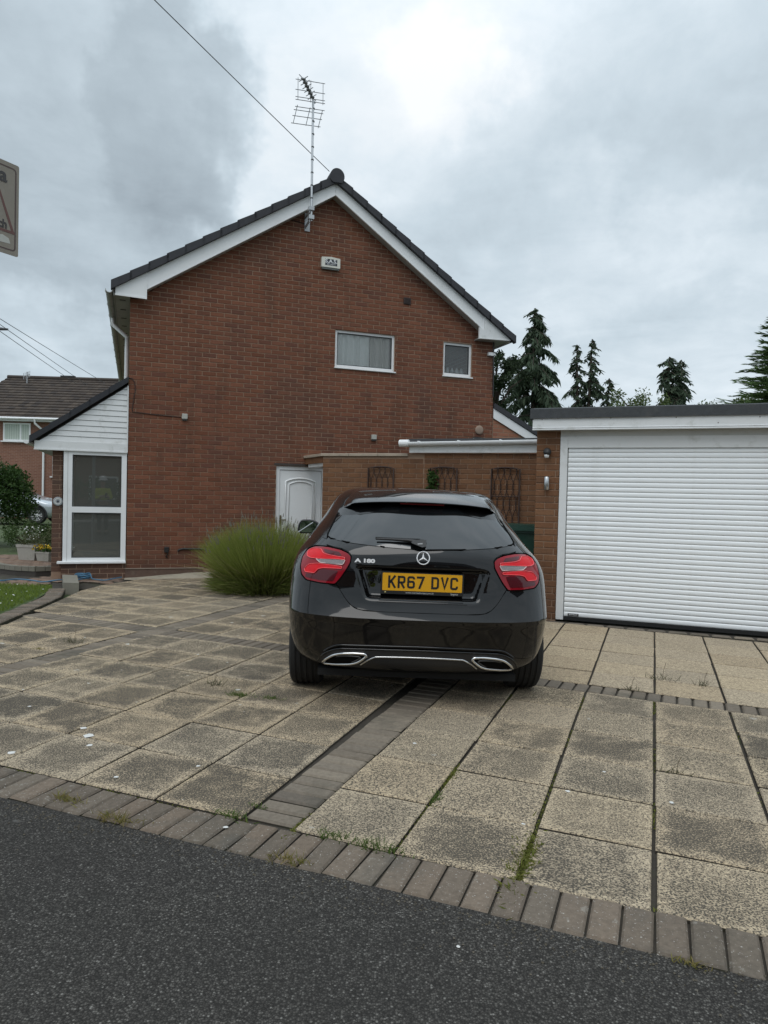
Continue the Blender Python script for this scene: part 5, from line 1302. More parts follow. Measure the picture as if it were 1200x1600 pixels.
m_ = MB(); m_.lathe([(0, 0), (.006, 0), (.005, .002), (0, .002)], 8, lambda p: (-.236+p[0], -.6641-p[2], .7595+p[1]), caps=False); m_.build('screw_cap', mat('yellow_screw', (.45, .40, .18), .5), plate)
bd = MB(); bc_ = (0, .985); BMp = lambda x, z, o: (x, Yrear(x, z)-.006-o, z)
bd.tube([BMp(.040*math.cos(a), bc_[1]+.040*math.sin(a), .004) for a in [2*math.pi*k/40 for k in range(40)]], .0036, 6, closed=True)
for k in range(3):
    a = R(90+120*k); tipp = (.038*math.cos(a), .038*math.sin(a)); sd_ = (.0078*math.cos(a+R(60)), .0078*math.sin(a+R(60))); se = (.0078*math.cos(a-R(60)), .0078*math.sin(a-R(60)))
    V_ = [BMp(0, bc_[1], .012), BMp(tipp[0], bc_[1]+tipp[1], .004), BMp(sd_[0], bc_[1]+sd_[1], .002), BMp(se[0], bc_[1]+se[1], .002)]
    bd.add(V_, [(0, 1, 2), (0, 3, 1), (1, 3, 2)])
bd.build('star_badge', mat('bright_chrome_lettering', (.85, .85, .86)), tailgate)
chp = mat('bright_chrome_lettering', (.85, .85, .86), .3, metal=.25)
text_mesh('model_lettering', 'A 180', .040, chp, tailgate, lambda p: (-.373+p[0]*1.30, Yrear(-.373+p[0]*1.3, .948)-.0085-p[2], .952+p[1]*.80), extrude=.002, bold=.0022)
# wiper
wp_ = MB(); wz = [(-.305, 1.093), (-.20, 1.094), (-.10, 1.092), (.0, 1.080), (.012, 1.070)]
wp_.tube([(x, Yrear(x, z)-.030, z) for x, z in wz], [.006, .008, .012, .016, .014], 6); wp = wp_.build('rear_wiper', black_plastic, car)
m_ = MB(); m_.prism([(-.075, 1.090), (-.01, 1.102), (.018, 1.098), (.016, 1.060), (-.01, 1.054), (-.08, 1.079)], .012, .052, lambda p: (p[0], Yrear(p[0], p[1])-p[2], p[1])); m_.build('wiper_boss', black_plastic, wp, fixn=True)
m_ = MB(); m_.tube([(x, Yrear(x, 1.098)-.012, 1.098) for x in (-.31, -.2, -.1, -.02)], .007, 5); m_.build('wiper_blade', black_rub, wp)
m_ = MB(); m_.prism([(-.040, 1.077), (-.008, 1.081), (-.006, 1.073), (-.038, 1.070)], .0525, .054, lambda p: (p[0], Yrear(p[0], p[1])-p[2], p[1])); m_.build('wiper_mark', mat('faded_grey_print', (.25, .25, .25), .5), wp, fixn=True)
# flanks: side glass, sills, handles, mirrors
def Xside(y, z):
    w = WD(z); yr = YR(z); yf = YF(z); D = min(DR(z), (yf-yr)*.55); p = PR(z)
    if y < yr+D: return w*max(0, 1-max(0, (yr+D-y)/D)**p)**(1/p)
    Df = min(.75, (yf-yr-D)*.95)
    if y > yf-Df: return w*max(0, 1-((y-yf+Df)/Df)**2.5)**(1/2.5)
    return w*(1-.012*math.sin(math.pi*(y-yr-D)/max(.01, (yf-Df-yr-D))))
for sgn in (1, -1):
    gl = [(.02, 1.06), (.35, 1.03), (1.9, 1.00), (2.0, 1.02), (1.62, 1.20), (1.35, 1.33), (1.0, 1.385), (.55, 1.385), (.25, 1.31)]
    sg = patch('side_window', gl, tint, car, .004, .05, None, .01, Xside, 'side', sgn)
    g = MB(); g.tube([(sgn*(Xside(.95, z)+.006), .95+.0*z, z) for z in (1.02, 1.12, 1.22, 1.32, 1.38)], .018, 5); g.build('door_pillar', gloss_black, sg)
    g = MB(); g.tube([(sgn*(Xside(y, z)+.004), y, z) for y, z in [(.02, 1.055), (.35, 1.025), (1.2, 1.01), (1.98, 1.0)]], .007, 5); g.build('waist_trim', chrome, car)
    for y_ in (.62, 1.62):
        g = MB(); g.tube([(sgn*(Xside(y_+q, .90)+.022), y_+q, .90) for q in (-.10, 0, .10)], .013, 6); g.build('door_handle', paint, car)
    for ln in ([(.50, .99), (.46, .8), (.55, .55), (.62, .40)], [(.98, 1.0), (1.0, .7), (1.02, .36)], [(2.02, .98), (2.08, .7), (2.05, .38)]):
        g = MB(); g.tube([(sgn*(Xside(y, z)+.0005), y, z) for y, z in ln], .0035, 4); g.build('door_gap', gap_m, car)
    # mirror
    mb = MB(); c_ = Vector((sgn*.955, 1.83, 1.045)); nseg, nr = 20, 7
    sh_ = [(-.105, -.062), (.085, -.070), (.112, -.04), (.108, .02), (.08, .066), (-.02, .072), (-.095, .045)]
    shp = rounded(sh_, .03, 3)
    for k, (s_, dy) in enumerate([(.90, -.045), (1.0, -.03), (1.02, 0), (.95, .05), (.75, .09), (.40, .115)]):
        mb.v += [(c_.x+sgn*p[0]*s_, c_.y+dy, c_.z+p[1]*s_) for p in shp]
    n_ = len(shp); mb.f = [(i*n_+k, i*n_+(k+1) % n_, (i+1)*n_+(k+1) % n_, (i+1)*n_+k) for i in range(5) for k in range(n_)]+[tuple(range(n_)), tuple(5*n_+k for k in range(n_))]; mb.sm = [True]*(5*n_)+[False, False]
    mir_o = mb.build('door_mirror', gloss_black, car, fixn=True)
    gm = MB(); gm.add([(c_.x+sgn*p[0]*.82, c_.y-.047-.0, c_.z+p[1]*.82) for p in shp], [tuple(range(n_))]); gm.build('mirror_glass', mat('mirror_glass', (.35, .37, .39), .03, metal=1.0), mir_o)
    gm = MB(); gm.tube([(c_.x+sgn*.10, c_.y-.05, c_.z-.055), (c_.x-sgn*.04, c_.y-.05, c_.z+.045)][::1], .0055, 5); gm.build('mirror_edge', mat('pale_mirror_glint', (.6, .62, .63), .2, metal=.6), mir_o)  # pale strip across the glass stands for a bright diagonal reflection
    gm = MB(); gm.tube([(c_.x-sgn*.07, c_.y+.02, c_.z-.04), (sgn*(Xside(1.86, 1.0)-.02), 1.87, .985)], [.03, .04], 8); gm.build('mirror_stalk', gloss_black, mir_o)
# wheels
tyre_m = mat('tyre_rubber', (.014, .014, .014), .8, bump=.0008, bscale=140, dirt=(.04, .037, .032), dscale=8, damt=.5)
alloy = mat('dark_alloy', (.30, .31, .32), .35, metal=.8)
def wheel(parent, y, sx, R_=RA, wdt=.225, rimm=None):
    w = empty('wheel', (sx*(.776), y, R_), 0, parent); tw = MB(); h = wdt/2
    pf = [(R_*.66, -h*.80), (R_*.80, -h*.97), (R_*.92, -h*.99), (R_*.975, -h*.88), (R_-.0015, -h*.70)]
    for gx in (-.52, -.17, .17, .52):
        pf += [(R_, h*gx-.010), (R_-.007, h*gx-.0065), (R_-.007, h*gx+.0065), (R_, h*gx+.010)]
    pf += [(R_-.0015, h*.70), (R_*.975, h*.88), (R_*.92, h*.99), (R_*.80, h*.97), (R_*.66, h*.80)]
    tw.lathe(pf, 56, lambda p: (p[2], p[0], p[1]), caps=False); ty = tw.build('tyre', tyre_m, w, fixn=True)
    try: ty.data.set_sharp_from_angle(angle=R(30))
    except Exception: pass
    rm = MB(); o_ = sx
    rm.lathe([(R_*.66, -h*.8), (R_*.62, -h*.6), (R_*.62, h*.6), (R_*.66, h*.8)], 40, lambda p: (p[2], p[0], p[1]), caps=False)
    rm.lathe([(0, h*.52), (.045, h*.52), (.06, h*.38), (.06, 0)], 20, lambda p: (o_*p[2], p[0], p[1]), caps=False)
    for k in range(5):
        for dlt in (-.13, .13):
            a = 2*math.pi*k/5+dlt; a2 = 2*math.pi*k/5+dlt*1.7
            rm.tube([(o_*h*.40, .05*math.cos(a), .05*math.sin(a)), (o_*h*.55, R_*.4*math.cos(a2), R_*.4*math.sin(a2)), (o_*h*.62, R_*.64*math.cos(a2), R_*.64*math.sin(a2))], [.020, .016, .018], 6)
    rm.build('rim', rimm or alloy, w)
    dm = MB(); dm.lathe([(0, 0), (R_*.6, 0)], 24, lambda p: (o_*.02, p[0], p[1]), caps=False); dm.build('brake_disc', mat('brake_steel', (.12, .12, .12), .5, metal=.6), w)
    return w
for y_ in (0.0, WB_):
    for sx in (-1, 1): wheel(car, y_, sx)
# inner wheel arches and floor pan, so that nothing shows through
uf = MB(); uf.box(-.66, .66, -.50, 3.2, .17, .214); uf.build('underbody', mat('underbody_black', (.008, .008, .008), .9), car, fixn=True)
sl_ = MB(); sl_.tube([(-.10, -.30, .24), (-.30, -.42, .25), (-.45, -.50, .275)], .03, 8); sl_.tube([(.10, -.30, .24), (.30, -.42, .25), (.45, -.50, .275)], .03, 8); sl_.build('exhaust_pipe', mat('sooty_steel', (.1, .1, .1)), car)
ws = MB(); 
for i in range(13):
    x = -.62+1.24*i/12
    for k in range(7):
        z = 1.02+.35*k/6; w = WD(z)*.86; xx = x/.62*w*.92
        yf = YF(z); yr = YR(z); D = min(DR(z), (yf-yr)*.55); Df = min(.75, (yf-yr-D)*.95)
        ws.v.append((xx, yf-Df*(1-max(0, 1-(abs(xx)/WD(z))**2.5)**(1/2.5))+.005, z+.004))
ws.f = [(i*7+k, (i+1)*7+k, (i+1)*7+k+1, i*7+k+1) for i in range(12) for k in range(6)]; ws.sm = [True]*len(ws.f)
ws.build('windscreen', tint, car, fixn=True)

for c in list(car.children):                            # the body leans a little to the right on its springs
    if not c.name.startswith('wheel'):
        c.rotation_euler = (0, R(.9), 0); c.location = c.location+Vector((-.013, 0, 0))
# ---------------------------------------------------------------- neighbour's house, far left
nb = thing('neighbour_house', (0, 0, 0), 'neighbouring brick house with brown tiled roof behind the porch', 'house')
nA = R(2.5); nd = Vector((math.cos(nA), math.sin(nA), 0)); nn_ = Vector((math.sin(nA), -math.cos(nA), 0)); NO = Vector((-19.4, 34.0, 0))
def NL(s, z, n=0.0): return tuple(NO+nd*s+nn_*n+Vector((0, 0, z)))
def NB(p): return NL(p[0], p[2], -p[1])
m_ = MB(); m_.add([NL(-1.5, -.1), NL(9, -.1), NL(9, 4.75), NL(-1.5, 4.75)], [(0, 1, 2, 3)]); m_.add([NL(-1.5, -.1), NL(-1.5, 4.75), NL(-1.5, 7.0, -4), NL(-1.5, 4.75, -8), NL(-1.5, -.1, -8)], [(0, 1, 2, 3, 4)]); m_.add([NL(9, -.1), NL(9, -.1, -8), NL(9, 4.75, -8), NL(9, 7.0, -4), NL(9, 4.75)], [(0, 1, 2, 3, 4)]); m_.build('wall', farbrick, nb)
ntile = island_mat('brown_concrete_tile', [(.075, .060, .052), (.095, .075, .062), (.06, .05, .046), (.11, .088, .072)], .9, fine=.35)
rf = MB(); rf.add([NL(-1.7, 4.72, .35), NL(9.2, 4.72, .35), NL(9.2, 7.30, -4.0), NL(-.75, 7.30, -4.0)], [(0, 1, 2, 3)]); rf.add([NL(-1.7, 4.72, -8.3), NL(-.75, 7.30, -4.0), NL(9.2, 7.30, -4.0), NL(9.2, 4.72, -8.3)], [(0, 1, 2, 3)]); rf.add([NL(-1.7, 4.72, .35), NL(-.75, 7.3, -4.0), NL(-1.7, 4.72, -8.3)], [(0, 1, 2)]); nroof = rf.build('roof', ntile, nb)
rn = random.Random(77)
NC = 15
for i in range(NC):
    f0, f1 = i/NC, (i+1)/NC; s = -1.7+.95*f0; m_ = MB()
    while s < 6.4:
        L = .30; a0, a1 = s, s+L-.006
        za, zb = 4.745+2.575*f0+rn.uniform(0, .012), 4.735+2.575*f1
        na, nb2 = .37-4.35*f0, .37-4.35*(f1+.02)
        m_.add([NL(a0, za+.03, na), NL(a1, za+.03, na), NL(a1, zb+.02, nb2), NL(a0, zb+.02, nb2), NL(a0, za-.02, na), NL(a1, za-.02, na)], [(0, 1, 2, 3), (4, 5, 1, 0)]); s += L
    m_.build('tile_course', ntile, nroof)
m_ = MB(); m_.tube([NL(-.8, 7.34, -4.0), NL(9.2, 7.34, -4.0)], .11, 8); m_.build('ridge_tile', ntile, nroof)
boxo('ridge_vent', mat('dark_ridge_vent', (.03, .03, .03), .8), nroof, 2.0, 2.75, 3.9, 4.1, 7.40, 7.50, NB)
boxo('fascia', white_pvc, nb, -1.7, 9.2, -.35, -.32, 4.60, 4.74, NB)
m_ = MB(); m_.tube([NL(-1.7, 4.72, .42), NL(9.2, 4.72, .42)], .062, 8); ng = m_.build('gutter', white_pvc, nb)
m_ = MB(); m_.tube([NL(2.60, 4.68, .42), NL(2.60, 4.50, .40), NL(2.86, 4.2, .07), NL(2.88, 3.9, .07), NL(2.88, .1, .07)], .05, 8); m_.build('downpipe', white_pvc, nb)
m_ = MB(); m_.add([NL(-1.7, 4.60, .34), NL(9.2, 4.60, .34), NL(9.2, 4.60, 0), NL(-1.7, 4.60, 0)], [(0, 1, 2, 3)]); m_.build('soffit', old_white, nb)
def nwin(s0, s1, z0, z1, mull, blind=None):
    w = MB(); f = .07
    w.box(s0, s1, -.04, .02, z0, z0+f, NB); w.box(s0, s1, -.04, .02, z1-f, z1, NB)
    for x in [s0]+mull+[s1-f]: w.box(x, x+f, -.041, .02, z0+f, z1-f, NB)
    o = w.build('window', white_pvc, nb, fixn=True)
    g = MB(); g.add([NL(s0+f, z0+f, .012), NL(s1-f, z0+f, .012), NL(s1-f, z1-f, .012), NL(s0+f, z1-f, .012)], [(0, 1, 2, 3)]); g.build('pane', mat('far_pane', (.05, .06, .06), .03, spec=1.0), o)
    if blind:
        g = MB(); 
        for k in range(int((s1-s0)/.11)): g.add([NL(s0+f+.11*k, z0+f, .0145), NL(s0+f+.11*k+.103, z0+f, .0165), NL(s0+f+.11*k+.103, z1-f, .0165), NL(s0+f+.11*k, z1-f, .0145)], [(0, 1, 2, 3)])
        g.build('blind', mat('pale_green_blind', (.50, .56, .50), .8), o)
    boxo('sill', white_pvc, o, s0-.08, s1+.08, -.12, .0, z0-.06, z0-.004, NB)
    return o
nwin(.95, 2.24, 3.66, 4.53, [1.74], blind=True)
nwin(3.30, 4.3, 2.0, 2.95, [3.62]); 
nd_ = boxo('door', white_pvc, nb, 3.38, 4.3, -.03, .02, .1, 1.72, NB); boxo('glazing', mat('far_pane', (.05, .06, .06)), nd_, 3.52, 3.75, -.0345, -.031, .5, 1.6, NB)
boxo('canopy_edge', white_pvc, nb, -1.0, 1.9, -.5, 0, 1.98, 2.08, NB)
na = thing('tv_aerial', (0, 0, 0), 'small distant television aerial above the neighbouring roof at the left edge', 'aerial')
m_ = MB(); m_.tube([NL(.48, 5.0, -3.4), NL(.48, 7.55, -3.4)], .03, 6); m_.build('mast', galv, na)
m_ = MB(); m_.tube([NL(.28, 7.30, -3.4), NL(.62, 7.42, -3.4)], .02, 5); [m_.tube([NL(.30+.08*k, 7.15+.03*k, -3.4), NL(.30+.08*k, 7.48+.03*k, -3.4)], .014, 4) for k in range(5)]; m_.build('antenna', galv, na)

# ---------------------------------------------------------------- silver car on the neighbour's drive
ncar = thing('silver_crossover', (0, 0, 0), 'silver car seen side on behind the porch pier with dark wheel arch', 'car')
ncar.location = (-16.35, 28.25, 0); ncar.rotation_euler = (0, 0, R(-92)+R(2)); 
silver = mat('silver_blue_paint', (.50, .54, .58), .25, metal=.25, coat=1.0)
S3 = (1.02, 1.05, 1.10)
link('body', body_mesh('silver_body', silver, [(0, .35, .40), (2.83, .35, .40)], inset=False, sc3=S3), ncar)
for sgn in (1, -1):
    gl = [(.02, 1.07), (.6, 1.04), (1.95, 1.0), (2.05, 1.02), (1.62, 1.22), (1.30, 1.36), (.6, 1.37), (.25, 1.30)]
    o = patch('side_window', gl, mat('far_pane', (.05, .06, .06)), ncar, .006, .06, None, .01, Xside, 'side', sgn); o.scale = S3
    for y_ in (0, 2.83):
        w_ = wheel(ncar, y_, sgn, .345, .225, mat('bright_alloy', (.6, .6, .6), .35, metal=.7))
        m_ = MB(); m_.tube([(sgn*.905, y_+.40*math.cos(R(a)), .35+.40*math.sin(R(a))) for a in range(-10, 191, 10)], .03, 6); m_.build('arch_trim', black_plastic, ncar)
o = link('windscreen', bpy.data.objects['windscreen'].data, ncar); o.scale = S3
o.data = o.data.copy()

# ---------------------------------------------------------------- plants
def blades(name, parent, spec, m, seed, kind=None):
    """spec yields (base, tip direction, length, width, bend)"""
    rn = random.Random(seed); b = MB()
    for (p, d, L, w, bend) in spec:
        p = Vector(p); d = Vector(d).normalized(); s = d.cross(Vector((rn.gauss(0, 1), rn.gauss(0, 1), rn.gauss(0, .3)))).normalized()*w*.5
        g = Vector((d.x, d.y, 0)); g = g.normalized() if g.length > .05 else Vector((rn.gauss(0, 1), rn.gauss(0, 1), 0)).normalized()
        p1 = p+d*L*.55+g*bend*.25*L; p2 = p+d*L+g*bend*L-Vector((0, 0, abs(bend)*.35*L))
        b.add([tuple(p-s), tuple(p+s), tuple(p1+s*.8), tuple(p1-s*.8), tuple(p2)], [(0, 1, 2, 3), (3, 2, 4)])
    o = b.build(name, m, parent)
    if kind: o['kind'] = kind
    return o
lav = thing('lavender_clump', (-1.66, 9.98, 0), 'big rounded clump of fine upright green stems between the gable wall and the car', 'shrub')
stem = leaf_mat('fine_green_stem', [(.22, .265, .05), (.29, .34, .075), (.17, .215, .045), (.36, .385, .12), (.24, .29, .055)], .6, .4)
rn = random.Random(50); sp1 = []
for _ in range(15000):
    a = rn.uniform(0, 6.283); r = .62*math.sqrt(rn.random()); lean = .06+.62*(r/.62)**1.35+rn.gauss(0, .09)
    base = (r*.62*math.cos(a), r*.62*math.sin(a), 0)
    L = (1.14-.20*(r/.62)**2)*rn.uniform(.60, 1.0)
    d = Vector((math.cos(a)*math.sin(lean), math.sin(a)*math.sin(lean), math.cos(lean)))
    d += Vector((rn.gauss(0, .07), rn.gauss(0, .07), 0))
    sp1.append((base, d, L, .0058*rn.uniform(.7, 1.3), rn.uniform(-.02, .12)))
blades('stems', lav, sp1, stem, 51)
dead = [(p, Vector(d)+Vector((rn.gauss(0, .22), rn.gauss(0, .22), 0)), L*rn.uniform(.6, 1.05), w, rn.uniform(.1, .5)) for (p, d, L, w, _b) in rn.sample(sp1, 900)]
blades('dry_stems', lav, dead, leaf_mat('straw_stem', [(.30, .25, .11), (.36, .31, .16), (.22, .18, .08)], .8, .2), 55)
sp2 = []
for (p, d, L, w, bd2) in rn.sample(sp1, 700):
    if L > .8: t_ = Vector(p)+Vector(d).normalized()*L*.97; sp2.append((t_, d+Vector((0, 0, .6)), rn.uniform(.05, .10), .013, 0))
blades('flower_spikes', lav, sp2, mat('dusty_flower_spike', (.16, .15, .12), .8, var=.3), 52, 'stuff')
sp3 = []
for _ in range(6000):
    a = rn.uniform(0, 6.283); r = rn.uniform(.25, .66); sp3.append(((r*math.cos(a), r*math.sin(a), rn.uniform(0, .34)*(1.1-r)), (math.cos(a)*rn.uniform(.5, 1.6), math.sin(a)*rn.uniform(.5, 1.6), rn.uniform(.1, 1)), rn.uniform(.10, .30), .007, .2))
blades('low_leaves', lav, sp3, leaf_mat('low_green_leaf', [(.15, .19, .045), (.20, .24, .06), (.12, .155, .035), (.24, .23, .09)]), 53)
# side sprigs reaching out to the left over the trough
sp4 = []
for _ in range(260):
    a = R(180)+rn.gauss(0, .5); sp4.append(((-.42+rn.gauss(0, .08), .2+rn.gauss(0, .25), .12+rn.uniform(0, .3)), (math.cos(a), math.sin(a)*.8, rn.uniform(.25, .9)), rn.uniform(.35, .66), .0055, rn.uniform(0, .2)))
blades('side_stems', lav, sp4, stem, 54)

# lawn blades and daisies
rn = random.Random(60); spg = []
def lawn_pt():
    while True:
        x, y = rn.uniform(-6.6, -3.75), rn.uniform(6.9, 10.1)
        if pip(x, y, [(-4.08, 7.2), (-4.0, 6.9), (-6.6, 6.9), (-6.6, 10.1), (-5.5, 9.88), (-4.64, 9.84), (-4.47, 9.5), (-4.28, 8.6)]): return x, y
for _ in range(17000):
    x, y = lawn_pt(); spg.append(((x, y, .01), (rn.gauss(0, .45), rn.gauss(0, .45), 1), rn.uniform(.03, .075), .006, rn.uniform(0, .3)))
lg_ = blades('lawn_grass', None, spg, leaf_mat('lawn_blade', [(.15, .22, .03), (.19, .26, .045), (.125, .19, .03), (.22, .28, .065)], .6, .3), 61); tag(lg_, kind='stuff')
dsy = MB()
for _ in range(110):
    x, y = lawn_pt(); 
    if y > 9.5: continue
    z = rn.uniform(.055, .08); r_ = rn.uniform(.009, .014); a0 = rn.random()
    ring = [(x+r_*math.cos(a0+k*1.0472), y+r_*math.sin(a0+k*1.0472), z+.003*math.sin(k*2)) for k in range(6)]
    dsy.add(ring+[(x, y, z+.004)], [(k, (k+1) % 6, 6) for k in range(6)])
tag(dsy.build('daisies', mat('white_petal', (.75, .75, .72))), kind='stuff')

# weeds and grass in the joints: each tuft a thing
weed_g = leaf_mat('weed_green', [(.08, .13, .025), (.11, .17, .04), (.07, .11, .02)], .6, .3); weed_y = leaf_mat('dry_weed', [(.20, .19, .05), (.26, .20, .08), (.15, .16, .04)], .7, .3); mossm = leaf_mat('yellow_moss', [(.16, .17, .03), (.12, .14, .03), (.19, .18, .05)], .8, .2)
WEEDS = [(-.17, 2.80, 'g', 1.0, 'smaller green tuft on the kerb blocks, left of the bushy one'), (.01, 2.72, 'g', 1.25, 'bushy green grass tuft at the slab corner on the kerb blocks'), (.565, 2.67, 'm', 1.9, 'large yellow green mossy patch in the wide joint at lower right'),
 (-.62, 2.97, 'g', .9, 'small bright grass tuft at the kerb left of the paver band end'), (-1.37, 3.09, 'y', 1.0, 'yellowish grass tuft on the kerb blocks at far left'), (-1.08, 2.91, 'd', 1.2, 'dry orange brown tuft at the tarmac edge'), (.37, 3.46, 'm', 1.0, 'mossy green weed in the wide joint behind the bushy tuft'), (.27, 3.20, 'g', .8, 'leafy weed halfway down the wide joint in front of the car'),
 (.215, 3.02, 'm', .8, 'small moss lump in the wide joint near the kerb'), (-.95, 4.75, 'g', 1.3, 'long low strip of green weed in the slab joint left of the car tyre'), (-.72, 4.70, 'g', 1.0, 'green weed clump at a slab corner left of the car'), (1.52, 3.56, 's', .8, 'small dead weed in the joint at right'), (2.2, 5.46, 's', 1.2, 'dark straggly weed in the joint before the garage shutter'), (1.84, 5.13, 's', .9, 'spiky weed on the paver band before the garage'),
 (-.33, 2.62, 'y', 1.0, 'pale dry tuft at the tarmac edge below the paver band'), (-.32, 2.90, 'm', .8, 'moss in the joint beside the bottom of the paver band'), (-.53, 3.07, 'g', .55, 'little leafy weed at the left foot of the paver band'), (-.62, 3.33, 'm', .6, 'mossy weed on the left edge of the paver band'), (-2.74, 6.26, 's', 1.3, 'feathery weed in the slabs near the lawn edging'), (-1.18, 5.0, 's', 1.3, 'thin upright weed between slabs left of the car'), (-2.92, 5.98, 'y', .9, 'yellow green weed at a slab joint at far left'), (2.45, 5.30, 's', 1.0, 'tall thin weed stem on the paver band at right'), (.95, 2.08, 'y', .6, 'small yellow weed at the tarmac edge at lower right')]
for i, (x, y, k, s, lb) in enumerate(WEEDS):
    rn = random.Random(200+i); t_ = thing('weed', (x, y, -.008), lb, 'weed', 0, 'weeds in the paving joints')
    m = {'g': weed_g, 'y': weed_y, 'd': weed_y, 's': leaf_mat('dull_weed', [(.07, .075, .035), (.09, .09, .045), (.05, .06, .025)]), 'm': mossm}[k]; q = []
    n_ = int({'g': 90, 'y': 80, 'd': 80, 's': 26, 'm': 330}[k]*s)
    for _ in range(n_):
        g1, g2 = rn.gauss(0, .045*s*(1.4 if k == 'm' else 1)), rn.gauss(0, .014*s*(.8 if k == 'm' else 1))
        ja = R(69) if k == 'm' or 'joint' in lb and 'wide' in lb else R(-21)
        bx_, by_ = g1*math.cos(ja)-g2*math.sin(ja), g1*math.sin(ja)+g2*math.cos(ja)
        q.append(((bx_, by_, 0), (rn.gauss(0, .6), rn.gauss(0, .6), .9 if k != 'm' else .35), rn.uniform(.02, .055)*s*(1.5 if k == 's' else .38 if k == 'm' else .9), .0038 if k != 'm' else .006, rn.uniform(0, .35)))
    blades('blades', t_, q, m, 300+i, 'stuff')
    if k == 's':
        m_ = MB(); m_.tube([(0, 0, 0), (.01, .005, .07*s), (.02, -.01, .12*s)], .0015, 4); m_.build('stalk', mat('dry_stalk', (.12, .09, .05), .8), t_)
mo = []
rn = random.Random(90)
JO = [c-.0 for c in colsR[1:5]]+[c for c in colsL[1:5]]
for _ in range(2600):
    if rn.random() < .8:
        c = rn.choice(JO[:3]) if rn.random() < .6 else rn.choice(JO); v = rn.uniform(2.55, 5.3); x, y, _z = DV(c+rn.gauss(0, .005), v)
        if noise.noise(Vector((x*2.2, y*2.2, 3))) < .05: continue
    else:
        u = rn.uniform(-3, .6); x, y, _z = DV(u, 2.545+.015*u*-.3+rn.gauss(0, .004))
        if noise.noise(Vector((x*3, y*3, 9))) < 0: continue
    mo.append(((x, y, -.014), (rn.gauss(0, .8), rn.gauss(0, .8), .7), rn.uniform(.006, .017), .005, .2))
tag(blades('joint_moss', None, mo, mossm, 91), kind='stuff')

# grit, dead leaves and pale flecks gathered on the tarmac edge and in the joints
rn = random.Random(95); gb = MB()
for _ in range(1500):
    u = rn.uniform(-4.5, 1.2); d_ = rn.expovariate(14); x, y, _z = DV(u, 2.30-d_+.02*math.sin(u*3)); r_ = rn.uniform(.0015, .006)
    a0 = rn.uniform(0, 6.28); z = -.009; gb.add([(x+r_*math.cos(a0+k*2.09), y+r_*math.sin(a0+k*2.09), z) for k in range(3)]+[(x, y, z+r_*.8)], [(0, 1, 3), (1, 2, 3), (2, 0, 3)])
tag(gb.build('grit', island_mat('grit_bits', [(.10, .085, .06), (.16, .14, .11), (.07, .06, .045), (.24, .22, .19)], fine=.1)), kind='stuff')
fb = MB()
for (x, y, r_) in [(-1.45, 2.02, .006), (.26, 2.14, .007), (-1.62, 3.9, .032), (-1.70, 4.02, .02), (-1.55, 3.75, .016), (-1.9, 3.62, .022), (-2.2, 4.4, .014), (-.9, 3.5, .012), (-1.25, 3.34, .013), (-.62, 2.86, .011), (.2, 3.9, .012), (.9, 3.3, .013), (1.15, 3.55, .010), (-2.05, 3.35, .025), (-1.8, 3.25, .018), (.62, 2.95, .010), (1.35, 3.2, .012)]:
    n_ = 9; a0 = rn.uniform(0, 6.28); u_, v_ = UV(x, y); z = .004 if v_ > 2.32 else -.006
    fb.add([(x+r_*rn.uniform(.6, 1.2)*math.cos(a0+k*.698), y+r_*rn.uniform(.6, 1.2)*math.sin(a0+k*.698), z-.002) for k in range(n_)]+[(x, y, z)], [(k, (k+1) % n_, n_) for k in range(n_)])
tag(fb.build('pale_droppings', mat('chalky_dropping', (.62, .61, .58), .8, var=.15, vscale=90)), kind='stuff')

# round bush at the left edge
def bush(name, loc, rx, ry, rz_, n, size, m, lb, cat, seed, lumps=26):
    t_ = thing(name, loc, lb, cat); rn = random.Random(seed); cl = []
    for _ in range(lumps):
        a, e = rn.uniform(0, 6.283), math.asin(rn.uniform(-.55, 1)); cl.append((rx*.78*math.cos(a)*math.cos(e), ry*.78*math.sin(a)*math.cos(e), rz_*(.5+.40*math.sin(e)), rn.uniform(.22, .36)*min(rx, rz_)))
    pts = []
    for _ in range(n):
        c = rn.choice(cl); a, e = rn.uniform(0, 6.283), math.asin(rn.uniform(-1, 1)); r = c[3]*rn.random()**.35
        pts.append((c[0]+r*math.cos(a)*math.cos(e), c[1]+r*math.sin(a)*math.cos(e), max(.03, c[2]+r*math.sin(e))))
    leafy('foliage', t_, pts, m, size, seed+1)
    b = MB()
    for k in range(9):
        c = rn.choice(cl); b.tube([(rn.gauss(0, .06), rn.gauss(0, .06), 0), (c[0]*.4, c[1]*.4, c[2]*.5), (c[0], c[1], c[2])], [.03, .02, .006], 5)
    b.build('stems', mat('shrub_bark', (.06, .045, .03), .9), t_); return t_
bush('laurel_bush', (-10.05, 17.4, 0), 1.30, 1.2, 2.12, 15000, .085, leaf_d, 'large rounded dark green bush at the left edge in front of the silver car', 'bush', 400, 60)
bush('low_shrub', (-8.15, 16.2, 0), .62, .5, .55, 2600, .05, leaf_a, 'low grey green shrub between the dark bush and the porch pier', 'shrub', 420)
bush('flowering_shrub', (-7.35, 15.6, 0), .45, .4, .5, 1700, .045, leaf_mat('grey_green_leaf', [(.1, .12, .05)]), 'small pale shrub beside the porch pier behind the yellow pansies', 'shrub', 430)
ivy = thing('climbing_plant', (0, 0, 0), 'small green climber on the left edge of the middle trellis', 'climber')
rn = random.Random(66); pts = []
for _ in range(420):
    z = rn.uniform(.9, 1.78); s_ = 1.84+rn.gauss(0, .035+.05*max(0, 1.68-z)*(z > 1.2)); pts.append(WL(s_, z, .055+rn.gauss(0, .025)))
leafy('leaves', ivy, pts, leaf_d, .055, 67, .75)
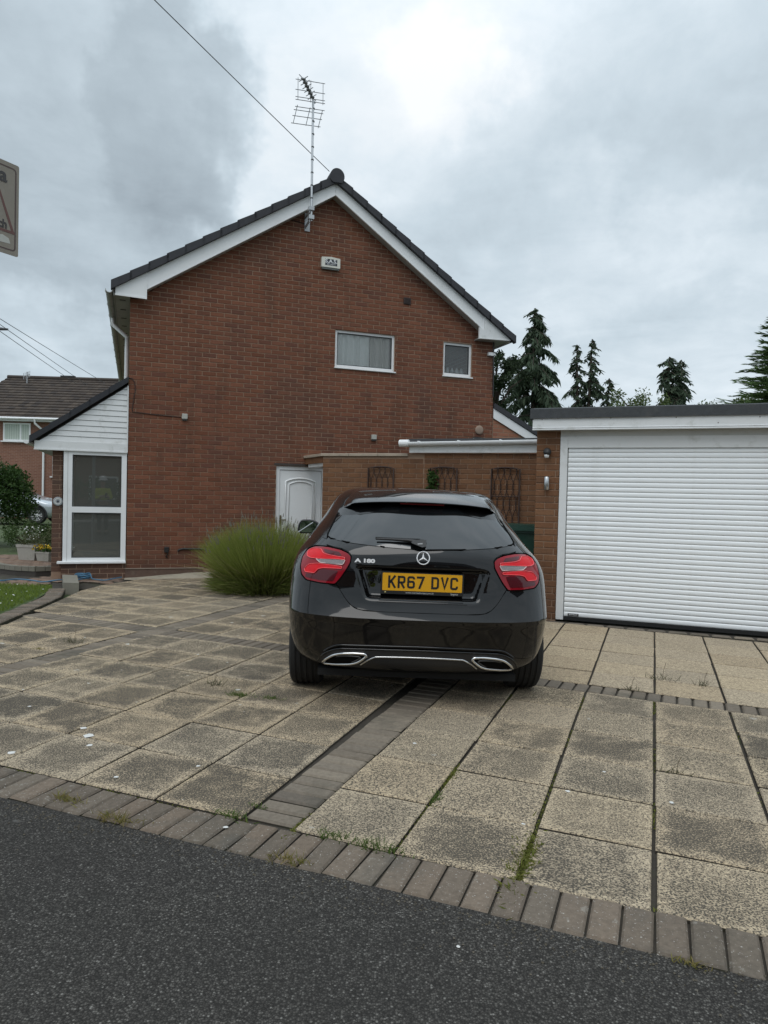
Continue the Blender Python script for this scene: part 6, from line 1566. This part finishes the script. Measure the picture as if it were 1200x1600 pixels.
m_ = MB(); m_.tube([WL(1.84, .0, .06), WL(1.83, .6, .06), WL(1.85, 1.2, .055), WL(1.84, 1.72, .05)], .006, 5); m_.build('stem', mat('shrub_bark', (.06, .045, .03)), ivy)

# ---------------------------------------------------------------- trees beyond the garage
bark = mat('tree_bark', (.055, .042, .032), .95, var=.3, bump=.01, bscale=12)
conif = leaf_mat('dark_conifer_spray', [(.050, .078, .048), (.074, .108, .066), (.060, .088, .057), (.10, .135, .082)], .7, .3)
def weeping(name, loc, Ht, Rb, lb, seed, leaders=((0, 0, 1.0),), dens=1.0, z0=.12, cone=.9):
    t_ = thing(name, loc, lb, 'tree', 0, 'conifers beyond the garage'); rn = random.Random(seed); tr = MB(); lf = MB()
    for (lx, ly, lh) in leaders:
        H_ = Ht*lh; tip = Vector((lx, ly, H_)); mid = Vector((lx*.75+rn.gauss(0, .1), ly*.75, H_*.5))
        tr.tube([(lx*.15, ly*.15, 0), tuple(mid), tuple(tip-Vector((0, 0, .35))), tuple(tip+Vector((rn.uniform(-.25, .25), 0, -.05)))], [.20*H_/10, .12*H_/10, .025, .008], 7)
        nb_ = int(84*dens*lh)
        for i in range(nb_):
            f = z0+(1-z0)*((i+rn.random())/nb_)**.85; h = H_*f; q = (h/H_); c = mid.lerp(tip, max(0, (q-.5)*2)) if q > .5 else Vector((lx*.15, ly*.15, 0)).lerp(mid, q*2); c = Vector((c.x, c.y, h))
            L = (Rb*lh*(1-q)**cone+.22)*rn.choice((rn.uniform(.3, .7), rn.uniform(.7, 1.2), rn.uniform(.7, 1.2))); a = rn.uniform(0, 6.283); o = Vector((math.cos(a), math.sin(a), 0)); pts = []
            for k in range(7):
                w = k/6; pts.append(c+o*L*w+Vector((0, 0, L*(.20*w-.72*w*w))))
            tr.tube([tuple(p) for p in pts], [.03*(1-k/7)+.006 for k in range(7)], 4, caps=False)
            ns = max(7, int(L*34*dens))
            for s in range(ns):
                w = (s+rn.random())/ns; w = .10+.9*w; k = min(5, int(w*6)); p = pts[k].lerp(pts[k+1], w*6-k)
                side = Vector((-o.y, o.x, 0)); hang = rn.uniform(.28, .75)*(1.0 if L > .6 else .6)*(.55+.45*(1-q)); sw = side*rn.choice((-1, 1))*rn.uniform(.05, .30)*min(1, L)
                p = p+sw*rn.uniform(0, 1)
                for _ in range(2):
                    wd_ = rn.uniform(.03, .075); s2 = Vector((rn.gauss(0, 1), rn.gauss(0, 1), 0)).normalized()*wd_
                    e = p+Vector((rn.gauss(0, .13), rn.gauss(0, .13), -hang))+o*.05; md_ = p.lerp(e, .45)+s2*.4
                    lf.add([tuple(p), tuple(md_+s2), tuple(e), tuple(md_-s2)], [(0, 1, 2), (0, 2, 3)])
    tr.build('trunk', bark, t_); lf.build('foliage', conif, t_); return t_
weeping('conifer_tree', (7.20, 35, 0), 10.85, 2.3, 'tallest drooping dark conifer rising beside the right end of the gable', 500, dens=1.45, cone=.58)
weeping('conifer_tree', (11.1, 38, 0), 10.1, 2.2, 'drooping conifer with two thin spires beyond the garage corner', 510, leaders=((-.95, 0, .975), (-.15, 0, 1.0), (.9, .2, .80)), dens=.95, cone=1.05)
weeping('conifer_tree', (14.6, 36, 0), 8.85, 1.35, 'smaller drooping conifer with a forked top standing alone above the garage roof', 520, leaders=((-.28, 0, 1.0), (.38, 0, .985)), dens=1.15, cone=.6)
def round_tree(name, loc, Ht, z0, rx, n, size, m, lb, seed, gap=.5, lumps=30, trunk=True):
    t_ = thing(name, loc, lb, 'tree'); rn = random.Random(seed); tr = MB(); cl = []
    tr.tube([(0, 0, 0), (.1, 0, Ht*.45), (-.05, .05, Ht*.9)], [.20, .13, .03], 8)
    for _ in range(lumps):
        a = rn.uniform(0, 6.283); h = rn.uniform(z0, Ht*.97); r = rx*math.sqrt(rn.random())*math.sin(math.pi*min(1, max(.12, 1-(h-z0)/(Ht-z0)*.85))); c = Vector((r*math.cos(a), r*math.sin(a), h)); cl.append((c, rn.uniform(.22, .5)*gap*rx*.8))
        tr.tube([(0, 0, h*.72), tuple(c*.5+Vector((0, 0, h*.42))), tuple(c)], [.06, .04, .012], 5)
    pts = []
    for _ in range(n):
        c, r = rn.choice(cl); v_ = Vector((rn.gauss(0, 1), rn.gauss(0, 1), rn.gauss(0, .8))); v_ = v_.normalized()*r*rn.random()**.45; pts.append(tuple(c+v_))
    tr.build('trunk', bark, t_); leafy('foliage', t_, pts, m, size, seed+1, .45); return t_
pinem = leaf_mat('pine_green', [(.028, .045, .022), (.04, .06, .028), (.02, .036, .018)], .7, .15)
round_tree('pine_tree', (4.62, 30.5, 0), 8.1, 4.9, 1.55, 5200, .16, pinem, 'sparse dark tree with bare trunk between the gable corner and the tallest conifer', 530, gap=.75, lumps=26)
lightl = leaf_mat('light_green_leaf', [(.09, .13, .04), (.13, .17, .06), (.07, .11, .035), (.17, .20, .09)], .6, .3)
round_tree('leafy_tree', (11.7, 33, 0), 6.75, 3.5, 1.5, 3600, .15, lightl, 'low pale green treetop showing over the garage roof between the conifers', 540, gap=.8)
round_tree('leafy_tree', (12.35, 24, 0), 5.65, 3.0, 1.55, 4200, .12, lightl, 'low light green treetop over the garage roof left of the cypress', 550, gap=.75)
round_tree('leafy_tree', (16.5, 34, 0), 6.35, 3.5, 2.2, 3000, .15, lightl, 'pale hedge of leaves just above the garage roof right of the forked conifer', 560, gap=.75)
cyp = thing('cypress_tree', (9.05, 15.2, 0), 'bright green feathery cypress cut off by the right edge', 'tree'); rn = random.Random(570); lf = MB(); tr = MB()
tr.tube([(0, 0, 0), (0, 0, 4), (0, 0, 6.4)], [.16, .09, .02], 7)
for i in range(1100):
    f = rn.random()**.8; h = .5+5.9*f; a = rn.uniform(0, 6.283); Rm = 2.35*(1-f)**.78+.10; o = Vector((math.cos(a), math.sin(a), 0)); L = Rm*rn.uniform(.75, 1.22); up_ = rn.uniform(-.05, .22)
    pts = [Vector((0, 0, h))+o*L*w+Vector((0, 0, up_*L*w-.10*L*w*w+.16*L*max(0, w-.7))) for w in (0, .25, .5, .75, 1)]
    if i % 3 == 0: tr.tube([tuple(p) for p in pts], [.02, .015, .01, .006, .002], 4, caps=False)
    for s in range(56):
        w = .12+.88*(s/56); k = min(3, int(w*4)); p = pts[k].lerp(pts[k+1], w*4-k); d = (pts[k+1]-pts[k]).normalized(); sp = (1.02-w)*.30+.04
        d2 = (d+Vector((-o.y, o.x, 0))*rn.choice((-1, 1))*rn.uniform(.1, .7)+Vector((0, 0, rn.gauss(.04, .12)))).normalized()*(sp+.10); s2 = d2.cross(Vector((rn.gauss(0, 1), rn.gauss(0, 1), 1))).normalized()*rn.uniform(.008, .018)
        q = p+d2; lf.add([tuple(p), tuple(p.lerp(q, .45)+s2), tuple(q), tuple(p.lerp(q, .45)-s2)], [(0, 1, 2), (0, 2, 3)])
tr.build('trunk', bark, cyp); lf.build('foliage', leaf_mat('cypress_green', [(.085, .145, .05), (.12, .19, .07), (.10, .165, .06), (.15, .215, .085)], .65, .2), cyp)

# ---------------------------------------------------------------- street things at the left edge
sg = thing('street_sign', (0, 0, 0), 'faded beige street sign with brown triangle, cut off at the upper left', 'sign')
SO = Vector((-2.255, 4.30, 2.77)); sdir = Vector((-.509, -.861, 0)); snm = Vector((.861, -.509, 0))      # from its far edge back towards the road
SMp = lambda p: tuple(SO+sdir*p[0]+snm*p[2]+Vector((0, 0, p[1])))
SW, SH = .34, .545
signm = mat('faded_beige_sign', (.25, .22, .18), .6, var=.12, vscale=9, dirt=(.36, .34, .30), dscale=5, damt=.35)
m_ = MB(); m_.prism(rounded([(0, 0), (SW, 0), (SW, SH), (0, SH)], .012), -.003, 0, SMp); m_.build('plate', signm, sg, fixn=True)
brn = mat('faded_brown_print', (.085, .055, .05), .6, var=.3, vscale=20)
m_ = MB(); stroke(m_, rounded([(.021, .03), (SW-.021, .03), (SW-.021, SH-.03), (.021, SH-.03)], .02), .008, SMp, .0002, .0008, closed=True); m_.build('border', brn, sg)
m_ = MB(); stroke(m_, [(.034, .135), (SW-.034, .135), (SW/2, .485)], .016, SMp, .0009, .0014, closed=True); m_.build('triangle', mat('faded_red_print', (.14, .065, .055), .6, var=.2, vscale=20), sg)
inkm = mat('faded_black_print', (.05, .045, .045), .6)
TS = lambda x0, z0, f=1: (lambda p: SMp((x0-p[0], z0+p[1], .0016+p[2])))
text_mesh('lettering', 'a', .115, inkm, sg, TS(.100, .455), bold=.003); text_mesh('lettering', 'ch', .070, inkm, sg, TS(.100, .170), bold=.002, xs=.85)
m_ = MB(); m_.prism([(.05, .065), (.14, .06), (.15, .09), (.10, .108), (.06, .095)], .0003, .0009, SMp); m_.build('torn_sticker', mat('white_scrap', (.5, .5, .46), .8), sg, fixn=True)
m_ = MB(); c_ = SO+sdir*.34-snm*.055; m_.tube([(c_.x, c_.y, -.1), (c_.x, c_.y, 3.6)], .038, 12); m_.build('post', galv, sg)
m_ = MB(); [m_.tube([SMp((.34, z_, -.004)), SMp((.34, z_, -.06))], .012, 6) for z_ in (.12, .42)]; m_.build('bracket', galv, sg)
sl2 = thing('street_lamp', (-17.1, 30, 0), 'tip of a grey street lamp arm at the left edge above the overhead wires', 'street lamp')
m_ = MB(); m_.tube([(0, 0, 0), (0, 0, 7.2), (.05, 0, 7.9), (.35, 0, 8.08)], [.09, .06, .05, .045], 8); m_.build('column', galv, sl2)
m_ = MB(); m_.tube([(.33, 0, 8.08), (.55, 0, 8.12), (.98, 0, 8.10)], [.05, .075, .045], 8, flat=.7); m_.build('lamp_head', mat('dark_grey_metal', (.06, .06, .065), .6), sl2)
wirem = mat('overhead_wire', (.10, .105, .11), .7)
def wire(a, b_, sag, r, lb):
    a, b_ = Vector(a), Vector(b_); w = MB(); w.tube([tuple(a.lerp(b_, k/24)-Vector((0, 0, 4*sag*(k/24)*(1-k/24)))) for k in range(25)], r, 4); tag(w.build('overhead_wire', wirem), lb, 'wire', 'overhead wires')
for (a, b_, lb) in (((-12.08, 22, 6.66), (-14.16, 34, 6.88), 'topmost of three wires sloping down to the neighbouring roof'), ((-12.07, 22, 6.48), (-14.93, 34, 6.76), 'middle of three wires sloping down to the neighbouring roof'), ((-12.07, 22, 6.27), (-15.39, 34, 6.76), 'lowest of three wires sloping down to the neighbouring roof')):
    A_, B_ = Vector(a), Vector(b_); d_ = B_-A_; wire(tuple(A_-d_*.9), tuple(B_+d_*.22), .03, .012, lb)
A_, B_ = Vector((-1.10, 12.45, 7.05)), Vector((-3.0, 9.0, 7.56)); wire(tuple(A_), tuple(A_+(B_-A_)*3.6), .05, .0085, 'single wire running from the house ridge up to the top edge')

# ---------------------------------------------------------------- what stands behind the viewer (mirrored in glass and paint)
def opposite(loc, rz, w, d_, eave, ridge, lb):
    h = thing('house_across_the_road', loc, lb, 'house', rz); m_ = MB(); m_.box(-w/2, w/2, -d_/2, d_/2, -.1, eave); m_.build('wall', farbrick, h, fixn=True)
    m_ = MB(); e = .35; q = [(-w/2-e, -d_/2-e, eave), (w/2+e, -d_/2-e, eave), (w/2+e, d_/2+e, eave), (-w/2-e, d_/2+e, eave), (-w/2+d_*.3, 0, ridge), (w/2-d_*.3, 0, ridge)]
    m_.add(q, [(0, 1, 5, 4), (1, 2, 5), (2, 3, 4, 5), (3, 0, 4), (3, 2, 1, 0)]); m_.build('roof', dark_roof, h)
    for x in (-w*.28, w*.28):
        for z in (.9, 3.3):
            o = boxo('window', white_pvc, h, x-.8, x+.8, d_/2, d_/2+.05, z, z+1.2); boxo('pane', mat('far_pane', (.05, .06, .06)), o, x-.7, x+.7, d_/2+.051, d_/2+.056, z+.1, z+1.1)
opposite((5.5, -19, 0), R(-14), 11, 8, 4.9, 7.6, 'brick house across the road, seen only as a reflection in the porch glass')
opposite((-14, -16, 0), R(12), 10, 8, 4.9, 7.6, 'brick house across the road to the left, seen only as a reflection')
opposite((24, -10, 0), R(-40), 9, 8, 5.0, 9.2, 'brick house across the road to the right, its roof mirrored in the upper window')
bush('garden_hedge', (1.5, -11.2, 0), 5.0, .8, 1.7, 5000, .16, leaf_d, 'dark hedge across the road, seen only as a reflection in the car', 'hedge', 600, 60)

# a person in a high visibility vest and white helmet stands beside the viewer, mirrored in the porch glass
ps = thing('person', (-.92, -.25, 0), 'person in yellow high visibility vest and white helmet mirrored in the porch glass', 'person', R(5))
def skin_mesh(name, joints, bones, m, parent, sub=2, root=0):
    me = bpy.data.meshes.new(name); me.from_pydata([j[:3] for j in joints], bones, []); ob = bpy.data.objects.new('tmp_skin', me); COL.objects.link(ob)
    md = ob.modifiers.new('skin', 'SKIN'); md.use_smooth_shade = True
    for i, v_ in enumerate(me.skin_vertices[0].data): v_.radius = (joints[i][3], joints[i][4] if len(joints[i]) > 4 else joints[i][3]); v_.use_root = (i == root)
    s = ob.modifiers.new('sub', 'SUBSURF'); s.levels = sub; s.render_levels = sub
    out = bpy.data.meshes.new_from_object(ob.evaluated_get(bpy.context.evaluated_depsgraph_get())); bpy.data.objects.remove(ob)
    out.name = name; out.materials.clear(); out.materials.append(m)
    for pl in out.polygons: pl.use_smooth = True
    return link(name, out, parent)
skinm = mat('skin', (.45, .26, .19), .6); trou = mat('dark_work_trousers', (.02, .022, .03), .9, bump=.002, bscale=60)
J = [(0, 0, .93, .15, .11), (0, .0, 1.12, .14, .105), (0, .01, 1.32, .165, .11), (0, .0, 1.43, .08, .07), (0, .005, 1.50, .052), (0, .02, 1.57, .075, .085), (0, .03, 1.66, .078, .09),
     (-.17, 0, 1.385, .058), (-.235, .03, 1.12, .046), (-.10, .27, 1.17, .034), (.17, 0, 1.385, .058), (.235, .03, 1.12, .046), (.10, .27, 1.17, .034),
     (-.09, 0, .86, .095), (-.105, .02, .48, .062), (-.11, -.01, .09, .045), (-.115, .14, .04, .04), (.09, 0, .86, .095), (.105, .02, .48, .062), (.11, -.01, .09, .045), (.115, .14, .04, .04)]
Bn = [(0, 1), (1, 2), (2, 3), (3, 4), (4, 5), (5, 6), (2, 7), (7, 8), (8, 9), (2, 10), (10, 11), (11, 12), (0, 13), (13, 14), (14, 15), (15, 16), (0, 17), (17, 18), (18, 19), (19, 20)]
body_o = skin_mesh('body', J, Bn, skinm, ps)
tr_j = [(0, 0, .95, .165, .125), (-.09, 0, .86, .105), (-.105, .02, .48, .075), (-.11, -.01, .10, .062), (.09, 0, .86, .105), (.105, .02, .48, .075), (.11, -.01, .10, .062)]
skin_mesh('trousers', tr_j, [(0, 1), (1, 2), (2, 3), (0, 4), (4, 5), (5, 6)], trou, ps)
vest = mat('high_visibility_yellow', (.55, .62, .04), .8, bump=.002, bscale=40)
slv = [(0, 0, 1.0, .175, .135), (0, 0, 1.18, .165, .13), (0, .01, 1.33, .18, .128), (0, 0, 1.42, .10, .09), (-.175, 0, 1.385, .075), (-.24, .03, 1.12, .062), (-.12, .235, 1.16, .046), (.175, 0, 1.385, .075), (.24, .03, 1.12, .062), (.12, .235, 1.16, .046)]
vo_ = skin_mesh('vest', slv, [(0, 1), (1, 2), (2, 3), (2, 4), (4, 5), (5, 6), (2, 7), (7, 8), (8, 9)], vest, ps)
m_ = MB()
for z_ in (1.05, 1.2): m_.tube([(.19*math.cos(a)*1.0, .145*math.sin(a), z_) for a in [2*math.pi*k/28 for k in range(28)]], .018, 4, closed=True, flat=2.0)
m_.build('reflective_band', mat('grey_reflective_tape', (.5, .5, .5), .4), vo_)
m_ = MB(); m_.lathe([(.150, -.005), (.155, .0), (.128, .010), (.125, .05), (.105, .10), (.06, .135), (0, .145)], 24, lambda p: (p[0]*.93, .03+p[1]*1.08+(.03 if p[1] > .1 and p[2] < .006 else 0), 1.69+p[2]), caps=False); m_.build('helmet', mat('white_helmet', (.82, .82, .82), .3), ps)
m_ = MB(); m_.lathe([(0, -.02), (.012, -.012), (.013, .008), (0, .02)], 8, lambda p: (p[0], .118+p[1], 1.60+p[2])); m_.build('nose', skinm, ps)
for sx in (-1, 1):
    m_ = MB(); m_.lathe([(0, -.010), (.010, 0), (0, .010)], 8, lambda p: (sx*.032+p[0], .108+p[1]*.6, 1.635+p[2])); m_.build('eye', mat('eye_dark', (.03, .025, .02), .2), ps)
    m_ = MB(); m_.lathe([(0, -.03), (.012, -.015), (.014, .01), (0, .03)], 8, lambda p: (sx*.082+p[0]*.6, .015+p[1], 1.62+p[2])); m_.build('ear', skinm, ps)
    Jh = [(sx*.10, .27, 1.17, .030), (sx*.075, .325, 1.19, .034, .018)]; Bh = [(0, 1)]
    for k, (dx, L) in enumerate(((-.022, .9), (-.007, 1.0), (.008, .95), (.022, .78))):
        i = len(Jh); Jh += [(sx*(.062), .345+.006*k, 1.17+.018*k, .0095), (sx*(.062-.03*L), .372+.004*k, 1.172+.018*k, .0085), (sx*(.062-.05*L), .362, 1.172+.018*k, .0075)]; Bh += [(1, i), (i, i+1), (i+1, i+2)]
    i = len(Jh); Jh += [(sx*.06, .32, 1.225, .0105), (sx*.04, .335, 1.245, .009)]; Bh += [(1, i), (i, i+1)]
    skin_mesh('hand', Jh, Bh, skinm, ps, 1)
    m_ = MB(); m_.box(sx*.115-.05, sx*.115+.05, -.09, .20, 0, .09); m_.build('boot', mat('brown_boot', (.07, .045, .03), .8), ps, fixn=True)
m_ = MB(); m_.tube([(-.025, .112, 1.555), (0, .117, 1.553), (.025, .112, 1.555)], .006, 5); m_.build('mouth', mat('lip', (.30, .12, .10), .6), ps)
ph = boxo('held_phone', mat('phone_black', (.01, .01, .012), .2), None, -.92-.04, -.92+.04, .085, .094, 1.13, 1.29, None, bevel=.004); tag(ph, 'black phone held up in both hands by the person in the yellow vest', 'phone')

# ---------------------------------------------------------------- stand every thing on a base point of its own
bpy.context.view_layer.update()
for o in list(COL.objects):
    if o.parent is None and o.type == 'EMPTY' and o.location.length < 1e-6:
        lo = Vector((1e9,)*3); hi = Vector((-1e9,)*3)
        for c in o.children_recursive:
            if c.type == 'MESH':
                for v_ in c.bound_box:
                    w_ = c.matrix_world @ Vector(v_); lo = Vector(map(min, lo, w_)); hi = Vector(map(max, hi, w_))
        if lo.x > 1e8: continue
        p = Vector(((lo.x+hi.x)/2, (lo.y+hi.y)/2, lo.z)); o.location = p
        for c in o.children: c.location = c.location-p
print('objects', len(COL.objects), 'slabs', nslab)
